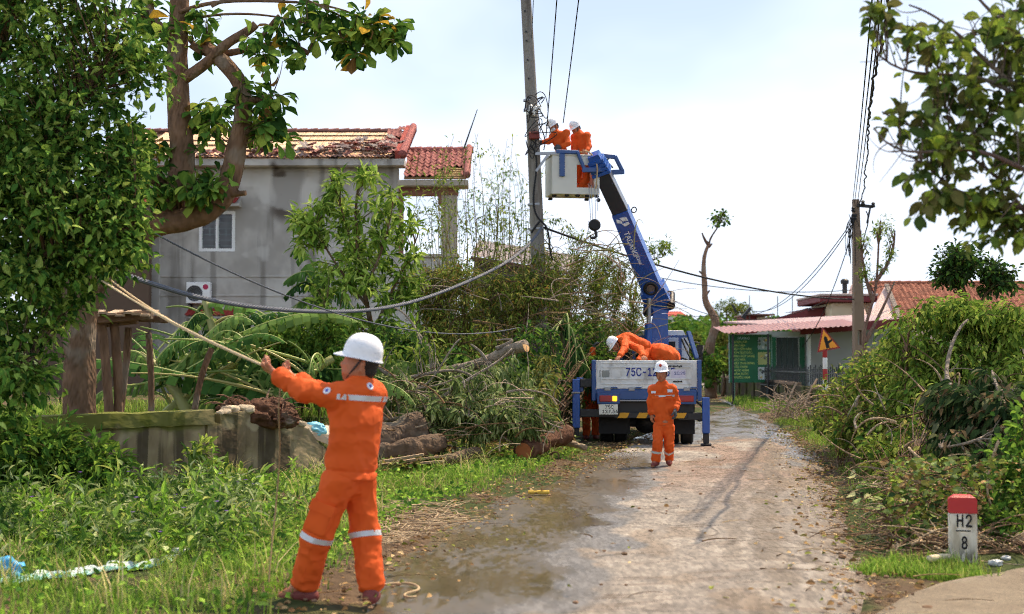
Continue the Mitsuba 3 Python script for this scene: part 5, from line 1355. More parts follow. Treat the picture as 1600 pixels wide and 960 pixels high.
def head_prims(c, fwd, up, sc=1.0):
    """Head about c (between the ears) looking along fwd."""
    f, u = unit(fwd), unit(up); u = unit(u - f * (u @ f)); r = np.cross(f, u)
    q = lambda x, y, z: c + (r * x + f * y + u * z) * sc
    return [(q(0, -.012, .045), q(0, .012, .045), .090 * sc, .088 * sc, r, 1.18), (q(0, .03, -.02), q(0, .045, -.075), .066 * sc, .046 * sc, r, 1.1),
            (q(0, .06, -.098), q(0, .065, -.1), .026 * sc, .026 * sc), (q(-.04, .05, -.06), q(-.048, .0, -.04), .03 * sc, .03 * sc), (q(.04, .05, -.06), q(.048, .0, -.04), .03 * sc, .03 * sc),
            (q(0, .09, .02), q(0, .113, -.022), .010 * sc, .016 * sc), (q(-.012, .098, -.026), q(.012, .098, -.026), .011 * sc, .011 * sc),
            (q(-.035, .078, .03), q(.035, .078, .03), .018 * sc, .018 * sc), (q(-.035, .072, -.015), q(-.038, .066, -.02), .024 * sc, .024 * sc), (q(.035, .072, -.015), q(.038, .066, -.02), .024 * sc, .024 * sc),
            (q(-.02, .092, -.058), q(.02, .092, -.058), .010 * sc, .010 * sc), (q(-.02, .089, -.071), q(.02, .089, -.071), .010 * sc, .010 * sc),
            (q(-.082, -.01, .015), q(-.08, -.008, -.03), .015 * sc, .011 * sc), (q(.082, -.01, .015), q(.08, -.008, -.03), .015 * sc, .011 * sc)]
def helmet(owner, c, fwd, up, sc=1.0, brim=.045, badge=None):
    f, u = unit(fwd), unit(up); u = unit(u - f * (u @ f)); r = np.cross(f, u)
    M = np.stack([r, f, u], 1) * sc
    th, ph = np.meshgrid(np.linspace(0, 2 * np.pi, 49)[:-1], np.r_[np.linspace(0.02, np.pi / 2, 12)], indexing='ij')
    def shell(off):
        a, b, h = .108 + off, .130 + off, .138 + off
        ridge = .010 * np.exp(-((np.sin(ph) * np.sin(th - np.pi / 2)) / .16) ** 2) * np.cos(ph) ** .3
        rr = np.sin(ph) ** .85
        return np.stack([a * rr * np.cos(th), b * rr * np.sin(th), (h + ridge) * np.cos(ph) ** .8], -1)
    A = shell(0)
    nth, nph = A.shape[:2]
    rim = A[:, -1]
    ang = th[:, 0]
    front = np.clip(np.sin(ang), 0, 1) ** 1.5
    out = np.stack([rim[:, 0] * (1 + .10), rim[:, 1] * (1 + .08) + front * brim, -0.012 - .016 * front], -1)
    under = out + [0, 0, -.006]
    inner = np.stack([rim[:, 0] * .96, rim[:, 1] * .96, 0 * ang - .004], -1)
    V = np.vstack([A.reshape(-1, 3), out, under, inner, [[0, 0, .146]]])
    q = []
    o = nth * nph
    for i in range(nth):
        j = (i + 1) % nth
        for k in range(nph - 1): q.append([i * nph + k, i * nph + k + 1, j * nph + k + 1, j * nph + k])
        q.append([i * nph + nph - 1, o + i, o + j, j * nph + nph - 1])
        q.append([o + i, o + nth + i, o + nth + j, o + j])
        q.append([o + nth + i, o + 2 * nth + i, o + 2 * nth + j, o + nth + j])
    Fq = np.array(q); Fq = np.vstack([Fq[:, [0, 1, 2]], Fq[:, [0, 2, 3]]])
    capf = np.array([[i * nph, ((i + 1) % nth) * nph, len(V) - 1] for i in range(nth)])
    hv = (V + [0, 0, .045]) @ M.T + c
    h = part(owner, 'helmet', (hv, np.vstack([Fq, capf])), 'helmet_white', smooth=45, label='white hard hat')
    if badge is not None:
        part(h, 'emblem', tube([c + M @ [0, .130, .12], c + M @ [0, .146, .118]], [.022 * sc, .022 * sc], 16), 'vc_semi', color=badge)
    # chin strap down both cheeks
    part(h, 'chin_strap', tube(spline([c + M @ np.array(p) for p in ([-.098, .0, .05], [-.083, .03, -.03], [-.05, .06, -.10], [0, .068, -.128], [.05, .06, -.10], [.083, .03, -.03], [.098, .0, .05])], 26), .0065 * sc, 5), 'dark_metal')
    return h
def person(label, J, fwd, look, h=0.012, group=None, seed=1, curl=.5, gloves=(False, False), badge=None, bare=True, loose=1.0, shoe=(None, None), extra=None, fine=None, mask=False, belly=1.0):
    """J: joints in world metres - pelvis, chest, neck, head, l_/r_ shoulder elbow wrist hand hip knee ankle toe. fwd: chest direction."""
    k = thing('person', label, 'person', group)
    f = unit(fwd); up = unit(J['neck'] - J['pelvis']); rt = unit(np.cross(f, up)); f = np.cross(up, rt)
    sc = J.get('scale', 1.0)
    hd_up = J.get('head_up', np.array([0, 0, 1.0]))
    # body: one continuous figure
    B = head_prims(J['head'], look, hd_up, sc)
    B += [(J['neck'], J['head'] + unit(J['head'] - J['neck']) * .0, .062 * sc, .056 * sc), (J['chest'], J['neck'], .11 * sc, .07 * sc, f, 1.2), (J['pelvis'], J['chest'], .11 * sc, .12 * sc, f, 1.25)]
    for s in 'lr':
        B += [(J['neck'] - up * .05, J[s + '_shoulder'], .06 * sc, .05 * sc), (J[s + '_shoulder'], J[s + '_elbow'], .047 * sc, .038 * sc), (J[s + '_elbow'], J[s + '_wrist'], .037 * sc, .027 * sc),
              (J['pelvis'], J[s + '_hip'], .09 * sc, .08 * sc), (J[s + '_hip'], J[s + '_knee'], .072 * sc, .05 * sc), (J[s + '_knee'], J[s + '_ankle'], .048 * sc, .036 * sc), (J[s + '_ankle'], J[s + '_toe'], .036 * sc, .03 * sc)]
    hands, ghands = [], []
    for i, s in enumerate('lr'):
        pn = J.get(s + '_palm', -rt if s == 'r' else rt)
        hp = hand_prims(J[s + '_wrist'], J[s + '_hand'] - J[s + '_wrist'], pn, (1 if s == 'r' else -1) * J.get(s + '_thumb', 1), J.get(s + '_curl', curl), sc)
        (ghands if gloves[i] else hands).append(hp)
    body = mesh_of(soft(B, h, .028))
    if fine is None: fine = min(h * .45, .006)
    pieces = [manifold3d.Manifold(manifold3d.Mesh(body[0].astype(np.float32), body[1].astype(np.uint32)))]
    for hp in hands:
        v, fc = soft(hp, fine, .008)
        pieces.append(manifold3d.Manifold(manifold3d.Mesh(v.astype(np.float32), fc.astype(np.uint32))))
    try:
        m = manifold3d.Manifold.batch_boolean(pieces, manifold3d.OpType.Add) if all(p.status() == manifold3d.Error.NoError and p.num_tri() for p in pieces) else None
        bm = mesh_of(m) if m is not None and m.num_tri() > 100 else join([body] + [mesh_of(p) for p in pieces[1:]])
    except Exception:
        bm = body
    r_h = np.cross(unit(look), unit(hd_up))
    lips = J['head'] + (unit(look) * .1 + unit(hd_up) * -.065) * sc
    col = tint(bm[0], SKIN, .10, 12, seed)
    col = np.where((np.linalg.norm(bm[0] - lips, axis=1) < .026 * sc)[:, None], col * np.array([.92, .66, .62]), col)
    part(k, 'body', bm, 'skin', smooth=True, color=col)
    fl, ul = unit(look), unit(hd_up); ul = unit(ul - fl * (ul @ fl))
    for s in (-1, 1):                                                # eyes, brows
        e = J['head'] + (r_h * s * .033 + fl * .083 + ul * .012) * sc
        part(k, 'eye', ico(e, .0125 * sc, 2), 'patch_white', smooth=True)
        part(k, 'iris', ico(e + fl * .0082 * sc, .0058 * sc, 1), 'hair', smooth=True)
        part(k, 'eyebrow', tube([e + (fl * .016 + ul * .02 - r_h * s * .014) * sc, e + (fl * .015 + ul * .023) * sc, e + (fl * .006 + ul * .018 + r_h * s * .016) * sc], [.003, .0045, .003], 5), 'hair')
    hq = lambda x, y, z: J['head'] + (r_h * x + fl * y + ul * z) * sc
    part(k, 'hair', soft([(hq(0, -.035, .03), hq(0, -.045, -.02), .088 * sc, .07 * sc, r_h, 1.12), (hq(-.055, -.03, .02), hq(-.062, -.018, .0), .028 * sc, .018 * sc), (hq(.055, -.03, .02), hq(.062, -.018, .0), .028 * sc, .018 * sc)], max(.008, h * .7), .02), 'hair', smooth=True)
    helmet(k, J['head'] + ul * .015 * sc, unit(fl + ul * J.get('hat_tilt', .0)), ul, sc, badge=badge)
    if mask:
        part(k, 'face_mask', soft([(hq(-.04, .07, -.045), hq(.04, .07, -.045), .042 * sc, .042 * sc), (hq(0, .085, -.03), hq(0, .075, -.085), .034 * sc, .034 * sc)], max(.008, h * .6), .02), 'patch_white', smooth=True)
    for i, hp in enumerate(ghands):
        hp = [(a, b, ra + .004, rb + .004) for a, b, ra, rb in hp]
        part(k, 'glove', soft(hp, max(fine, .006), .01), 'glove_grey', smooth=True)
    # jacket: torso, collar, sleeves; hem and cuffs cut clean
    L_ = loose
    wl, ch, pv = J['pelvis'] + up * .03 * sc, J['chest'], J['pelvis']
    W = J.get('width', .17)
    jt = [(pv - up * .06 + rt * .05 * L_, ch - up * .03 + rt * .06 * L_, .122 * L_ * sc, .132 * L_ * sc, f, 1.12), (pv - up * .06 - rt * .05 * L_, ch - up * .03 - rt * .06 * L_, .122 * L_ * sc, .132 * L_ * sc, f, 1.12),
          (ch, J['neck'] - up * .05, .14 * L_ * sc, .10 * sc, f, 1.2), (J['neck'] - up * .03, J['neck'] + up * .035, .088 * sc, .076 * sc)]
    bends = []
    for s in 'lr':
        a = J[s + '_shoulder']
        cuff = J[s + '_elbow'] + (J[s + '_wrist'] - J[s + '_elbow']) * J.get('cuff', .96)
        jt += [(J['neck'] - up * .06, a, .080 * L_ * sc, .074 * L_ * sc), (ch + (a - ch) * .45, a, .10 * L_ * sc, .074 * L_ * sc), (a, J[s + '_elbow'], .074 * L_ * sc, .063 * L_ * sc), (J[s + '_elbow'], cuff + unit(J[s + '_wrist'] - J[s + '_elbow']) * .05, .063 * L_ * sc, .046 * L_ * sc)]
        bends += [(J[s + '_elbow'], J[s + '_wrist'] - J[s + '_shoulder'], .17 * sc), (a - up * .08, unit(J[s + '_elbow'] - a) * .7 + up * .5, .15 * sc)]
        J['_cuff' + s] = cuff
    bends += [(pv + up * .03, up + f * .3, .2 * sc)]
    cuts = [(pv - up * .045 * sc, -up)] if J.get('hem', True) else []
    def jfold(base):
        def g(p):
            d = base(p)
            for s in 'lr':                                          # cuffs end on a plane across the forearm
                q = p - J['_cuff' + s]; ax = unit(J[s + '_wrist'] - J[s + '_elbow'])
                near = np.linalg.norm(q, axis=1) < .11 * sc
                d = np.where(near, np.maximum(d, q @ ax), d)
                on = (np.abs(q @ ax + .03) < .032 * sc) & near
                d = d - np.where(on, .003, 0)
            q = (p - pv) @ up
            d = d + .010 * np.exp(-((q - .012) / .009) ** 2) - np.where(q < .005, .006, 0) - .007 * np.exp(-((q - .06) / .05) ** 2)
            yk = (p - J['chest']) @ up; d = d + .004 * np.exp(-((yk - .055) / .006) ** 2) * (((p - J['chest']) @ f) < 0)
            n_ = p - J['neck'] - up * .05 * sc                       # neck opening
            d = np.maximum(d, .058 * sc - np.linalg.norm(n_ - np.outer(n_ @ up, up), axis=1) - 10 * (n_ @ up < -.10 * sc))
            d = np.maximum(d, np.where(np.linalg.norm(n_, axis=1) < .16 * sc, n_ @ unit(up - f * .25) - .012 * sc, -9))
            return d
        return g
    jk = part(k, 'jacket', soft(jt, h, .05, jfold(folds(J.get('crease', .0105) * sc, seed, bends)), cuts), 'orange_cloth', smooth=True, label='orange work jacket with grey reflective band')
    tr = [(pv - up * .0, pv - up * .08, .100 * L_ * sc, .104 * L_ * sc, f, 1.15)]
    tb_ = []
    for s in 'lr':
        hp, kn, an = J[s + '_hip'], J[s + '_knee'], J[s + '_ankle']
        tr += [(pv - up * .03, hp, .092 * L_ * sc, .098 * L_ * sc), (hp, kn, .100 * L_ * sc, .086 * L_ * sc), (kn, an, .086 * L_ * sc, .080 * L_ * sc)]
        tb_ += [(kn, an - hp, .17 * sc), (an + (kn - an) * .12, an - kn, .16 * sc), (hp - up * .05, f * .5 + up, .15 * sc)]
        J['_hem' + s] = an + unit(an - kn) * .015 * sc
    def tfold(base):
        def g(p):
            d = base(p)
            for s in 'lr':
                q = p - J['_hem' + s]; ax = unit(J[s + '_ankle'] - J[s + '_knee'])
                d = np.where(np.linalg.norm(q, axis=1) < .15 * sc, np.maximum(d, q @ ax), d)
            return d
        return g
    ts = part(k, 'trousers', soft(tr, h, .03, tfold(folds(J.get('crease', .0105) * sc, seed + 3, tb_))), 'orange_cloth', smooth=True, label='orange work trousers with reflective bands at the knees')
    for s in 'lr':
        an, to = J[s + '_ankle'], J[s + '_toe']
        fd = to - an; fd[2] = 0; fd = unit(fd); sd = np.cross(fd, [0, 0, 1.0])
        b0 = np.array([an[0], an[1], min(to[2], an[2] - .05)])
        z = J.get(s + '_sole', b0[2] - .03)
        q = lambda y, zz: np.array([an[0], an[1], 0]) + fd * y * sc + [0, 0, z + zz]
        part(k, 'shoe', soft([(q(-.05, .045), q(.06, .042), .046 * sc, .045 * sc), (q(.06, .036), q(.155, .030), .044 * sc, .034 * sc, [0, 0, 1], 1.15), (q(-.02, .05), q(-.02, .11), .048 * sc, .05 * sc)], max(.008, h * .8), .02, cut=[(q(0, .004), [0, 0, -1])]), 'shoe_brown', smooth=True)
    return k, jk, ts, dict(up=up, rt=rt, f=f)
def band(owner, name, prims_c, axis, r, w, mat_='tape', squash=None, arc=(0, 2 * np.pi), ref=None, n=40, wob=0.0, host=None, lift=.005):
    """A strip of tape laid round a limb or the torso: rays from outside are dropped on the host mesh."""
    ax = unit(axis); a = unit(np.cross(ax, ref if ref is not None else [0.3, 0.2, 1])); b = np.cross(ax, a)
    t = np.linspace(arc[0], arc[1], n)
    rows = []
    hv, hf = host
    inter = trimesh.Trimesh(hv, hf, process=False).ray
    for s in (-.5, .5):
        dirs = np.cos(t)[:, None] * a + np.sin(t)[:, None] * b
        c = np.asarray(prims_c) + ax * s * w
        o = c + dirs * r
        loc, ri, _ = inter.intersects_location(o, -dirs, multiple_hits=False)
        p = c + dirs * r * .5
        p[ri] = loc + dirs[ri] * lift
        hit = np.zeros(n, bool); hit[ri] = True
        rows.append((p, hit))
    ok = rows[0][1] & rows[1][1]
    p0, p1 = rows[0][0], rows[1][0]
    k = np.ones(5) / 5
    for p in (p0, p1):
        for c_ in range(3): p[2:-2, c_] = np.convolve(p[:, c_], k, 'valid')
    dirs = np.cos(t)[:, None] * a + np.sin(t)[:, None] * b
    V = np.vstack([p0, p1, p0 - dirs * .012, p1 - dirs * .012]); q = []
    for i in range(n - 1):
        if ok[i] and ok[i + 1]:
            q += [[i, i + 1, n + i + 1, n + i], [2 * n + i + 1, 2 * n + i, 3 * n + i, 3 * n + i + 1], [i + 1, i, 2 * n + i, 2 * n + i + 1], [n + i, n + i + 1, 3 * n + i + 1, 3 * n + i]]
    if q: part(owner, name, (V, np.array(q)), mat_)
def mesh_in(key):
    w = meshkit.WRITTEN[scene[key]['filename']]
    return np.array(w[0], float), np.array(w[1])

def foreground_man():
    D = 9.15
    S = lambda px, py, dy=0.0: P(px, py, D + dy)
    f = unit([-.78, .62, 0])
    J = dict(pelvis=S(548, 738), chest=S(556, 645), neck=S(561, 601), head=S(563, 570, .0), scale=1.0,
             l_shoulder=S(531, 619, -.11), r_shoulder=S(582, 616, .12), l_elbow=S(474, 612, -.07), r_elbow=S(505, 618, .24),
             l_wrist=S(427, 582, .02), r_wrist=S(458, 590, .18), l_hand=S(410, 572, .05), r_hand=S(440, 577, .14),
             l_hip=S(528, 755, -.08), r_hip=S(563, 755, .08), l_knee=S(494, 842, -.08), r_knee=S(570, 838, .05),
             l_ankle=S(476, 914, .0), r_ankle=S(580, 918, -.03), l_toe=S(440, 932, .03), r_toe=S(586, 935, .10))
    J['l_sole'] = 0.015; J['r_sole'] = 0.015
    J['l_palm'], J['r_palm'] = np.array([0, .45, .8]), np.array([0, -.3, .9])
    J['l_curl'] = J['r_curl'] = [1.05, 1.1, 1.15, 1.2]
    J['cuff'] = .9; J['crease'] = .0105; J['hat_tilt'] = .02
    J['head_up'] = unit([.27, -.04, 1])
    k, jk, ts, fr = person('worker in orange uniform and white hard hat hauling a rope with both arms outstretched', J, f, unit([-.97, -.14, .22]), h=.0095, seed=4, loose=.98, fine=.004)
    host = mesh_in(jk); up, rt = fr['up'], fr['rt']
    # reflective strip across the shoulders at the back
    back = -f
    band(jk, 'reflective_band', J['chest'] + up * .10, up, .6, .035, arc=(-1.35, 1.25), ref=np.cross(back, up), host=host, n=40)
    for py, s, c in ((838, 'l', None), (838, 'r', None)):
        kn, an, hp = J[s + '_knee'], J[s + '_ankle'], J[s + '_hip']
        band(ts, 'reflective_band', kn + (hp - kn) * .03, unit(an - hp), .15, .035, host=mesh_in(ts), n=48, ref=[1, 0, 0.01])
    # cargo pocket on the left thigh, side pocket welt
    c = J['l_hip'] + (J['l_knee'] - J['l_hip']) * .62
    ax = unit(J['l_knee'] - J['l_hip']); o = unit(np.array([-.25, -1, 0]) - ax * (np.array([-.25, -1, 0]) @ ax)); s_ = np.cross(ax, o)
    q = lambda a, b, d: c + ax * a + s_ * b + o * d
    pk = part(ts, 'pocket', relax(mesh_of(manifold3d.Manifold.hull_points(np.array([q(a, b, d) for a in (-.085, .10) for b in (-.075, .075) for d in (.06, .120)])).refine(6)), 6), 'orange_cloth', smooth=True)
    part(pk, 'flap', hullm([q(a, b, d) for a, d in ((-.10, .124), (-.035, .129)) for b in (-.082, .082)] + [q(a, b, .09) for a in (-.10, -.035) for b in (-.082, .082)]), 'orange_cloth')
    for sd in (1, -1):                                              # side seams of the trousers
        pts = []
        for t in np.linspace(0, 1, 12):
            a_, b_, c_ = (J['l_hip'], J['l_knee'], J['l_ankle']) if sd > 0 else (J['r_hip'], J['r_knee'], J['r_ankle'])
            c0 = a_ + (b_ - a_) * t * 2 if t < .5 else b_ + (c_ - b_) * (t * 2 - 1)
            o_ = c0 + unit([-.1 * sd, -1, 0]) * .3
            loc, ri, _ = trimesh.Trimesh(*mesh_in(ts), process=False).ray.intersects_location([o_], [unit(c0 - o_)], multiple_hits=False)
            if len(loc): pts.append(loc[0])
        if len(pts) > 4: part(ts, 'seam', tube(spline(np.array(pts), 60), .0028, 5), 'orange_cloth')
    # sleeve patch and back patch
    tm = trimesh.Trimesh(*host, process=False)
    for px, py, r in ((511, 611, .026), (578, 604, .026)):
        o = np.array([0, 0, CAMH]); d_ = unit(P(px, py, D) - o)
        loc, ri, ti = tm.ray.intersects_location([o], [d_], multiple_hits=False)
        if len(loc):
            n_ = tm.face_normals[ti[0]]; n_ = n_ if n_ @ d_ < 0 else -n_
            part(jk, 'badge', tube([loc[0] + n_ * .002, loc[0] + n_ * .006], [r, r * .9], 18), 'patch_white')
            part(jk, 'badge_mark', tube([loc[0] + n_ * .0065, loc[0] + n_ * .008], [r * .5, r * .45], 5), 'vc_semi', color=srgb(70, 80, 170))
    return J
JF = foreground_man()

def walking_man():
    D = 21.4
    S = lambda px, py, dy=0.0: P(px, py, D + dy)
    f = unit([.12, -1, 0])
    J = dict(pelvis=S(1037, 660), chest=S(1036, 622), neck=S(1035, 602), head=S(1033.5, 584, -.02), scale=.96,
             r_shoulder=S(1021, 609), l_shoulder=S(1050.5, 609), r_elbow=S(1016.5, 631, .02), l_elbow=S(1057.5, 630, .03), r_wrist=S(1017.5, 648, .05), l_wrist=S(1055, 641, -.10), r_hand=S(1018, 656, .04), l_hand=S(1056, 652, -.13),
             r_hip=S(1029, 668), l_hip=S(1045, 668), r_knee=S(1027, 695, -.14), l_knee=S(1045, 695, -.04), r_ankle=S(1024.5, 720, -.10), l_ankle=S(1045.5, 717, .14), r_toe=S(1020, 728, -.24), l_toe=S(1046, 726, .0))
    J['r_sole'] = .02; J['l_sole'] = .02
    J['l_palm'], J['r_palm'] = np.array([-1, .3, 0]), np.array([1, .3, 0])
    k, jk, ts, fr = person('worker in orange uniform walking toward the camera in front of the crane truck', J, f, unit([-.22, -1, -.03]), h=.0125, seed=9, curl=.45, gloves=(True, False), badge=srgb(180, 60, 40), loose=.80)
    host = mesh_in(jk)
    band(jk, 'reflective_band', J['chest'] + fr['up'] * .03, fr['up'], .5, .028, arc=(-1.15, 1.15), ref=np.cross(f, fr['up']), host=host, n=40, lift=.008)
    for s in 'lr':
        kn, an = J[s + '_knee'], J[s + '_ankle']
        band(ts, 'reflective_band', kn + (an - kn) * .45, unit(an - kn), .14, .035, host=mesh_in(ts), n=40, ref=[1, 0, .01], lift=.007)
    tm = trimesh.Trimesh(*host, process=False)
    o = np.array([0, 0, CAMH])
    for px, py, w, hh, m in ((1021, 613, .07, .035, 'patch_white'), (1046.5, 611, .08, .045, 'patch_white'), (1024, 621, .11, .05, 'orange_cloth'), (1045, 621, .11, .05, 'orange_cloth')):
        d_ = unit(P(px, py, D) - o); loc, ri, ti = tm.ray.intersects_location([o], [d_], multiple_hits=False)
        if len(loc):
            n_ = tm.face_normals[ti[0]]; x = unit(np.cross([0, 0, 1], n_)); y = np.cross(n_, x)
            part(jk, 'badge' if m == 'patch_white' else 'pocket_flap', hullm([loc[0] + n_ * e + x * a * w / 2 + y * b * hh / 2 for e in (-.004, .012) for a in (-1, 1) for b in (-1, 1)]), m)
walking_man()

def bucket_men():
    D = 29.9
    S = lambda px, py, dy=0.0: P(px, py, D + dy)
    zf = bk((np.array([[0, .4, .07]]), np.zeros((0, 3), int)))[0][0][2]
    def feet(J, xl, xr, y):
        for s, x in (('l', xl), ('r', xr)):
            J[s + '_ankle'] = np.array([x, y, zf + .09]); J[s + '_toe'] = np.array([x - .1, y - .08, zf + .04]); J[s + '_sole'] = zf + .005
    # the left one leans over to the pole
    J = dict(pelvis=S(880, 250), chest=S(874, 223), neck=S(868, 207), head=S(865.5, 198, -.03), scale=.98,
             r_shoulder=S(864, 214, .1), l_shoulder=S(885, 208, -.12), r_elbow=S(857, 221, .05), l_elbow=S(888, 224, -.2), r_wrist=S(846, 223, .0), l_wrist=S(876, 230, -.25), r_hand=S(839, 224, -.02), l_hand=S(868, 232, -.27),
             r_hip=S(876, 258, .05), l_hip=S(886, 258, -.05), r_knee=S(877, 280, .0), l_knee=S(888, 280, -.05))
    feet(J, S(879, 300)[0], S(891, 300)[0], D)
    J['cuff'] = .95
    J['head_up'] = unit([-.35, -.15, 1])
    person('worker in the bucket leaning out to the pole with a masked face', J, unit([-.75, -.6, 0]), unit([-.72, -.5, -.5]), h=.016, seed=14, gloves=(True, True), mask=True, curl=.5, loose=.75)
    J = dict(pelvis=S(910, 252, .1), chest=S(908, 225, .12), neck=S(903, 208, .12), head=S(900, 201, .10), scale=.98,
             r_shoulder=S(897, 215, .2), l_shoulder=S(917, 212, .02), r_elbow=S(896, 232, .1), l_elbow=S(921, 229, -.1), r_wrist=S(898, 240, -.05), l_wrist=S(917, 237, -.25), r_hand=S(901, 244, -.1), l_hand=S(914, 238, -.32),
             r_hip=S(904, 260, .13), l_hip=S(915, 260, .06), r_knee=S(904, 281, .1), l_knee=S(916, 281, .02))
    feet(J, S(903, 300)[0], S(917, 300)[0], D + .02)
    J['head_up'] = unit([-.2, -.2, 1])
    person('worker standing upright in the right half of the bucket looking down', J, unit([-.75, -.65, 0]), unit([-.7, -.5, -.5]), h=.016, seed=17, gloves=(False, False), curl=.6, loose=.75)
bucket_men()

def truck_man():
    D = 28.2
    S = lambda px, py, dy=0.0: P(px, py, D + dy)
    zf = 1.02
    J = dict(pelvis=S(1008, 543, .15), chest=S(979, 529, .0), neck=S(966, 532, -.05), head=S(962, 539, -.10), scale=1.0,
             l_shoulder=S(977, 533, -.22), r_shoulder=S(972, 533, .2), l_elbow=S(974, 549, -.5), r_elbow=S(985, 552, .1), l_wrist=S(972, 560, -1.0), r_wrist=S(1000, 562, -.2), l_hand=S(967, 564, -1.25), r_hand=S(1010, 566, -.4),
             l_hip=S(1010, 550, .05), r_hip=S(1014, 550, .25), l_knee=S(1000, 566, -.25), r_knee=S(1014, 568, -.05))
    for s, x, y in (('l', 1012, .05), ('r', 1022, .25)):
        q = S(x, 580, y); J[s + '_ankle'] = np.array([q[0], q[1], zf + .1]); J[s + '_toe'] = np.array([q[0] - .15, q[1] - .05, zf + .04]); J[s + '_sole'] = zf + .005
    # arms rest on the tailgate's top edge
    J['l_wrist'] = TO + TM @ [-.52, .16, 1.70]; J['l_hand'] = TO + TM @ [-.55, .02, 1.67]; J['l_elbow'] = TO + TM @ [-.42, .55, 1.86]
    J['r_wrist'] = TO + TM @ [-.05, .16, 1.70]; J['r_hand'] = TO + TM @ [-.06, .02, 1.67]; J['r_elbow'] = TO + TM @ [-.12, .6, 1.84]
    J['head_up'] = unit([-.75, -.1, .55])
    J['l_palm'] = J['r_palm'] = np.array([0, -.2, -1.0])
    person('worker bent double on the truck bed with hands on the tailgate', J, unit([-.35, -.15, -.93]), unit([-.55, -.35, -.75]), h=.0145, seed=21, curl=.45, loose=.95)
truck_man()
def hidden_man():
    D = 28.4
    S = lambda px, py, dy=0.0: P(px, py, D + dy)
    J = dict(pelvis=S(924, 622), chest=S(933, 596), neck=S(943, 584), head=S(954, 578, .05), scale=1.0,
             l_shoulder=S(925, 583, -.05), r_shoulder=S(948, 594, .1), l_elbow=S(924, 561, -.05), r_elbow=S(948, 606, .1), l_wrist=S(927, 543, -.02), r_wrist=S(946, 610, .05), l_hand=S(931, 537), r_hand=S(948, 618, .0),
             l_hip=S(918, 626, -.05), r_hip=S(926, 626, .06), l_knee=S(916, 648, -.05), r_knee=S(930, 648, .05))
    for s, x, y in (('l', 916, -.05), ('r', 931, .06)):
        q = S(x, 680, y); z = float(gh(q[0], q[1])); J[s + '_ankle'] = np.array([q[0], q[1], z + .1]); J[s + '_toe'] = np.array([q[0] + .05, q[1] + .15, z + .04]); J[s + '_sole'] = z
    person('worker half hidden behind the left corner of the truck with one arm raised', J, unit([.5, .8, 0]), unit([.6, .8, .1]), h=.0155, seed=27, gloves=(True, True), curl=.5, loose=.9)
hidden_man()
def tarp():
    c = P(1037, 556, 28.4)
    v, f = lump((0, 0, 0), 1.0, 4, .10, 2.2, 5)
    v = np.sign(v) * np.abs(v) ** .8 * np.array([.33, .40, .23])
    t_ = np.arctan2(v[:, 1], v[:, 0])
    rr = np.hypot(v[:, 0], v[:, 1])
    v[:, 2] += .016 * np.sin(t_ * 13 + 3 * vnoise(v, 3, 2)) * np.clip(rr / .25, 0, 1) + .03 * (vnoise(v, 7, 5) - .5)
    v[:, 2] -= .25 * np.clip(v[:, 0], -.1, .4)
    solo('tarpaulin_bundle', 'crumpled orange tarpaulin bundle lying on the truck bed beside the bent worker', 'tarpaulin', (v + c, f), 'orange_cloth', smooth=True)
    solo('load_crate', 'dark crate on the truck bed carrying the orange bundle', 'crate', tk(box([-.1, 1.0, 1.022], [.62, 2.2, 1.52], .03)), 'dark_metal')
tarp()
# ------------------------------------------------------------------ plants: tools
def leaf_shape(kind):
    """Unit leaf along +x, width along y (half width 1 = W), z up. Returns vertices, triangles."""
    if kind == 'oval':
        xs, ws, zs = [0, .22, .5, .78, 1], [0, .72, 1, .7, 0], [0, .03, .03, -.03, -.14]
    elif kind == 'obovate':
        xs, ws, zs = [0, .25, .55, .82, 1], [0, .42, .85, 1, .1], [0, .04, .03, -.05, -.16]
    elif kind == 'lance':
        xs, ws, zs = [0, .3, .65, 1], [0, .95, .7, 0], [0, .02, -.04, -.16]
    else:                                                           # 'mini'
        xs, ws, zs = [0, .5, 1], [0, 1, 0], [0, .02, -.08]
    n = len(xs)
    V = [[xs[i], 0, zs[i]] for i in range(n)]
    idx = {}
    for s in (-1, 1):
        for i in range(1, n - 1 if ws[-1] == 0 else n):
            idx[s, i] = len(V); V.append([xs[i], s * ws[i], zs[i] + .10 * ws[i]])
    Fc = []
    for s in (-1, 1):
        for i in range(n - 1):
            a, b = idx.get((s, i)), idx.get((s, i + 1))
            t = []
            if a is not None: t.append([i, i + 1, a])
            if b is not None: t.append([i + 1, b, a if a is not None else i])
            Fc += t if s > 0 else [x[::-1] for x in t]
    return np.array(V, float), np.array(Fc)
LEAF = {k: leaf_shape(k) for k in ('oval', 'obovate', 'lance', 'mini')}
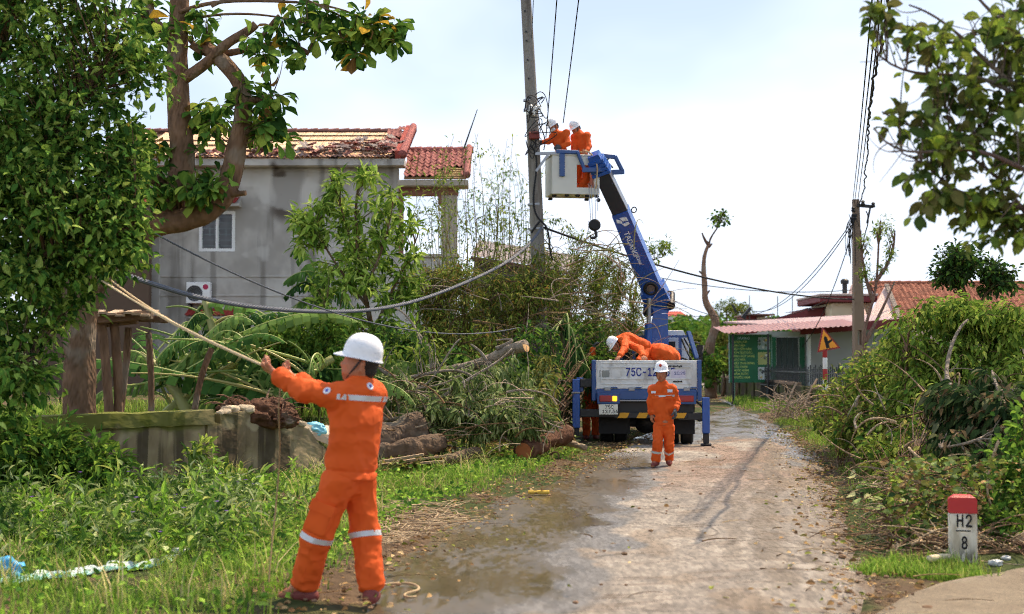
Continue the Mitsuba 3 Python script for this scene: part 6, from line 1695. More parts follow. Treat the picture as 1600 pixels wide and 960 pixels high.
class Leaves:
    def __init__(s): s.p, s.d, s.u, s.L, s.W, s.c = [], [], [], [], [], []
    def add(s, p, d, u, L, W, c):
        p = np.atleast_2d(p); n = len(p)
        for a, b in zip((s.p, s.d, s.u, s.c), (p, d, u, c)): a.append(np.broadcast_to(np.atleast_2d(np.asarray(b, float)), (n, 3)))
        for a, b in zip((s.L, s.W), (L, W)): a.append(np.broadcast_to(np.asarray(b, float).ravel(), (n,)))
    def pack(s):
        if isinstance(s.p, list): s.p, s.d, s.u, s.c = (np.vstack(a) for a in (s.p, s.d, s.u, s.c)); s.L, s.W = np.concatenate(s.L), np.concatenate(s.W)
        return s
    def frames(s):
        s.pack()
        x = s.d / (np.linalg.norm(s.d, axis=1, keepdims=True) + 1e-9)
        y = np.cross(s.u, x); y /= np.linalg.norm(y, axis=1, keepdims=True) + 1e-9
        return x, y, np.cross(x, y)
    def mesh(s, kind, sel=None):
        V, Fc = LEAF[kind]
        x, y, z = s.frames()
        sel = np.arange(len(s.p)) if sel is None else sel
        P_ = s.p[sel, None] + V[None, :, 0:1] * (x * s.L[:, None])[sel, None] + V[None, :, 1:2] * (y * s.W[:, None])[sel, None] + V[None, :, 2:3] * (z * s.L[:, None])[sel, None]
        n = len(V)
        f = (Fc[None] + (np.arange(len(sel)) * n)[:, None, None]).reshape(-1, 3)
        vein = np.where(np.abs(V[:, 1]) < 1e-6, 1.18, 0.96)
        c = (s.c[sel][:, None] * vein[None, :, None]).reshape(-1, 3)
        return (P_.reshape(-1, 3), f), np.clip(c, 0, 1)
_leafpl = {}
def template(kind, col, bsdf):
    key = (kind, tuple(np.round(col, 3)), bsdf)
    if key not in _leafpl:
        V, Fc = LEAF[kind]
        vein = np.where(np.abs(V[:, 1]) < 1e-6, 1.18, 0.96)
        v_, f_, uv_, _ = enc(V, Fc, np.clip(np.array(col)[None] * vein[:, None], 0, 1)); _leafpl[key] = mikit.ply((v_, f_), bsdf, uv=uv_)
    return _leafpl[key]
def screen(p):
    q = np.asarray(p) - [0, 0, CAMH]
    zc = q[:, 1] * math.cos(PITCH) + q[:, 2] * math.sin(PITCH)
    yc = -q[:, 1] * math.sin(PITCH) + q[:, 2] * math.cos(PITCH)
    return np.stack([800 + F * q[:, 0] / zc, 480 - F * yc / zc, zc], 1)
def emit(owner, lv, kind, n_parts=0, bsdf='leaf', palette=None, part_name='leaf', rest='foliage'):
    """The n_parts leaves that show largest become parts; the others one part of kind stuff."""
    lv.pack()
    rest_i = np.arange(len(lv.p))
    if n_parts:
        s = screen(lv.p)
        ins = (s[:, 0] > -5) & (s[:, 0] < 1605) & (s[:, 1] > -5) & (s[:, 1] < 965)
        score = np.where(ins, lv.L * lv.W ** .5 / np.maximum(s[:, 2], 1) , 0)
        top = np.argsort(-score)[:n_parts]
        top = top[score[top] > 0]
        rest_i = np.setdiff1d(rest_i, top)
        x, y, z = lv.frames()
        pal = np.asarray(palette) * 1.3
        for i in top:
            M = np.eye(4); M[:3, 0], M[:3, 1], M[:3, 2], M[:3, 3] = x[i] * lv.L[i], y[i] * lv.W[i], z[i] * lv.L[i], lv.p[i]
            c = pal[np.argmin(((pal - lv.c[i]) ** 2).sum(1))]
            put(numbered(owner + '__' + part_name), template(kind, c, bsdf), bsdf, to_world=M)
    if len(rest_i):
        m, c = lv.mesh(kind, rest_i)
        part(owner, rest, m, bsdf, color=c, kind='stuff')
def pick(rng, pal, n, amp=.18):
    pal = np.asarray(pal) * 1.3
    return pal[rng.integers(len(pal), size=n)] * rng.uniform(1 - amp, 1 + amp, (n, 1))
def rdir(rng, n, zlo=-1, zhi=1):
    z = rng.uniform(zlo, zhi, n); a = rng.uniform(0, 2 * np.pi, n); r = np.sqrt(np.maximum(0, 1 - z * z))
    return np.stack([r * np.cos(a), r * np.sin(a), z], 1)
def blobs(rng, spec):
    """spec: (px, py, d, rx, ry, rd, n): clump centres in ellipsoids given by pixel centre and pixel radii at distance d."""
    out = []
    for px, py, d, rx, ry, rd, n in spec:
        c = P(px, py, d); s = d / F
        u = rdir(rng, n) * rng.uniform(0, 1, (n, 1)) ** .42
        out.append(c + u * [rx * s, rd, ry * s])
    return np.vstack(out)
def twigs(rng, limbs, centres, r0=.012, r1=.003, sag=.12, sides=4, nseg=6, every=1):
    """Curved twigs from the nearest limb to each centre. limbs: list of polylines. Returns (list of paths, mesh)."""
    pts = np.vstack([spline(l, max(8, int(np.linalg.norm(np.diff(np.asarray(l)[:, :3], axis=0), axis=1).sum() / .06)))[:, :3] for l in limbs])
    tree = cKDTree(pts); cap = pts[:, 2].max()
    paths, ms = [], []
    for i, c in enumerate(centres):
        _, j = tree.query(c - [0, 0, .25 * np.linalg.norm(c - pts.mean(0))])
        a = pts[j]; m = (a + c) / 2 + rng.normal(0, .08, 3) * np.linalg.norm(c - a) + [0, 0, sag * np.linalg.norm(c - a)]
        t = np.linspace(0, 1, nseg)[:, None]
        p = a * (1 - t) ** 2 + 2 * m * t * (1 - t) + c * t * t
        paths.append(p)
        if i % every == 0: ms.append(tube(p, np.linspace(r0, r1, nseg), sides, cap=False))
    return paths, (join(ms) if ms else None)
def spray(rng, lv, path, n, L, W, pal, spread=.9, droop=.3, tail=.5, side=.25, amp=.2, up=None):
    """Leaves along the last part of a path, alternately left and right."""
    p = np.asarray(path)
    t = rng.uniform(1 - tail, 1, n) * (len(p) - 1)
    i = np.minimum(t.astype(int), len(p) - 2); f = (t - i)[:, None]
    q = p[i] * (1 - f) + p[i + 1] * f
    ax = p[i + 1] - p[i]; ax = ax / (np.linalg.norm(ax, axis=1, keepdims=True) + 1e-9)
    r = rdir(rng, n)
    d = ax * (1 - spread) + r * spread + [0, 0, -droop]
    d /= np.linalg.norm(d, axis=1, keepdims=True) + 1e-9
    q = q + r * rng.uniform(0, side, (n, 1))
    u = rdir(rng, n, .1, 1) * .8 + [0, 0, .55]
    ll = L * rng.uniform(.5, 1.35, n)
    lv.add(q, d, u, ll, W * ll / L * rng.uniform(.85, 1.15, n), pick(rng, pal, n, amp))
def limb(owner, pts, r0, r1, col, name='branch', sides=10, n=None, rough=.16, seed=0, cap=True, power=1.0):
    L = np.linalg.norm(np.diff(np.asarray(pts), axis=0), axis=1).sum()
    n = n or max(6, min(60, int(L / max(r0, .03) * 1.6)))
    p = spline(pts, n)
    r = r0 + (r1 - r0) * np.linspace(0, 1, n) ** power
    m = tube(p, r, sides, cap, rough, seed)
    return part(owner, name, m, 'bark', smooth=60 if False else True, color=tint(m[0], col, .3, 5, seed))
def cut_end(owner, c, ax, r, col=None):
    m = lathe([(0, .004), (r * .6, .004), (r * .97, 0), (r * .97, -.01), (0, -.01)], 20, ax, c)
    v = m[0]; rr = np.linalg.norm(np.cross(v - c, unit(ax)), axis=1)
    part(owner, 'cut_face', m, 'vc_matte', color=tint(v, srgb(214, 170, 116) if col is None else col, .15, 9))
GREEN_A = [srgb(*c) for c in ((74, 106, 44), (58, 90, 38), (94, 124, 52), (46, 74, 34), (112, 138, 60))]
GREEN_B = [srgb(*c) for c in ((104, 126, 50), (86, 108, 44), (128, 144, 62), (66, 90, 38), (146, 156, 74))]
OLIVE = [srgb(*c) for c in ((112, 116, 56), (94, 98, 46), (132, 130, 68), (82, 88, 42), (148, 140, 82))]
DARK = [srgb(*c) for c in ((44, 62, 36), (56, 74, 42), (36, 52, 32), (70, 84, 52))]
DRY = [srgb(*c) for c in ((132, 106, 72), (150, 124, 86), (108, 84, 58), (170, 148, 110), (92, 72, 52))]
BARK = srgb(112, 88, 68); BARK_RED = srgb(122, 94, 72); BARK_GREY = srgb(140, 128, 112)
# ------------------------------------------------------------------ trees of the left side
def front_tree():
    r = np.random.default_rng(21)
    t = thing('leafy_tree', 'dense small leaved green tree filling the upper left foreground', 'tree')
    D = 12.6
    limbs = [PP([(-95, 720, D), (-90, 500, D), (-70, 300, D), (-20, 120, D), (30, -20, D + .2)]), PP([(-85, 450, D), (-20, 350, D - .2), (60, 250, D - .1), (150, 120, D), (200, 20, D + .2)]),
             PP([(-85, 520, D), (-20, 440, D - .3), (60, 400, D - .3), (140, 380, D - .2), (210, 350, D)]), PP([(-90, 600, D), (-40, 570, D - .4), (20, 570, D - .4), (50, 560, D - .2)])]
    base = limbs[0].copy(); base[0, 2] = float(gh(base[0, 0], base[0, 1])) - .1
    limbs[0] = base
    limb(t, base, .17, .06, BARK, 'trunk', 12, seed=1)
    for i, l in enumerate(limbs[1:]): limb(t, l, .055, .012, BARK, 'branch', 7, seed=2 + i)
    c = blobs(r, [(50, 60, D, 130, 100, .9, 58), (-10, 230, D - .2, 130, 150, .9, 110), (100, 190, D, 110, 110, .7, 66), (70, 330, D - .2, 130, 110, .8, 100), (-5, 470, D - .3, 100, 110, .8, 80),
                  (-20, 590, D - .4, 100, 95, .6, 70), (165, 330, D, 70, 80, .5, 45), (200, 90, D + .1, 75, 80, .5, 34), (125, 420, D - .1, 70, 60, .5, 36), (200, 395, D, 40, 40, .3, 12), (30, -40, D, 200, 60, .8, 60), (190, 225, D, 50, 60, .4, 20)])
    paths, m = twigs(r, limbs, c, .009, .0025)
    part(t, 'twigs', m, 'bark', color=np.tile(BARK, (len(m[0]), 1)), kind='stuff')
    lv = Leaves()
    for p in paths:
        spray(r, lv, p, 19, .095 * r.uniform(.65, 1.3), .026, GREEN_A + [srgb(140, 158, 80), srgb(120, 142, 64)], .85, .35, .45, .19, .38)
        e = p[-1]
        for k in range(2):
            q = e + rdir(r, 1)[0] * .22; spray(r, lv, np.array([e, (e + q) / 2, q - [0, 0, .04]]), 8, .085 * r.uniform(.7, 1.3), .024, GREEN_A + [srgb(140, 158, 80)], .8, .4, 1, .06, .38)
    emit(t, lv, 'lance', 300, palette=GREEN_A)
front_tree()
def almond_tree():
    r = np.random.default_rng(33)
    t = thing('pollarded_tree', 'brown tree with thick lopped limbs and few big leaves before the grey house', 'tree')
    D = 17.3
    tr = PP([(126, 668, D), (124, 600, D), (128, 500, D), (150, 430, D), (190, 385, D), (236, 350, D)])
    tr[0, 2] = float(gh(tr[0, 0], tr[0, 1])) - .05
    limbs = [(PP([(200, 378, D), (236, 352, D), (285, 343, D - .05), (325, 330, D - .1), (352, 300, D - .1), (368, 240, D - .1), (381, 170, D - .1), (376, 135, D - .1), (352, 100, D - .1), (322, 75, D)]), .17, .085),
             (PP([(255, 345, D), (272, 312, D + .05), (284, 262, D + .1), (281, 190, D + .1), (277, 110, D + .1), (279, 40, D + .1), (284, -40, D + .1)]), .17, .11),
             (PP([(272, 305, D + .05), (250, 285, D), (225, 262, D - .1), (200, 235, D - .1), (170, 215, D)]), .11, .06),
             (PP([(280, 128, D + .1), (305, 112, D), (330, 92, D - .1), (356, 68, D - .2), (382, 52, D - .2), (400, 38, D - .2)]), .075, .05),
             (PP([(278, 60, D + .1), (262, 52, D), (240, 30, D), (232, 0, D), (226, -40, D)]), .06, .05),
             (PP([(300, 70, D), (340, 85, D), (390, 76, D), (440, 70, D), (482, 84, D)]), .05, .032),
             (PP([(378, 160, D - .1), (400, 156, D - .15), (424, 152, D - .2)]), .05, .04),
             (PP([(345, 306, D - .1), (362, 304, D - .15), (384, 302, D - .2)]), .05, .03),
             (PP([(280, 20, D), (340, 4, D), (420, 2, D), (500, 8, D), (560, 25, D)]), .028, .01),
             (PP([(330, 10, D), (400, -10, D), (470, -2, D), (540, 30, D), (600, 60, D)]), .025, .008),
             (PP([(300, 30, D), (380, 22, D), (450, 30, D), (520, 52, D), (560, 75, D)]), .018, .006),
             (PP([(395, 85, D), (415, 50, D), (436, 24, D)]), .035, .022)]
    limb(t, tr, .20, .17, BARK, 'trunk', 16, rough=.2, seed=3)
    for i, (p, a, b) in enumerate(limbs): limb(t, p, a, b, BARK_RED, 'branch', 12, rough=.14, seed=10 + i)
    for i in (0, 5, 6, 7):
        p = limbs[i][0]; cut_end(t, p[-1], p[-1] - p[-2], limbs[i][2], srgb(150, 112, 80))
    LP = [p for p, _, _ in limbs]
    c = blobs(r, [(410, 160, D - .2, 45, 50, .4, 18), (430, 80, D - .2, 45, 45, .4, 13), (545, 40, D, 75, 30, .5, 22), (600, 50, D, 45, 35, .4, 16), (330, 190, D, 35, 50, .4, 14), (320, 285, D - .3, 45, 28, .3, 22), (225, 230, D, 60, 60, .5, 20), (300, 50, D, 70, 50, .5, 16), (430, 205, D - .1, 36, 25, .3, 8), (470, 15, D, 60, 20, .4, 10), (555, 80, D, 35, 30, .3, 8), (250, 300, D - .2, 40, 30, .3, 10), (200, 20, D, 60, 40, .5, 12)])
    paths, m = twigs(r, LP, c, .010, .004, .05)
    part(t, 'twigs', m, 'bark', color=np.tile(BARK, (len(m[0]), 1)), kind='stuff')
    lv = Leaves()
    pal = GREEN_A + [srgb(132, 148, 62), srgb(120, 92, 56), srgb(176, 140, 52)]
    for p in paths: spray(r, lv, p, 9, .19, .05, pal[:6] if r.random() < .8 else pal, .75, .45, .3, .06)
    emit(t, lv, 'obovate', 300, palette=pal)
almond_tree()
def young_tree():
    r = np.random.default_rng(35)
    t = thing('young_tree', 'bright green young tree leaning before the grey house wall', 'tree')
    D = 27.0
    st = PP([(598, 640, D), (590, 560, D), (572, 470, D), (560, 400, D), (556, 340, D), (560, 290, D)])
    st[0, 2] = .6
    limbs = [st, PP([(575, 480, D), (530, 420, D), (495, 360, D), (480, 320, D)]), PP([(585, 520, D), (615, 450, D), (640, 400, D), (655, 360, D)]), PP([(565, 420, D), (540, 350, D), (525, 300, D), (515, 275, D)]), PP([(570, 450, D - .3), (600, 380, D - .4), (612, 330, D - .4)]), PP([(590, 540, D), (550, 500, D - .4), (510, 480, D - .4)])]
    limb(t, st, .07, .02, BARK, 'trunk', 8, seed=1)
    for i, l in enumerate(limbs[1:]): limb(t, l, .032, .010, BARK, 'branch', 6, seed=4 + i)
    c = blobs(r, [(495, 345, D, 40, 36, .7, 17), (522, 285, D, 18, 26, .4, 9), (560, 390, D, 75, 60, .9, 38), (600, 335, D, 44, 50, .8, 18), (565, 450, D, 95, 55, .9, 36), (632, 430, D, 36, 55, .6, 14), (577, 272, D, 20, 14, .4, 6), (468, 338, D, 16, 14, .3, 4), (642, 355, D, 18, 18, .4, 4), (520, 520, D - .5, 80, 50, .8, 36), (590, 530, D - .3, 70, 60, .7, 30), (475, 375, D, 20, 25, .4, 6), (540, 330, D, 20, 20, .5, 6)])
    paths, m = twigs(r, limbs, c, .010, .003)
    part(t, 'twigs', m, 'bark', color=np.tile(BARK, (len(m[0]), 1)), kind='stuff')
    lv = Leaves()
    pal = [srgb(*q) for q in ((120, 146, 58), (96, 124, 46), (146, 166, 76), (72, 98, 40), (160, 176, 92))]
    for p in paths: spray(r, lv, p, 22, .20, .034, pal, .8, .25, .3, .13)
    emit(t, lv, 'lance', 220, palette=pal)
young_tree()
def bamboo():
    r = np.random.default_rng(37)
    t = thing('bamboo_clump', 'clump of thin brown upright stems with sparse pale leaves right of the loggia', 'bamboo')
    D = 31.0
    lv = Leaves(); paths = []
    for i in range(62):
        bx = r.uniform(690, 830); tx = bx + r.normal(0, 26) + (bx - 750) * .25; ty = r.uniform(205, 380)
        d = D + r.uniform(-1.2, 1.2)
        p = PP([(bx, 640, d), ((bx + tx) / 2 + r.normal(0, 8), 470, d), (tx, (ty + 330) / 2, d), (tx + r.normal(0, 12), ty, d)])
        q = spline(p, 14)
        c = [srgb(120, 96, 66), srgb(142, 120, 84), srgb(104, 110, 60)][i % 3]
        part(t, 'stem', tube(q, np.linspace(.016, .004, 14), 5, cap=False), 'vc_matte', color=np.tile(c * r.uniform(.8, 1.15), (14 * 5, 1)))
        paths.append(q)
        for k in range(5):
            j = r.integers(5, 13); e = q[j] + rdir(r, 1, 0, .8)[0] * r.uniform(.25, .55)
            tw = np.array([q[j], (q[j] + e) / 2 + [0, 0, .03], e]); spray(r, lv, tw, 11, .10, .017, GREEN_B + OLIVE[:2], .7, .35, .9, .08)
        spray(r, lv, q, 20, .10, .017, GREEN_B, .7, .3, .45, .12)
    emit(t, lv, 'mini')
bamboo()
def thicket(name, label, cat, D, spec, pal, L, W, n, stems, seed, kind='lance', droop=.35, part_n=0, stem_col=BARK, tail=.5, r0=.02, spread=.8, side=.16, bs='leaf'):
    r = np.random.default_rng(seed)
    t = thing(name, label, cat)
    limbs = []
    for s in stems:
        p = PP([(x, y, (D if len(q) < 3 else q[2])) for q in s for x, y in (q[:2],)])
        p = np.array([P(q[0], q[1], D if len(q) < 3 else q[2]) for q in s])
        g = float(gh(p[0, 0], p[0, 1]))
        if p[0, 2] < g + .4: p[0, 2] = g - .03
        limbs.append(p)
        limb(t, p, r0, r0 * .35, stem_col, 'stem', 6, seed=seed + len(limbs))
    c = blobs(r, spec)
    c = c[c[:, 2] > gh(c[:, 0], c[:, 1]) + .03]
    paths, m = twigs(r, limbs, c, r0 * .35, .0025)
    part(t, 'twigs', m, 'bark', color=np.tile(stem_col, (len(m[0]), 1)), kind='stuff')
    lv = Leaves()
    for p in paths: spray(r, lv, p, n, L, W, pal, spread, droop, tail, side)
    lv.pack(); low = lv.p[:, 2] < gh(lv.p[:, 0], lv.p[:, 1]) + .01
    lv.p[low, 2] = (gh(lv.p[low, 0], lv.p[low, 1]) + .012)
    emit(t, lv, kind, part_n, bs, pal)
    return t
thicket('olive_shrub', 'olive brown thicket of fine drooping twigs between loggia and truck', 'shrub', 28.5, [(740, 480, 29, 100, 70, 1.4, 150), (690, 540, 28, 70, 60, 1.0, 80), (810, 470, 29, 80, 50, 1.2, 90), (660, 470, 29, 40, 60, .8, 60), (850, 430, 29.2, 45, 45, .9, 50), (700, 430, 29, 45, 30, .8, 34), (760, 560, 27.5, 90, 50, 1., 70)], OLIVE + GREEN_B + [srgb(140, 112, 58)], .11, .015, 34,
        [[(700, 650), (705, 560), (690, 470), (680, 420)], [(760, 650), (765, 560), (770, 470), (790, 420)], [(820, 640), (815, 560), (825, 480), (850, 440)], [(730, 650), (720, 560), (735, 450)]], 41, droop=.6)
thicket('feathery_shrub', 'pale green feathery shrubs leaning left of the crane boom', 'shrub', 31.0, [(900, 440, 31, 70, 50, 1.4, 100), (960, 470, 31.5, 55, 60, 1.4, 100), (870, 490, 30, 50, 50, 1.0, 60), (935, 410, 31, 60, 30, 1.0, 34), (985, 530, 32, 40, 50, 1.0, 60), (920, 540, 30, 50, 60, 1.0, 70), (900, 370, 30.5, 40, 28, .6, 10)], GREEN_B + OLIVE[:3], .10, .014, 32,
        [[(880, 650), (880, 540), (900, 440), (930, 380)], [(950, 640), (955, 540), (970, 450), (985, 400)], [(840, 640), (850, 540), (870, 460), (905, 400), (920, 345)], [(990, 640), (985, 560), (990, 490)], [(900, 640), (930, 520), (950, 430), (1000, 400)]], 43, droop=.5, stem_col=srgb(140, 120, 92))
thicket('far_boom_tree', 'thin pale tree top showing right of the crane boom', 'tree', 36.0, [(1030, 385, 36, 24, 22, .5, 11), (1015, 405, 36, 20, 16, .5, 6)], GREEN_B, .11, .02, 24,
        [[(985, 600), (985, 500), (1000, 430), (1020, 395)], [(985, 480), (1005, 415), (1035, 402)]], 45, r0=.03)
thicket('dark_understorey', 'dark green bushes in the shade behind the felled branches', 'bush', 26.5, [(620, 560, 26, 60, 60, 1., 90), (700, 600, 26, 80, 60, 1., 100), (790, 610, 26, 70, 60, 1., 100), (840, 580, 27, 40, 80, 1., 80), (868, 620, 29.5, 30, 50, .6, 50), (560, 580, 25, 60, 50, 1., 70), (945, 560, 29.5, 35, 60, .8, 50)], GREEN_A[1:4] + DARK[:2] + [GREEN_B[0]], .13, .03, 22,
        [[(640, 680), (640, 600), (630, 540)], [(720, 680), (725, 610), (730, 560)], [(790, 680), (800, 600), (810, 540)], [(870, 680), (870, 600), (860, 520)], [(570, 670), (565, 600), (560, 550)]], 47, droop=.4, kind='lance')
thicket('broad_shrub', 'leafy bright shrub behind the broken wall left of the rope man', 'shrub', 22.5, [(440, 540, 22.5, 55, 50, .7, 60), (500, 520, 22.5, 50, 40, .7, 50), (470, 590, 22.3, 70, 35, .6, 50), (520, 570, 22.3, 30, 50, .5, 30)], GREEN_A[:3] + GREEN_B[:2], .11, .024, 24,
        [[(450, 660), (450, 600), (440, 530), (430, 490)], [(500, 660), (495, 590), (505, 520), (520, 480)], [(470, 660), (475, 580), (470, 510)]], 49, part_n=90)
# ------------------------------------------------------------------ banana plants
def banana_leaf(owner, pts, width, col, r, torn=.35, hang=.5, name='leaf'):
    n = 26
    p = spline(pts, n)
    ax = np.gradient(p, axis=0); ax /= np.linalg.norm(ax, axis=1, keepdims=True)
    rad = np.linspace(.022, .005, n)
    prof = np.sin(np.clip(np.linspace(.06, 1.0, n), 0, 1) * np.pi) ** .55 * width
    sidev = np.cross(ax, [0, 0, 1.0]); sidev /= np.linalg.norm(sidev, axis=1, keepdims=True) + 1e-6
    V, Fc, C = [], [], []; gone = set()
    for s in (-1, 1):
        tilt = r.uniform(.1, hang) if hang < 1.2 else r.uniform(.8, hang)
        for i in range(n - 1):
            if r.random() < torn * .35 and (s, i) not in gone: gone.add((-s, i)); continue
            h = tilt + r.uniform(-.25, .45) * torn * 2
            w0, w1 = prof[i], prof[i + 1]
            e = r.uniform(.75, 1.05)
            k = len(V)
            gap = torn * .22
            for q, w, a in ((p[i], w0, ax[i]), (p[i] * gap + p[i + 1] * (1 - gap), w1, ax[i + 1])):
                d = sidev[i] * s * math.cos(h) + np.array([0, 0, -math.sin(h)]) + ax[i] * .35
                d2 = d + np.array([0, 0, -.5 - .5 * h])
                V += [q, q + d * w * .5 * e, q + d * w * .5 * e + d2 / np.linalg.norm(d2) * w * .5 * e]
            Fc += [[k, k + 1, k + 4], [k, k + 4, k + 3], [k + 1, k + 2, k + 5], [k + 1, k + 5, k + 4]]
            c = col * r.uniform(.8, 1.2)
            C += [c * 1.2, c, c * .9] * 2
    k = part(owner, name, (np.array(V), np.array(Fc)), 'leaf', color=np.clip(np.array(C), 0, 1))
    m = tube(p, rad, 6); part(k, 'midrib', m, 'vc_semi', color=tint(m[0], srgb(160, 170, 96), .1, 4))
def bananas():
    r = np.random.default_rng(51)
    bg = [srgb(70, 104, 52), srgb(88, 122, 60), srgb(54, 84, 44), srgb(112, 140, 74)]
    specs = [('fallen banana plant with stalks toppled to the right behind the wall', 23.0, (250, 650), [(420, 545), (455, 500)], 13), ('fallen banana plant with bent pale stalks nearest the timber posts', 22.0, (300, 655), [(230, 560), (330, 500), (480, 525)], 13),
             ('banana plant with broken leaves under the red door hood', 25.5, (360, 645), [(320, 470), (420, 490), (300, 540)], 12), ('flattened banana plant beside the root mass', 21.5, (420, 650), [(520, 560), (360, 560), (300, 600)], 12)]
    for lab, D, base, tips, nl in specs:
        t = thing('banana_plant', lab, 'banana plant')
        b = P(*base, D); b[2] = float(gh(b[0], b[1])) - .05
        main = P(tips[0][0], tips[0][1], D + .3)
        m = tube(spline([b, (b + main) / 2 + [0, 0, .15], main], 14), np.linspace(.11, .06, 14), 10, rough=.08)
        part(t, 'stem', m, 'vc_semi', smooth=True, color=tint(m[0], srgb(142, 142, 82), .35, 4, nl))
        for k in range(nl):
            o = b + (main - b) * r.uniform(.35, 1.0)
            tp = tips[k % len(tips)]
            e = P(tp[0] + r.normal(0, 70), max(490, tp[1] + r.normal(20, 45)), D + r.uniform(-1.2, 1.2))
            e[2] = max(e[2], .75)
            mid = (o + e) / 2 + [0, 0, r.uniform(-.05, .22)]
            banana_leaf(t, [o, mid, e, e + (e - mid) * .35 + [0, 0, -.25]], r.uniform(.22, .42), bg[r.integers(4)], r, .6, 1.0)
        for k in range(9):                                          # bare broken stalks
            o = b + (main - b) * r.uniform(.1, .9); e = P(r.uniform(190, 480), r.uniform(480, 620), D + r.uniform(-.8, .8)); e[2] = max(e[2], .7)
            m = tube(spline([o, (o + e) / 2 + [0, 0, .12], e], 10), np.linspace(.028, .012, 10), 6)
            part(t, 'stalk', m, 'vc_semi', smooth=True, color=tint(m[0], [srgb(150, 160, 84), srgb(120, 138, 66), srgb(168, 158, 96)][k % 3], .2, 4, k))
    t = thing('banana_plant', 'banana plant with dark fronds hanging left of the truck', 'banana plant')
    D = 28.2
    b = G(872, 690); b = np.array([P(872, 660, D)[0], D, float(gh(P(872, 660, D)[0], D))])
    top = P(880, 500, D)
    m = tube(spline([b, (b + top) / 2 + [.06, 0, 0], top], 12), np.linspace(.12, .06, 12), 10)
    part(t, 'stem', m, 'vc_semi', smooth=True, color=tint(m[0], srgb(96, 92, 58), .3, 4))
    for k, (mx, my, ex, ey) in enumerate(((895, 520, 900, 600), (868, 520, 858, 610), (885, 490, 890, 580), (905, 540, 925, 600), (850, 540, 840, 600), (880, 560, 915, 570))):
        banana_leaf(t, [top, P(mx, my, D - .3), P(ex, ey, D - .5), P(ex + (ex - mx) * .2, ey + 30, D - .5)], .46, bg[(k + 2) % 3] * .9, r, .6, 1.45)
    t = thing('banana_plant', 'banana plant with ribbed fronds behind the bright young tree', 'banana plant')
    D = 29.5
    b = P(520, 640, D); b[2] = .6; top = P(500, 470, D)
    m = tube(spline([b, (b + top) / 2, top], 12), np.linspace(.12, .06, 12), 10)
    part(t, 'stem', m, 'vc_semi', smooth=True, color=tint(m[0], srgb(130, 132, 76), .3, 4))
    for k, (mx, my, ex, ey) in enumerate(((480, 400, 462, 388), (490, 425, 458, 430), (480, 440, 455, 452), (530, 420, 570, 425), (520, 450, 560, 490), (470, 470, 450, 500))):
        banana_leaf(t, [top, P(mx, my, D - .2), P(ex, ey, D - .4), P(ex + (ex - mx) * .5, ey + 14, D - .4)], .34, bg[k % 4], r, .3, .9)
bananas()
# ------------------------------------------------------------------ felled branches and logs on the left verge
def fallen_branch(label, pts, r0, r1, spec, seed, pal, L=.13, W=.022, n=26, side_limbs=(), cut=None, name='fallen_branch', col=BARK_GREY, parts_n=0):
    r = np.random.default_rng(seed)
    t = thing(name, label, 'branch' if name == 'fallen_branch' else 'log')
    p = PP(pts)
    limb(t, p, r0, r1, col, 'limb', 10, seed=seed, rough=.2)
    limbs = [p]
    for k, s in enumerate(side_limbs):
        q = PP(s); limbs.append(q); limb(t, q, r0 * .55, .012, col, 'limb', 7, seed=seed + k + 1)
    if cut == 'end': cut_end(t, p[-1], p[-1] - p[-2], r1)
    if cut == 'start': cut_end(t, p[0], p[0] - p[1], r0, srgb(186, 112, 66))
    if spec:
        c = blobs(r, spec); c = c[c[:, 2] > gh(c[:, 0], c[:, 1]) + .02]
        paths, m = twigs(r, limbs, c, .009, .003)
        part(t, 'twigs', m, 'bark', color=np.tile(col, (len(m[0]), 1)), kind='stuff')
        lv = Leaves()
        for q in paths: spray(r, lv, q, n, L, W, pal, .65, .75, .5, .1)
        lv.pack(); g = gh(lv.p[:, 0], lv.p[:, 1]); lv.p[:, 2] = np.maximum(lv.p[:, 2], g + .015)
        emit(t, lv, 'lance', parts_n, palette=pal)
    return t
SILV = [srgb(*c) for c in ((104, 120, 70), (128, 140, 88), (82, 100, 56), (150, 156, 108), (70, 84, 48))]
fallen_branch('thick felled limb with a pale round cut end above the leaf pile', [(600, 572, 24), (650, 590, 23.8), (700, 580, 23.6), (750, 568, 23.4), (790, 550, 23.2), (822, 541, 23)], .07, .10, [(700, 610, 23, 90, 45, .7, 60), (640, 600, 23.4, 60, 40, .6, 36), (780, 610, 23, 60, 45, .6, 44)], 61, SILV, side_limbs=[[(700, 580, 23.6), (694, 600, 23.4), (680, 560, 23.4), (660, 530, 23.6), (640, 500, 23.8), (610, 480, 24)], [(690, 610, 23.4), (686, 590, 23.4), (664, 545, 23.4), (652, 520, 23.6)], [(775, 545, 23.2), (800, 532, 23.2), (775, 532, 23.3)], [(760, 565, 23.2), (745, 545, 23.2), (735, 538, 23.2)]], cut='end', parts_n=60)
fallen_branch('leafy felled branch sprawling over the verge in front of the logs', [(600, 655, 21.6), (660, 640, 21.4), (720, 600, 21.4), (770, 570, 21.6), (800, 545, 21.8)], .035, .015, [(740, 640, 21.3, 90, 55, .7, 80), (680, 650, 21.2, 60, 30, .5, 36), (820, 650, 21.6, 55, 45, .6, 50), (620, 610, 21.8, 40, 40, .5, 26)], 63, SILV, side_limbs=[[(660, 640, 21.4), (700, 640, 21.1), (760, 660, 21), (810, 670, 21)], [(690, 620, 21.4), (680, 640, 21.2), (664, 690, 21)], [(640, 610, 21.6), (680, 612, 21.4), (740, 590, 21.3)]], parts_n=120)
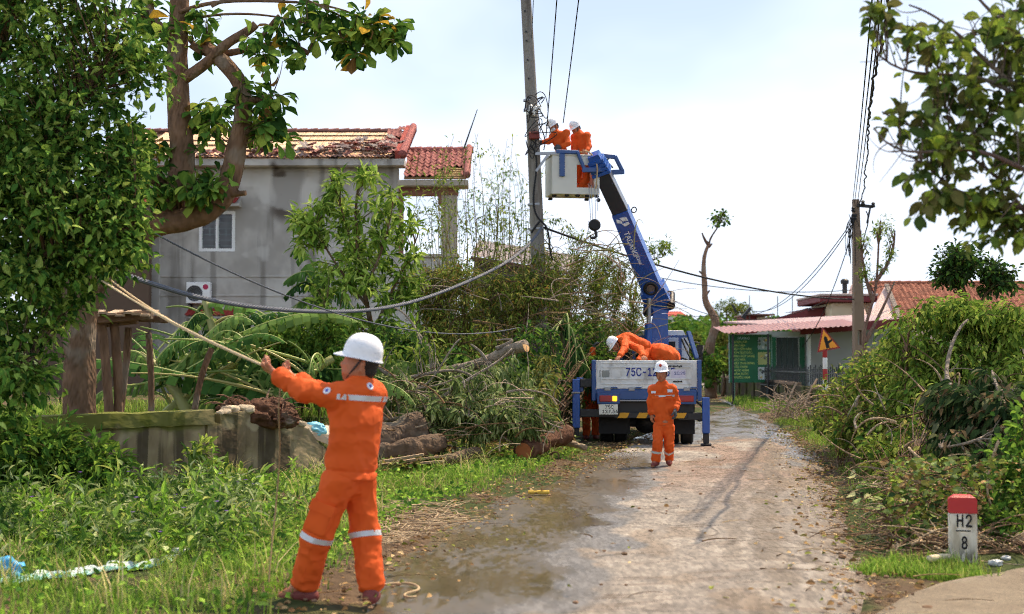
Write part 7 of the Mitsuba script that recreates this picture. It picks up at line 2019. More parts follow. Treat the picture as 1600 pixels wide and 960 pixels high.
fallen_branch('bare twisting branch curving behind the white helmet', [(590, 570, 22.6), (630, 590, 22.4), (690, 580, 22.5), (740, 590, 22.4)], .035, .02, [(650, 540, 22.8, 50, 40, .5, 18)], 65, GREEN_B, n=14, side_limbs=[[(640, 590, 22.4), (655, 605, 22.3), (690, 570, 22.3), (720, 530, 22.4)], [(590, 632, 22), (640, 610, 21.9), (690, 600, 21.9), (720, 585, 22)]])
fallen_branch('leaf mound of felled branches against the left rear of the truck', [(820, 690, 24), (835, 640, 24.5), (850, 600, 25), (860, 560, 25.2)], .03, .012, [(825, 640, 24.3, 42, 50, .7, 58), (848, 605, 25, 26, 55, .6, 34), (795, 620, 24.3, 40, 40, .6, 36)], 67, SILV[:3] + OLIVE, n=26, side_limbs=[[(830, 660, 24.3), (800, 620, 24.2), (780, 590, 24.2)]])
def logs():
    r = np.random.default_rng(71)
    def log(label, pts, ra, cut0=False, cut1=False, col=srgb(104, 86, 70)):
        t = thing('log', label, 'log')
        p = spline(PP(pts), 26)
        p[:, 2] = np.maximum(p[:, 2], gh(p[:, 0], p[:, 1]) + ra * .7)
        m = tube(p, ra * (1 + .10 * np.sin(np.linspace(0, 7, 26) + pts[0][0])), 28, rough=.42, seed=int(pts[0][0]))
        part(t, 'bark', m, 'bark', smooth=True, color=tint(m[0], col, .35, 4))
        if cut0: cut_end(t, p[0] - unit(p[1] - p[0]) * .004, p[0] - p[1], ra, srgb(178, 108, 66))
        if cut1: cut_end(t, p[-1] + unit(p[-1] - p[-2]) * .004, p[-1] - p[-2], ra, srgb(190, 130, 84))
    log('thick grey log lying beside the rope man behind the verge', [(560, 700, 20.6), (610, 686, 20.8), (660, 672, 21)], .26, cut0=True)
    log('second thick log lying lower behind the first', [(588, 712, 20.2), (640, 702, 20.3), (690, 694, 20.6)], .15)
    log('log with an orange brown cut face pointing at the road', [(818, 706, 21.2), (850, 692, 21.8), (885, 678, 22.6)], .14, cut0=True, col=srgb(96, 66, 48))
    log('short split log lying in the debris left of the cut log', [(690, 722, 20.2), (715, 714, 20.4), (745, 704, 20.8)], .07, cut0=True)
    log('thin pale log lying on the verge beyond the cut log', [(840, 680, 23.2), (880, 690, 22.8), (915, 700, 22.4)], .05, col=srgb(160, 138, 110))
    for i, (px, py, d, w) in enumerate(((640, 722, 19.9, .5), (612, 726, 19.7, .35), (668, 716, 20.1, .4), (628, 735, 19.5, .3))):
        c = P(px, py, d); z = float(gh(c[0], c[1])) + .06 + .04 * i
        a = r.uniform(-.6, .6); q = np.array([math.cos(a), math.sin(a) * .6, r.uniform(-.1, .2)]) * w
        m = beam([c[0] - q[0], c[1] - q[1], z], [c[0] + q[0], c[1] + q[1], z + .1], .16, .03)
        solo('board', ['weathered board lying on the debris, topmost of four', 'short broken board leaning at the left end of the debris', 'grey board at the right of the debris boards', 'lowest broken board nearest the grass'][i], 'board', m, 'vc_matte', color=tint(m[0], srgb(150, 128, 102), .2, 5, i), group='broken boards in the debris')
logs()
# ------------------------------------------------------------------ upper right overhanging tree
def right_tree():
    r = np.random.default_rng(81)
    t = thing('overhanging_tree', 'big leaved tree branches overhanging the upper right corner', 'tree')
    D = 8.1
    trunk = np.array([[5.0, 8.9, -.05], [4.9, 8.9, 1.2], [4.6, 8.8, 2.4], [4.2, 8.6, 3.5]])
    trunk[0, 2] = float(gh(5.0, 8.9)) - .1
    main = [PP([(1720, 150, 8.5), (1640, 90, D), (1560, 30, D), (1500, -40, D)]), PP([(1720, 180, 8.5), (1630, 165, D), (1580, 130, D), (1535, 90, D), (1480, 40, D), (1420, 8, D)]), PP([(1740, 260, 8.5), (1640, 200, D), (1600, 160, D), (1540, 125, D), (1440, 115, D), (1360, 70, D)]),
            PP([(1740, 330, 8.5), (1640, 250, D), (1560, 210, D + .2), (1500, 215, D), (1430, 200, D), (1378, 175, D)]), PP([(1750, 400, 8.5), (1660, 340, D), (1580, 320, D), (1500, 300, D), (1440, 255, D - .2), (1410, 240, D - .2)]), PP([(1750, 430, 8.5), (1660, 380, D), (1600, 330, D), (1560, 280, D), (1500, 230, D), (1480, 180, D)]),
            PP([(1740, 330, 8.5), (1650, 290, D - .3), (1590, 260, D - .3), (1520, 235, D - .3), (1420, 237, D - .3), (1365, 200, D - .3)]), PP([(1740, 120, 8.5), (1660, 40, D + .3), (1580, 20, D + .3), (1510, 60, D + .3), (1450, 60, D + .3)])]
    limb(t, trunk, .16, .10, BARK_GREY, 'trunk', 14, seed=1)
    for i, m in enumerate(main):
        m = np.vstack([trunk[2 if m[0, 2] < 2.9 else 3], m[1:]]) if True else m
        main[i] = m
        limb(t, m, 0.036, .005, srgb(104, 84, 76), 'branch', 7, seed=3 + i, n=40)
    c = blobs(r, [(1560, 60, D, 90, 70, .4, 38), (1440, 50, D, 60, 45, .3, 18), (1365, 8, D, 25, 22, .1, 7), (1480, 130, D, 50, 50, .3, 16), (1410, 180, D - .1, 40, 25, .2, 10), (1540, 170, D, 60, 60, .3, 20), (1590, 250, D, 60, 60, .3, 26), (1480, 240, D - .2, 50, 40, .2, 16), (1425, 265, D - .2, 25, 22, .1, 5), (1470, 315, D - .2, 40, 22, .2, 10), (1540, 320, D, 50, 36, .2, 22), (1590, 350, D, 40, 40, .2, 18), (1440, 340, D - .2, 25, 12, .1, 3), (1600, 140, D, 50, 80, .3, 20), (1455, 210, D - .2, 30, 30, .2, 6), (1520, 380, D, 30, 20, .2, 5)])
    paths, m = twigs(r, main, c, .005, .002, .08)
    part(t, 'twigs', m, 'bark', color=np.tile(srgb(108, 88, 78), (len(m[0]), 1)), kind='stuff')
    pal = [srgb(*q) for q in ((84, 104, 46), (62, 80, 40), (140, 160, 62), (104, 118, 62), (118, 132, 58), (98, 96, 56))]
    lv = Leaves()
    for p in paths: spray(r, lv, p, 7, .088, .026, pal, .75, .35, .4, .035)
    # bare fine twigs
    ms = []
    for k in range(130):
        p = spline(main[k % len(main)], 30); a = p[r.integers(8, 29)]; dd = rdir(r, 1)[0]; dd[0] = max(dd[0], -.35); e = a + dd * r.uniform(.1, .28) + [-.07, 0, -.02]
        ms.append(tube(spline([a, (a + e) / 2 + rdir(r, 1)[0] * .04, e], 8), np.linspace(.004, .0016, 8), 4, cap=False))
    m = join(ms); part(t, 'bare_twigs', m, 'bark', color=np.tile(srgb(120, 100, 90), (len(m[0]), 1)), kind='stuff')
    emit(t, lv, 'oval', 300, palette=pal)
right_tree()
# ------------------------------------------------------------------ bushes of the right verge
thicket('drooping_bush', 'tall yellow green bush with drooping leaves in front of the tiled house', 'bush', 18.5, [(1480, 490, 18.5, 70, 32, .8, 60), (1560, 500, 18, 60, 40, .8, 60), (1420, 540, 19, 45, 55, .7, 50), (1500, 560, 18.3, 90, 60, .9, 100), (1590, 580, 17.6, 60, 80, .8, 80), (1440, 600, 18.5, 50, 50, .7, 50)], GREEN_B + [srgb(120, 146, 58)], .12, .022, 24,
        [[(1460, 700), (1470, 600), (1500, 540), (1515, 500), (1490, 455)], [(1540, 700), (1545, 600), (1560, 520), (1580, 470)], [(1420, 690), (1415, 600), (1420, 520)], [(1600, 700), (1600, 600), (1610, 500)], [(1560, 690), (1530, 640), (1490, 590), (1480, 550), (1520, 500)]], 91, droop=.75, part_n=160, r0=.03)
thicket('bramble', 'olive tangle of broken shrubs spilling toward the road edge', 'bramble', 21.0, [(1345, 610, 23, 58, 58, .9, 140), (1300, 650, 25, 38, 36, .8, 76), (1395, 630, 20, 60, 70, .9, 150), (1420, 560, 21, 50, 45, .7, 60), (1460, 640, 18, 60, 50, .7, 70), (1350, 680, 20.5, 50, 32, .7, 70), (1440, 690, 17.5, 60, 50, .7, 80), (1400, 580, 23, 45, 45, .7, 60), (1375, 555, 26, 30, 40, .6, 30), (1440, 735, 14.5, 45, 28, .5, 26), (1375, 705, 17, 36, 22, .5, 26)], GREEN_B * 2 + OLIVE + GREEN_A[:2], .09, .024, 24,
        [[(1340, 720), (1345, 650), (1330, 590)], [(1390, 730), (1395, 650), (1390, 570)], [(1310, 690), (1300, 640)], [(1440, 740), (1435, 690), (1425, 630)], [(1420, 790, 14.5), (1420, 750, 14.5), (1430, 710, 14.5)], [(1380, 700), (1350, 650), (1370, 620), (1400, 640)]], 93, kind='oval', droop=.3, part_n=60)
fallen_branch('fallen tree top with dark withered leaves beside the milestone', [(1620, 690, 14), (1560, 660, 14.4), (1510, 620, 15), (1480, 590, 15.6), (1484, 550, 15.8), (1512, 500, 16)], .05, .014, [(1560, 640, 14.6, 70, 60, .7, 90), (1500, 650, 15, 55, 50, .6, 70), (1590, 700, 14, 50, 50, .6, 60), (1530, 700, 14.4, 60, 40, .6, 60)], 95, DARK + [srgb(92, 96, 70), srgb(110, 92, 66)], .13, .030, 20, side_limbs=[[(1560, 660, 14.4), (1520, 690, 14), (1470, 700, 14.2)], [(1590, 680, 14.2), (1560, 610, 14.6), (1550, 580, 15)]], name='fallen_branch', parts_n=150)
thicket('vine', 'fresh green vine climbing at the right edge behind the milestone', 'vine', 12.2, [(1580, 760, 12, 45, 70, .35, 50), (1600, 680, 12.3, 40, 50, .35, 30), (1560, 830, 11.6, 35, 40, .25, 24), (1600, 850, 11.5, 40, 50, .25, 24)], GREEN_A[:3] + [srgb(120, 150, 56)], .075, .022, 12,
        [[(1580, 880, 11.6), (1570, 800, 12), (1590, 720, 12.2), (1600, 640, 12.4)], [(1610, 880), (1610, 760), (1590, 680)]], 97, kind='oval', part_n=110, r0=.012)
def dry_tangle():
    r = np.random.default_rng(99)
    t = thing('dry_branch_pile', 'heap of dry brown twigs and withered leaves behind the milestone', 'branch pile')
    ms, C = [], []
    for k in range(420):
        px, py = r.uniform(1380, 1620), r.uniform(730, 865)
        d = G(px, min(py + 30, 880))[1]; d = max(11.2, min(d, 15)) if py > 790 else r.uniform(12.2, 14.5)
        a = P(px, py, d); a[2] = max(a[2], float(gh(a[0], a[1])) + .02)
        L = r.uniform(.25, .9); dd = rdir(r, 1, -.25, .3)[0]
        e = a + dd * L; e[2] = max(e[2], float(gh(e[0], e[1])) + .01); mid = (a + e) / 2 + rdir(r, 1)[0] * L * .18
        mid[2] = max(mid[2], float(gh(mid[0], mid[1])) + .01)
        m = tube(spline([a, mid, e], 8), np.linspace(r.uniform(.004, .013), .003, 8), 5, cap=False)
        ms.append(m); C.append(np.tile([srgb(134, 108, 82), srgb(158, 134, 104), srgb(100, 78, 60), srgb(176, 156, 126)][k % 4] * r.uniform(.8, 1.15), (len(m[0]), 1)))
    part(t, 'twigs', join(ms), 'bark', color=np.vstack(C), kind='stuff')
    lv = Leaves(); n = 3400
    px, py = r.uniform(1385, 1620, n), r.uniform(715, 868, n)
    d = r.uniform(11.4, 14.0, n)
    p = np.array([P(a, b, c) for a, b, c in zip(px, py, d)]); g = gh(p[:, 0], p[:, 1]); p[:, 2] = np.clip(p[:, 2], g + .01, g + .75)
    ok = ~((p[:, 1] < 11.0) & (p[:, 0] < 3.9))
    p = p[ok]; n = len(p)
    ll = r.uniform(.035, .085, n)
    lv.add(p, rdir(r, n, -.6, .3), rdir(r, n, 0, 1), ll, ll * .3, pick(r, DRY[1:3] + OLIVE[:3] + GREEN_B[:4] + DARK[:2] + SILV[:3], n, .3))
    emit(t, lv, 'oval', 60, 'dry_leaf', DRY[1:3] + OLIVE[:3] + GREEN_B[:4] + DARK[:2] + SILV[:3], part_name='withered_leaf', rest='withered_leaves')
    for i in range(5):
        pts = [[(1410, 745, 12.6), (1470, 760, 12.4), (1540, 765, 12.3), (1600, 772, 12.2)], [(1420, 700, 13), (1480, 740, 12.6), (1560, 760, 12.4)], [(1560, 690, 12), (1545, 740, 11.9), (1550, 790, 11.8), (1590, 800, 11.8)], [(1400, 660, 14), (1360, 655, 14), (1330, 690, 14.2)], [(1470, 800, 12), (1500, 770, 11.9), (1540, 780, 11.8)]][i]
        limb(t, PP(pts), .014, .006, srgb(168, 146, 116), 'branch', 6, seed=i)
dry_tangle()
def yam_plant():
    r = np.random.default_rng(103)
    t = thing('broad_leaf_weed', 'low weed with round pale leaves at the right road edge', 'weed')
    pal = [srgb(*c) for c in ((112, 140, 72), (92, 118, 60), (150, 162, 104), (170, 170, 120), (80, 100, 54))]
    lv = Leaves()
    for k in range(110):
        px, py = r.uniform(1335, 1480), r.uniform(690, 800)
        g = G(px, py + r.uniform(8, 40)); a = P(px, py, g[1]); a[2] = max(a[2], float(gh(a[0], a[1])) + .04)
        b = np.array([a[0] + r.normal(0, .06), a[1] + r.normal(0, .05), float(gh(a[0], a[1]))])
        part(t, 'stem', tube(np.array([b, (a + b) / 2 + [.01, 0, .02], a]), .004, 4, cap=False), 'vc_semi', color=np.tile(srgb(110, 126, 60), (12, 1)))
        d = rdir(r, 1, -.5, .2)[0]; L = r.uniform(.09, .17)
        lv.add(a, d, rdir(r, 1, .2, 1)[0] + [0, -.4, .2], L, L * .46, pick(r, pal, 1, .1))
    emit(t, lv, 'oval', 300, palette=pal)
yam_plant()
# ------------------------------------------------------------------ trees at the back
def small_tree(name, label, D, base, stems, spec, pal, L, W, n, seed, r0=.06, kind='lance', col=BARK, parts_n=0):
    return thicket(name, label, 'tree', D, spec, pal, L, W, n, stems, seed, kind=kind, droop=.2, r0=r0, stem_col=col, part_n=parts_n)
small_tree('round_tree', 'small dark green round tree behind the drooping bush', 30.0, None, [[(1520, 620), (1518, 500), (1500, 430)], [(1519, 500), (1550, 440)], [(1510, 470), (1490, 410), (1500, 380)]], [(1500, 405, 30, 40, 34, .9, 60), (1555, 430, 30, 32, 30, .7, 46), (1480, 430, 30, 25, 25, .6, 22), (1590, 440, 30, 14, 14, .4, 6)], GREEN_A[1:4] + DARK, .12, .032, 26, 111)
small_tree('thin_tree', 'thin sparse tree rising just right of the old concrete pole', 45.0, None, [[(1352, 610), (1354, 560), (1350, 530), (1364, 470), (1372, 400), (1376, 345)], [(1364, 470), (1350, 420), (1345, 360)], [(1368, 440), (1392, 400), (1398, 360)], [(1352, 535), (1380, 480), (1398, 440)]], [(1375, 350, 45, 28, 14, .8, 14), (1350, 375, 45, 16, 25, .5, 8), (1352, 425, 45, 14, 20, .5, 9), (1392, 390, 45, 12, 25, .5, 8), (1370, 410, 45, 16, 30, .5, 7)], GREEN_B, .12, .026, 17, 113, r0=.07, col=srgb(128, 100, 86))
def bare_tree():
    t = thing('bare_tree', 'bare snapped tree trunk with one leafy twig right of the crane', 'tree')
    D = 64.0
    b = P(1110, 600, D); b[2] = 0
    limb(t, np.vstack([b, PP([(1108, 560), (1112, 530), (1118, 502), (1104, 475), (1101, 450), (1101, 400), (1107, 383)], D)]), .30, .07, srgb(138, 110, 90), 'trunk', 12, seed=2, rough=.22)
    for i, p in enumerate(([(1107, 383), (1100, 372), (1097, 364)], [(1107, 386), (1113, 381)], [(1101, 430), (1092, 424)], [(1102, 462), (1109, 454)], [(1118, 502), (1124, 497)], [(1101, 410), (1098, 404)])):
        limb(t, PP(p, D), .09, .03, srgb(110, 86, 72), 'stub', 7, seed=i)
    tw = PP([(1108, 382), (1113, 368), (1121, 356), (1126, 340)], D)
    limb(t, tw, .05, .02, srgb(120, 104, 88), 'branch', 6)
    r = np.random.default_rng(5); lv = Leaves()
    c = blobs(r, [(1114, 338, D, 6, 5, .4, 8), (1130, 334, D, 6, 6, .4, 9), (1121, 350, D, 8, 4, .4, 7), (1134, 346, D, 6, 6, .4, 7)])
    paths, m = twigs(r, [tw], c, .02, .008); part(t, 'twigs', m, 'bark', color=np.tile(BARK, (len(m[0]), 1)), kind='stuff')
    for p in paths: spray(r, lv, p, 6, .16, .06, GREEN_A, .8, .2, .4, .2)
    emit(t, lv, 'oval')
    lv = Leaves(); c = blobs(r, [(1108, 575, D, 20, 40, .8, 40)])
    for q in c: spray(r, lv, np.array([q, q + [0, 0, .2]]), 26, .2, .07, GREEN_A[:2] + GREEN_B[:1], .9, .5, 1, .3)
    emit(t, lv, 'oval', rest='creeper')
bare_tree()
def dead_brush():
    r = np.random.default_rng(119)
    for lab, d0, x0, x1, y0, y1, n, cols, L in (('grey brown dead sticks poking out of the olive thicket below the leaning pole', 28.0, 640, 900, 420, 660, 150, [BARK_GREY, DRY[0], DRY[4]], 1.5), ('pale pinkish dry stems arching between the thicket and the crane boom', 29.5, 840, 1010, 380, 600, 170, [srgb(176, 150, 124), srgb(150, 124, 100), srgb(140, 134, 90)], 1.7), ('tangled brown and pale sticks caught in the bank of shrubs behind the milestone', 16.5, 1310, 1600, 600, 770, 80, [BARK_GREY, srgb(150, 126, 100), DRY[4]], 1.0), ('tangled pale sticks lying across the felled branches', 20.8, 600, 880, 590, 720, 90, [BARK_GREY, srgb(172, 152, 126), DRY[2]], 1.0)):
        t = thing('dead_brush', lab, 'branch pile'); ms, C = [], []
        for k in range(n):
            a = P(r.uniform(x0, x1), r.uniform(y0, y1), d0 + r.uniform(-1, 1)); a[2] = max(a[2], float(gh(a[0], a[1])) + .03)
            d = rdir(r, 1, -.2, .8)[0] * [1, .4, 1]; l = r.uniform(.35, 1) * L
            e = a + d * l; e[2] = max(e[2] - .15 * l, float(gh(e[0], e[1])) + .03)
            m = tube(spline([a, (a + e) / 2 + rdir(r, 1)[0] * l * .14 + [0, 0, .1 * l], e], 8), np.linspace(r.uniform(.006, .02), .004, 8), 5, cap=False)
            ms.append(m); C.append(np.tile(cols[k % 3] * r.uniform(.7, 1.2), (len(m[0]), 1)))
        part(t, 'twigs', join(ms), 'bark', color=np.vstack(C), kind='stuff')
dead_brush()
def crown_tree(name, label, px, py, D, rx, ry, pal, seed, n=24, leaf=None, group=None):
    """A far tree: trunk, limbs and a crown of leaf clumps."""
    r = np.random.default_rng(seed)
    t = thing(name, label, 'tree', group)
    top = P(px, py, D); s = D / F
    b = np.array([top[0], D, 0.0]); b[2] = float(gh(b[0], b[1]))
    c0 = P(px, py + ry, D)
    limb(t, np.array([b, (b + c0) / 2 + [.1, 0, 0], c0]), .02 * rx * s + .08, .05, BARK, 'trunk', 7, n=8)
    lv = Leaves(); L = leaf or max(.14, rx * s * .10)
    for k in range(n):
        u = rdir(r, 1, -.5, 1)[0] * r.uniform(.45, 1)
        q = c0 + u * [rx * s, rx * s, ry * s]
        m = int(46)
        p = q + rdir(r, m) * (r.uniform(0, 1, (m, 1)) ** .5) * rx * s * r.uniform(.22, .42)
        ll = L * r.uniform(.6, 1.3, m)
        lv.add(p, rdir(r, m, -.7, .3), rdir(r, m, .1, 1), ll, ll * .36, pick(r, pal, m, .2) * r.uniform(.85, 1.15))
    emit(t, lv, 'mini' if D > 90 else 'oval')
for i, a in enumerate(((1050, 515, 75, 34, 26), (1085, 520, 72, 24, 26), (1140, 500, 78, 26, 26), (1160, 470, 95, 26, 22), (1135, 468, 120, 24, 16), (1075, 535, 68, 18, 24), (1150, 545, 66, 16, 26), (1005, 500, 60, 20, 40), (1128, 548, 67, 16, 26))):
    crown_tree('roadside_tree', ['round tree behind the cab roof', 'leafy tree left of the bare trunk', 'green tree behind the bare trunk', 'pale tree above the green billboard', 'hazy tree behind the dark antenna', 'low tree between the mirror and the bare trunk', 'bush like tree at the left edge of the billboard', 'tall shrub tree left of the crane column', 'low leafy tree on the wall right of the bare trunk'][i], *a, [q * .8 for q in GREEN_B[:2] + OLIVE[:4]], 200 + i, n=30)
def far_wood():
    r = np.random.default_rng(121)
    lv = Leaves()
    for k in range(120):
        D = r.uniform(230, 420); px = r.uniform(560, 1660); py = 497 + 22 * (vnoise(np.array([[px * .012, 0, 3.]]), 1, 4)[0]) + r.uniform(-6, 16) + (D < 300) * 6 - 6
        c = P(px, py + 10, D); w = r.uniform(3, 6.5)
        m = 260
        p = c + rdir(r, m) * (r.uniform(0, 1, (m, 1)) ** .4) * [w, w, w * .85] - [0, 0, 1.5]
        below = c + np.stack([r.uniform(-w, w, 80), r.uniform(-w, w, 80), r.uniform(-c[2], -1, 80)], 1)
        p = np.vstack([p, below]); m = len(p)
        ll = r.uniform(.7, 1.5, m)
        lv.add(p, rdir(r, m, -.5, .5), rdir(r, m, .1, 1), ll, ll * .5, pick(r, GREEN_A[:3] + GREEN_B[:2], m, .15) * r.uniform(.8, 1.1))
    m, c = lv.pack().mesh('mini')
    solo('far_wood', 'hazy far belt of trees along the horizon', None, m, 'leaf', color=c, kind='stuff')
far_wood()
# ------------------------------------------------------------------ grass, weeds, litter
def grass(name, pts, h, pal, seed, lean=.35, w=.006, label=None, nseg=3):
    """Blades standing at pts (n x 2)."""
    r = np.random.default_rng(seed)
    n = len(pts)
    z = gh(pts[:, 0], pts[:, 1])
    b = np.column_stack([pts, z - .01])
    H = h * r.uniform(.45, 1.25, n)
    a = r.uniform(0, 2 * np.pi, n); d = np.stack([np.cos(a), np.sin(a), 0 * a], 1)
    s = np.stack([-np.sin(a + r.normal(0, .6, n)), np.cos(a), 0 * a], 1)
    ln = lean * r.uniform(.2, 1.6, n)
    V = []
    for k in range(nseg + 1):
        t = k / nseg
        c = b + np.outer(H * t * (1 - .25 * ln * t), [0, 0, 1]) + d * (H * ln * t * t)[:, None]
        ww = (w * (1 - t ** 1.5) * H / h)[:, None] * s
        V += [c - ww, c + ww] if k < nseg else [c]
    m = len(V)
    V = np.stack(V, 1).reshape(-1, 3)
    f = []
    for k in range(nseg - 1): f += [[2 * k, 2 * k + 1, 2 * k + 3], [2 * k, 2 * k + 3, 2 * k + 2]]
    f += [[2 * nseg - 2, 2 * nseg - 1, 2 * nseg]]
    Fc = (np.array(f)[None] + (np.arange(n) * m)[:, None, None]).reshape(-1, 3)
    patch = meshkit.fbm(np.column_stack([pts * .8, 0 * pts[:, :1]]), 3, seed=seed)
    c = pick(r, pal, n, .22) * (.75 + .5 * patch)[:, None]
    C = np.repeat(c, m, 0)
    solo(name, label, None, (V, Fc), 'leaf', color=np.clip(C, 0, 1), kind='stuff')
def scatter(rng, n, x0, x1, y0, y1, dens):
    x, y = rng.uniform(x0, x1, n), rng.uniform(y0, y1, n)
    keep = rng.random(n) < dens(x, y)
    return np.column_stack([x[keep], y[keep]])
GRASS = [srgb(*c) for c in ((124, 158, 58), (104, 138, 48), (146, 174, 76), (86, 118, 44), (160, 168, 92))]
def ground_cover():
    r = np.random.default_rng(131)
    n_ = lambda x, y, f, s: meshkit.fbm(np.stack([x * f, y * f, 0 * x], -1), 3, seed=s)
    # lawn of the left verge: from the wall to the road, thinning out to dirt at the road's edge
    def left(x, y):
        e = road_l(y) - x
        return sstep(.25, .85, e + .5 * (n_(x, y, 1.3, 2) - .5)) * sstep(-.3, .1, x - bank_x(y) + .0) * sstep(.34, .48, n_(x, y, .7, 7) + .12)
    grass('grass', scatter(r, 125000, -6.5, 3.5, 7.6, 25.5, left), .13, GRASS, 1, .5, .0058, 'fresh green grass on the left verge')
    def yard(x, y): return sstep(0, .3, bank_x(y) - x) * .8
    grass('grass', scatter(r, 30000, -9, 2.5, 15, 30, yard), .22, GRASS + OLIVE[:2], 2, .5, .008, 'rough grass and weeds behind the broken wall')
    def right(x, y):
        e = x - road_r(y); drive = (y + .42 * (x - 3.4)) < 10.55
        near = ((x - 2.95) / .62) ** 2 + ((y - 10.35) / .55) ** 2 < 1.0 + .8 * (n_(x, y, 2.5, 3) - .5)
        mid = sstep(.05, .35, e) * sstep(1.4, .8, e) * sstep(.38, .50, n_(x, y, .6, 9)) * (y > 12)
        return np.where(near & ~((y + .42 * (x - 3.4)) < 10.05), .9, np.where(drive, 0, mid))
    grass('grass', scatter(r, 110000, 2.0, 9, 9.4, 40, right), .13, GRASS + OLIVE[:2], 3, .55, .0055, 'patches of grass along the right road edge')
    q = r.uniform(-1, 1, (10000, 2)); q = q[((q ** 2).sum(1) < .55 + 1.6 * (n_(q[:, 0] * 9, q[:, 1] * 9, .3, 6) - .4)) & (r.random(len(q)) < .25 + n_(q[:, 0] * 9, q[:, 1] * 9, .9, 8))] * [.72, .62] + [2.92, 10.35]
    q = q[(q[:, 1] + .42 * (q[:, 0] - 3.4)) > 9.98]; q = q[q[:, 0] > road_r(q[:, 1]) - .1]
    grass('grass', q, .11, GRASS, 13, .6, .005, 'small bright grass patch left of the milestone')
    def farl(x, y):
        e = x - road_r(y)
        return sstep(.0, .3, e) * sstep(2.6, 1.6, e)
    grass('grass', scatter(r, 26000, 8, 18, 30, 70, farl), .22, GRASS, 4, .4, .014, 'grass strip at the foot of the far roadside wall')
    def yard2(x, y): return (x > road_r(y) + 2.8) * .9
    grass('grass', scatter(r, 22000, 9, 24, 34, 60, yard2), .6, GRASS + [srgb(150, 180, 80)], 5, .35, .02, 'tall bright grass behind the far roadside wall')
ground_cover()
def tufts():
    r = np.random.default_rng(137); q = []
    for k in range(150):
        x, y = r.uniform(-6, 2), r.uniform(8.6, 22)
        if road_l(y) - x < .5 or x < bank_x(y) + .1: continue
        q.append(np.array([x, y]) + r.normal(0, .05, (int(r.uniform(12, 40)), 2)))
    grass('grass_tufts', np.vstack(q), .36, [srgb(150, 168, 84), srgb(120, 142, 62), srgb(176, 166, 112), srgb(196, 178, 130)], 15, .7, .005, 'taller tufts of mixed green and dry grass on the left verge')
tufts()
def weeds():
    """Leafy weeds in the left foreground and along the wall: many small plants that nobody would count."""
    r = np.random.default_rng(141)
    lv, fl, ms = Leaves(), Leaves(), []
    pal = [srgb(*c) for c in ((104, 128, 64), (84, 108, 52), (130, 146, 90), (64, 86, 42), (160, 170, 122))]
    pts = []
    for k in range(1700):
        px = r.uniform(-20, 430) if r.random() < .8 else r.uniform(300, 520)
        y = r.uniform(9.6, 15.8)
        x = (px - 800) / F * y
        py = 570 + 1.55 * F / y
        if x < bank_x(y) - .05 and y > 13: continue
        e = road_l(y) - x
        if e < 1.2: continue
        dens = sstep(430, 250, px) * sstep(900, 800, py) + .25 * sstep(915, 840, py) + (.3 if px < 190 else .05) * sstep(15.0, 15.7, y)
        if r.random() > dens: continue
        pts.append((x, y))
    for x, y in pts:
        z = float(gh(x, y)); H = r.uniform(.12, .36) * (1.7 if r.random() < .25 else 1)
        lean = rdir(r, 1, .7, 1)[0]
        p = np.array([[x, y, z], [x, y, z] + lean * H * .5, [x, y, z] + lean * H + rdir(r, 1)[0] * .04])
        ms.append(tube(p, np.array([.004, .003, .002]), 4, cap=False))
        spray(r, lv, spline(p, 6), int(r.uniform(9, 18)), r.uniform(.08, .16), r.uniform(.012, .022), [pal, GRASS, GREEN_A][r.choice(3, p=[.6, .25, .15])], .85, .15, .9, .02)
        if r.random() < .06:
            q = p[-1] + [0, 0, .02]
            for a in np.arange(5) * 1.2566:
                fl.add(q, [math.cos(a), math.sin(a), .4], [0, 0, 1.0], .026, .012, srgb(128, 96, 184))
    k = numbered('weeds')
    m, c = lv.pack().mesh('lance')
    put(k + '__foliage', m, 'leaf', color=c)
    m = join(ms); put(k + '__stems', m, 'vc_semi', color=np.tile(srgb(96, 110, 56), (len(m[0]), 1)))
    m, c = fl.pack().mesh('mini'); put(k + '__flowers', m, 'leaf', color=c)
    labels[k] = {'label': 'dense narrow leaved weeds with violet flowers in front of the old wall', 'kind': 'stuff'}
    # low creeping ground leaves over the verge
    lv = Leaves(); n = 26000
    x, y = r.uniform(-6, 2.5, n), r.uniform(8.2, 24, n)
    e = road_l(y) - x
    ok = (e > .35) & (x > bank_x(y)) & (r.random(n) < .35 + .6 * (meshkit.fbm(np.stack([x * .8, y * .8, 0 * x], -1), 3, seed=5) > .5))
    x, y = x[ok], y[ok]; n = len(x)
    p = np.column_stack([x, y, gh(x, y) + r.uniform(.02, .12, n)]); ll = r.uniform(.03, .075, n)
    lv.add(p, rdir(r, n, -.2, .6), rdir(r, n, .4, 1), ll, ll * .33, pick(r, GRASS[:4] + GREEN_A[:2], n, .2))
    m, c = lv.pack().mesh('oval'); solo('ground_leaves', 'low leafy ground cover between the grass blades', None, m, 'leaf', color=c, kind='stuff')
weeds()
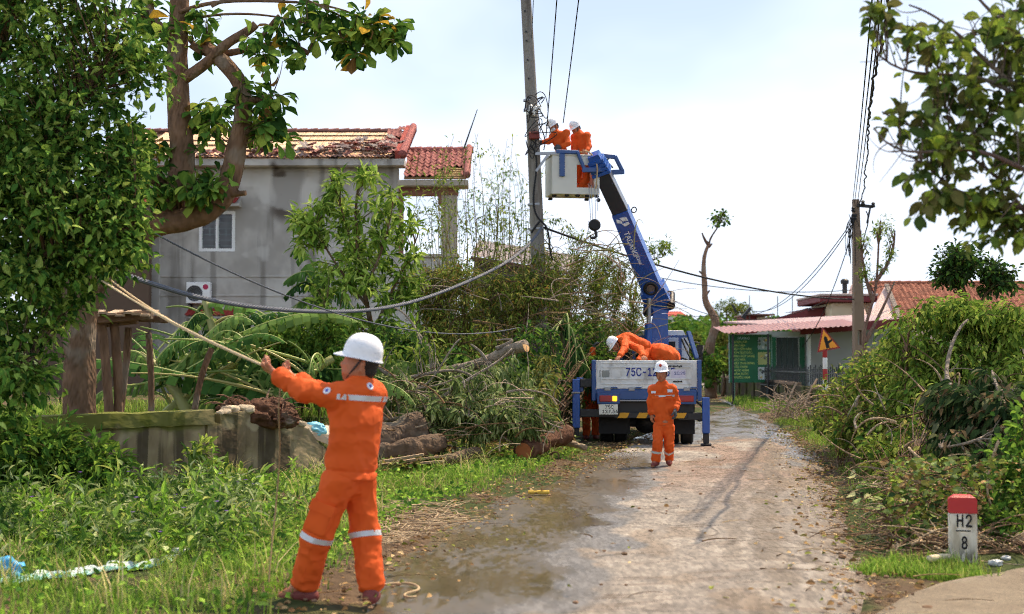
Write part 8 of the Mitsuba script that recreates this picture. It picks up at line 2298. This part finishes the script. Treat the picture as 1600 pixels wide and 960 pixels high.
def litter():
    r = np.random.default_rng(151)
    # fallen leaves and twigs along both road edges and scattered on the road
    lv = Leaves(); n = 4200
    y = r.uniform(8.5, 34, n); s = r.random(n)
    x = np.where(s < .42, road_l(y) - r.normal(.12, .35, n), np.where(s < .86, road_r(y) + r.normal(.1, .38, n), road_l(y) + (road_r(y) - road_l(y)) * r.random(n)))
    mid = (s >= .86) & (r.random(n) < .9)
    x, y = x[~mid], y[~mid]; n = len(x)
    on = (x > road_l(y)) & (x < road_r(y))
    z = np.where(on, .075, np.maximum(gh(x, y), 0) + .02)
    ll = r.uniform(.02, .07, n)
    lv.add(np.column_stack([x, y, z]), rdir(r, n, -.15, .25), rdir(r, n, .5, 1), ll, ll * .3, pick(r, DRY + OLIVE[:2], n, .3))
    m, c = lv.pack().mesh('oval'); solo('leaf_litter', 'fallen leaves scattered along the road edges', None, m, 'dry_leaf', color=c, kind='stuff')
    ms, C = [], []
    def stick(a, e, rad, c):
        m = tube(spline([a, (a + e) / 2 + rdir(r, 1, -.1, .3)[0] * np.linalg.norm(e - a) * .15, e], 7), np.linspace(rad, rad * .5, 7), 5, cap=False)
        ms.append(m); C.append(np.tile(c * r.uniform(.75, 1.2), (len(m[0]), 1)))
    for k in range(330):
        y = r.uniform(8.6, 27); left = r.random() < .5
        x = road_l(y) - r.normal(.1, .3) if left else road_r(y) + r.normal(.05, .3)
        if r.random() < .06: x = r.uniform(road_l(y) + 1.2, road_r(y))
        z = max(float(gh(x, y)), 0.03) + .02; L = r.uniform(.06, .35); a = r.uniform(0, 6.28)
        p = np.array([x, y, z + .03 * (road_l(y) < x < road_r(y))]); q = p + [math.cos(a) * L, math.sin(a) * L * .7, .01]
        stick(p, q, r.uniform(.002, .006), DRY[k % 5])
    solo('twig_litter', 'small dead twigs lying along the road edges', None, join(ms), 'bark', color=np.vstack(C), kind='stuff')
    # pale dry stalks heaped on the verge right of the rope man
    ms, C = [], []
    for k in range(260):
        px, py = r.uniform(590, 720), r.uniform(800, 868)
        if px > 600 + (868 - py) * 2.2 + 20: continue
        g = G(px, py); a = np.array([g[0], g[1], max(float(gh(g[0], g[1])), .02) + r.uniform(.01, .08)])
        L = r.uniform(.1, .4); an = r.uniform(0, 6.28); e = a + [math.cos(an) * L, math.sin(an) * L, r.uniform(-.02, .05)]; e[2] = max(e[2], .03)
        stick(a, e, r.uniform(.003, .006), srgb(196, 172, 138))
    solo('straw_heap', 'pale dry stalks heaped beside the road right of the rope man', None, join(ms), 'vc_matte', color=np.vstack(C), kind='stuff')
    # mud clods and pebbles
    ms, C = [], []
    for k in range(900):
        y = r.uniform(8.6, 30); s = r.random()
        x = road_l(y) + r.normal(0, .25) if s < .4 else (road_r(y) + r.normal(-.05, .28) if s < .93 else r.uniform(road_l(y) + 1.2, road_r(y)))
        rad = r.uniform(.005, .02) * (1.5 if r.random() < .1 else 1)
        v, f = lump((x, y, max(float(gh(x, y)), .045) + rad * .3), (rad * 1.3, rad * 1.3, rad * .7), 0, .35, 1.5, k)
        ms.append((v, f)); C.append(np.tile(srgb(120, 96, 74) * r.uniform(.6, 1.4), (len(v), 1)))
    solo('pebbles', 'mud clods and pebbles along the road', None, join(ms), 'vc_matte', color=np.vstack(C), kind='stuff')
litter()
def debris():
    r = np.random.default_rng(161)
    lv = Leaves(); n = 4200
    px, py = r.uniform(590, 900, n), r.uniform(690, 752, n)
    ok = py < 752 - (px - 590) * .12; px, py = px[ok], py[ok]; n = len(px)
    g = np.array([G(a, b) for a, b in zip(px, py)]); g[:, 2] = gh(g[:, 0], g[:, 1]) + r.uniform(0, .22, n)
    ll = r.uniform(.06, .16, n)
    lv.add(g, rdir(r, n, -.4, .4), rdir(r, n, .2, 1), ll, ll * .26, pick(r, DRY + SILV + OLIVE, n, .3))
    m, c = lv.pack().mesh('lance'); solo('leaf_debris', 'heap of cut leaves and chips around the logs', None, m, 'dry_leaf', color=c, kind='stuff')
debris()
thicket('wall_weed', 'tall leafy weeds in front of the left end of the mossy wall', 'weed', 14.8, [(60, 730, 14.6, 70, 60, .6, 60), (150, 730, 14.8, 60, 45, .5, 40), (10, 690, 14.4, 50, 60, .5, 36), (110, 690, 15.0, 40, 30, .3, 16)], GREEN_A[:3] + GREEN_B[:2], .13, .026, 20, [[(20, 800), (20, 730), (30, 660)], [(80, 800), (85, 730), (80, 670)], [(150, 800), (150, 740), (160, 690)]], 171, part_n=80, r0=.014)
thicket('wall_weed', 'upright bright weed against the dark pier gap of the broken wall', 'weed', 16.2, [(312, 720, 16.2, 14, 36, .2, 14), (345, 745, 16.2, 30, 16, .25, 12), (380, 750, 16.4, 20, 14, .2, 8)], GREEN_B, .11, .026, 14, [[(312, 790), (313, 730), (310, 690)], [(350, 790), (350, 750)], [(380, 790), (382, 750)]], 173, part_n=40, r0=.01, droop=.1)
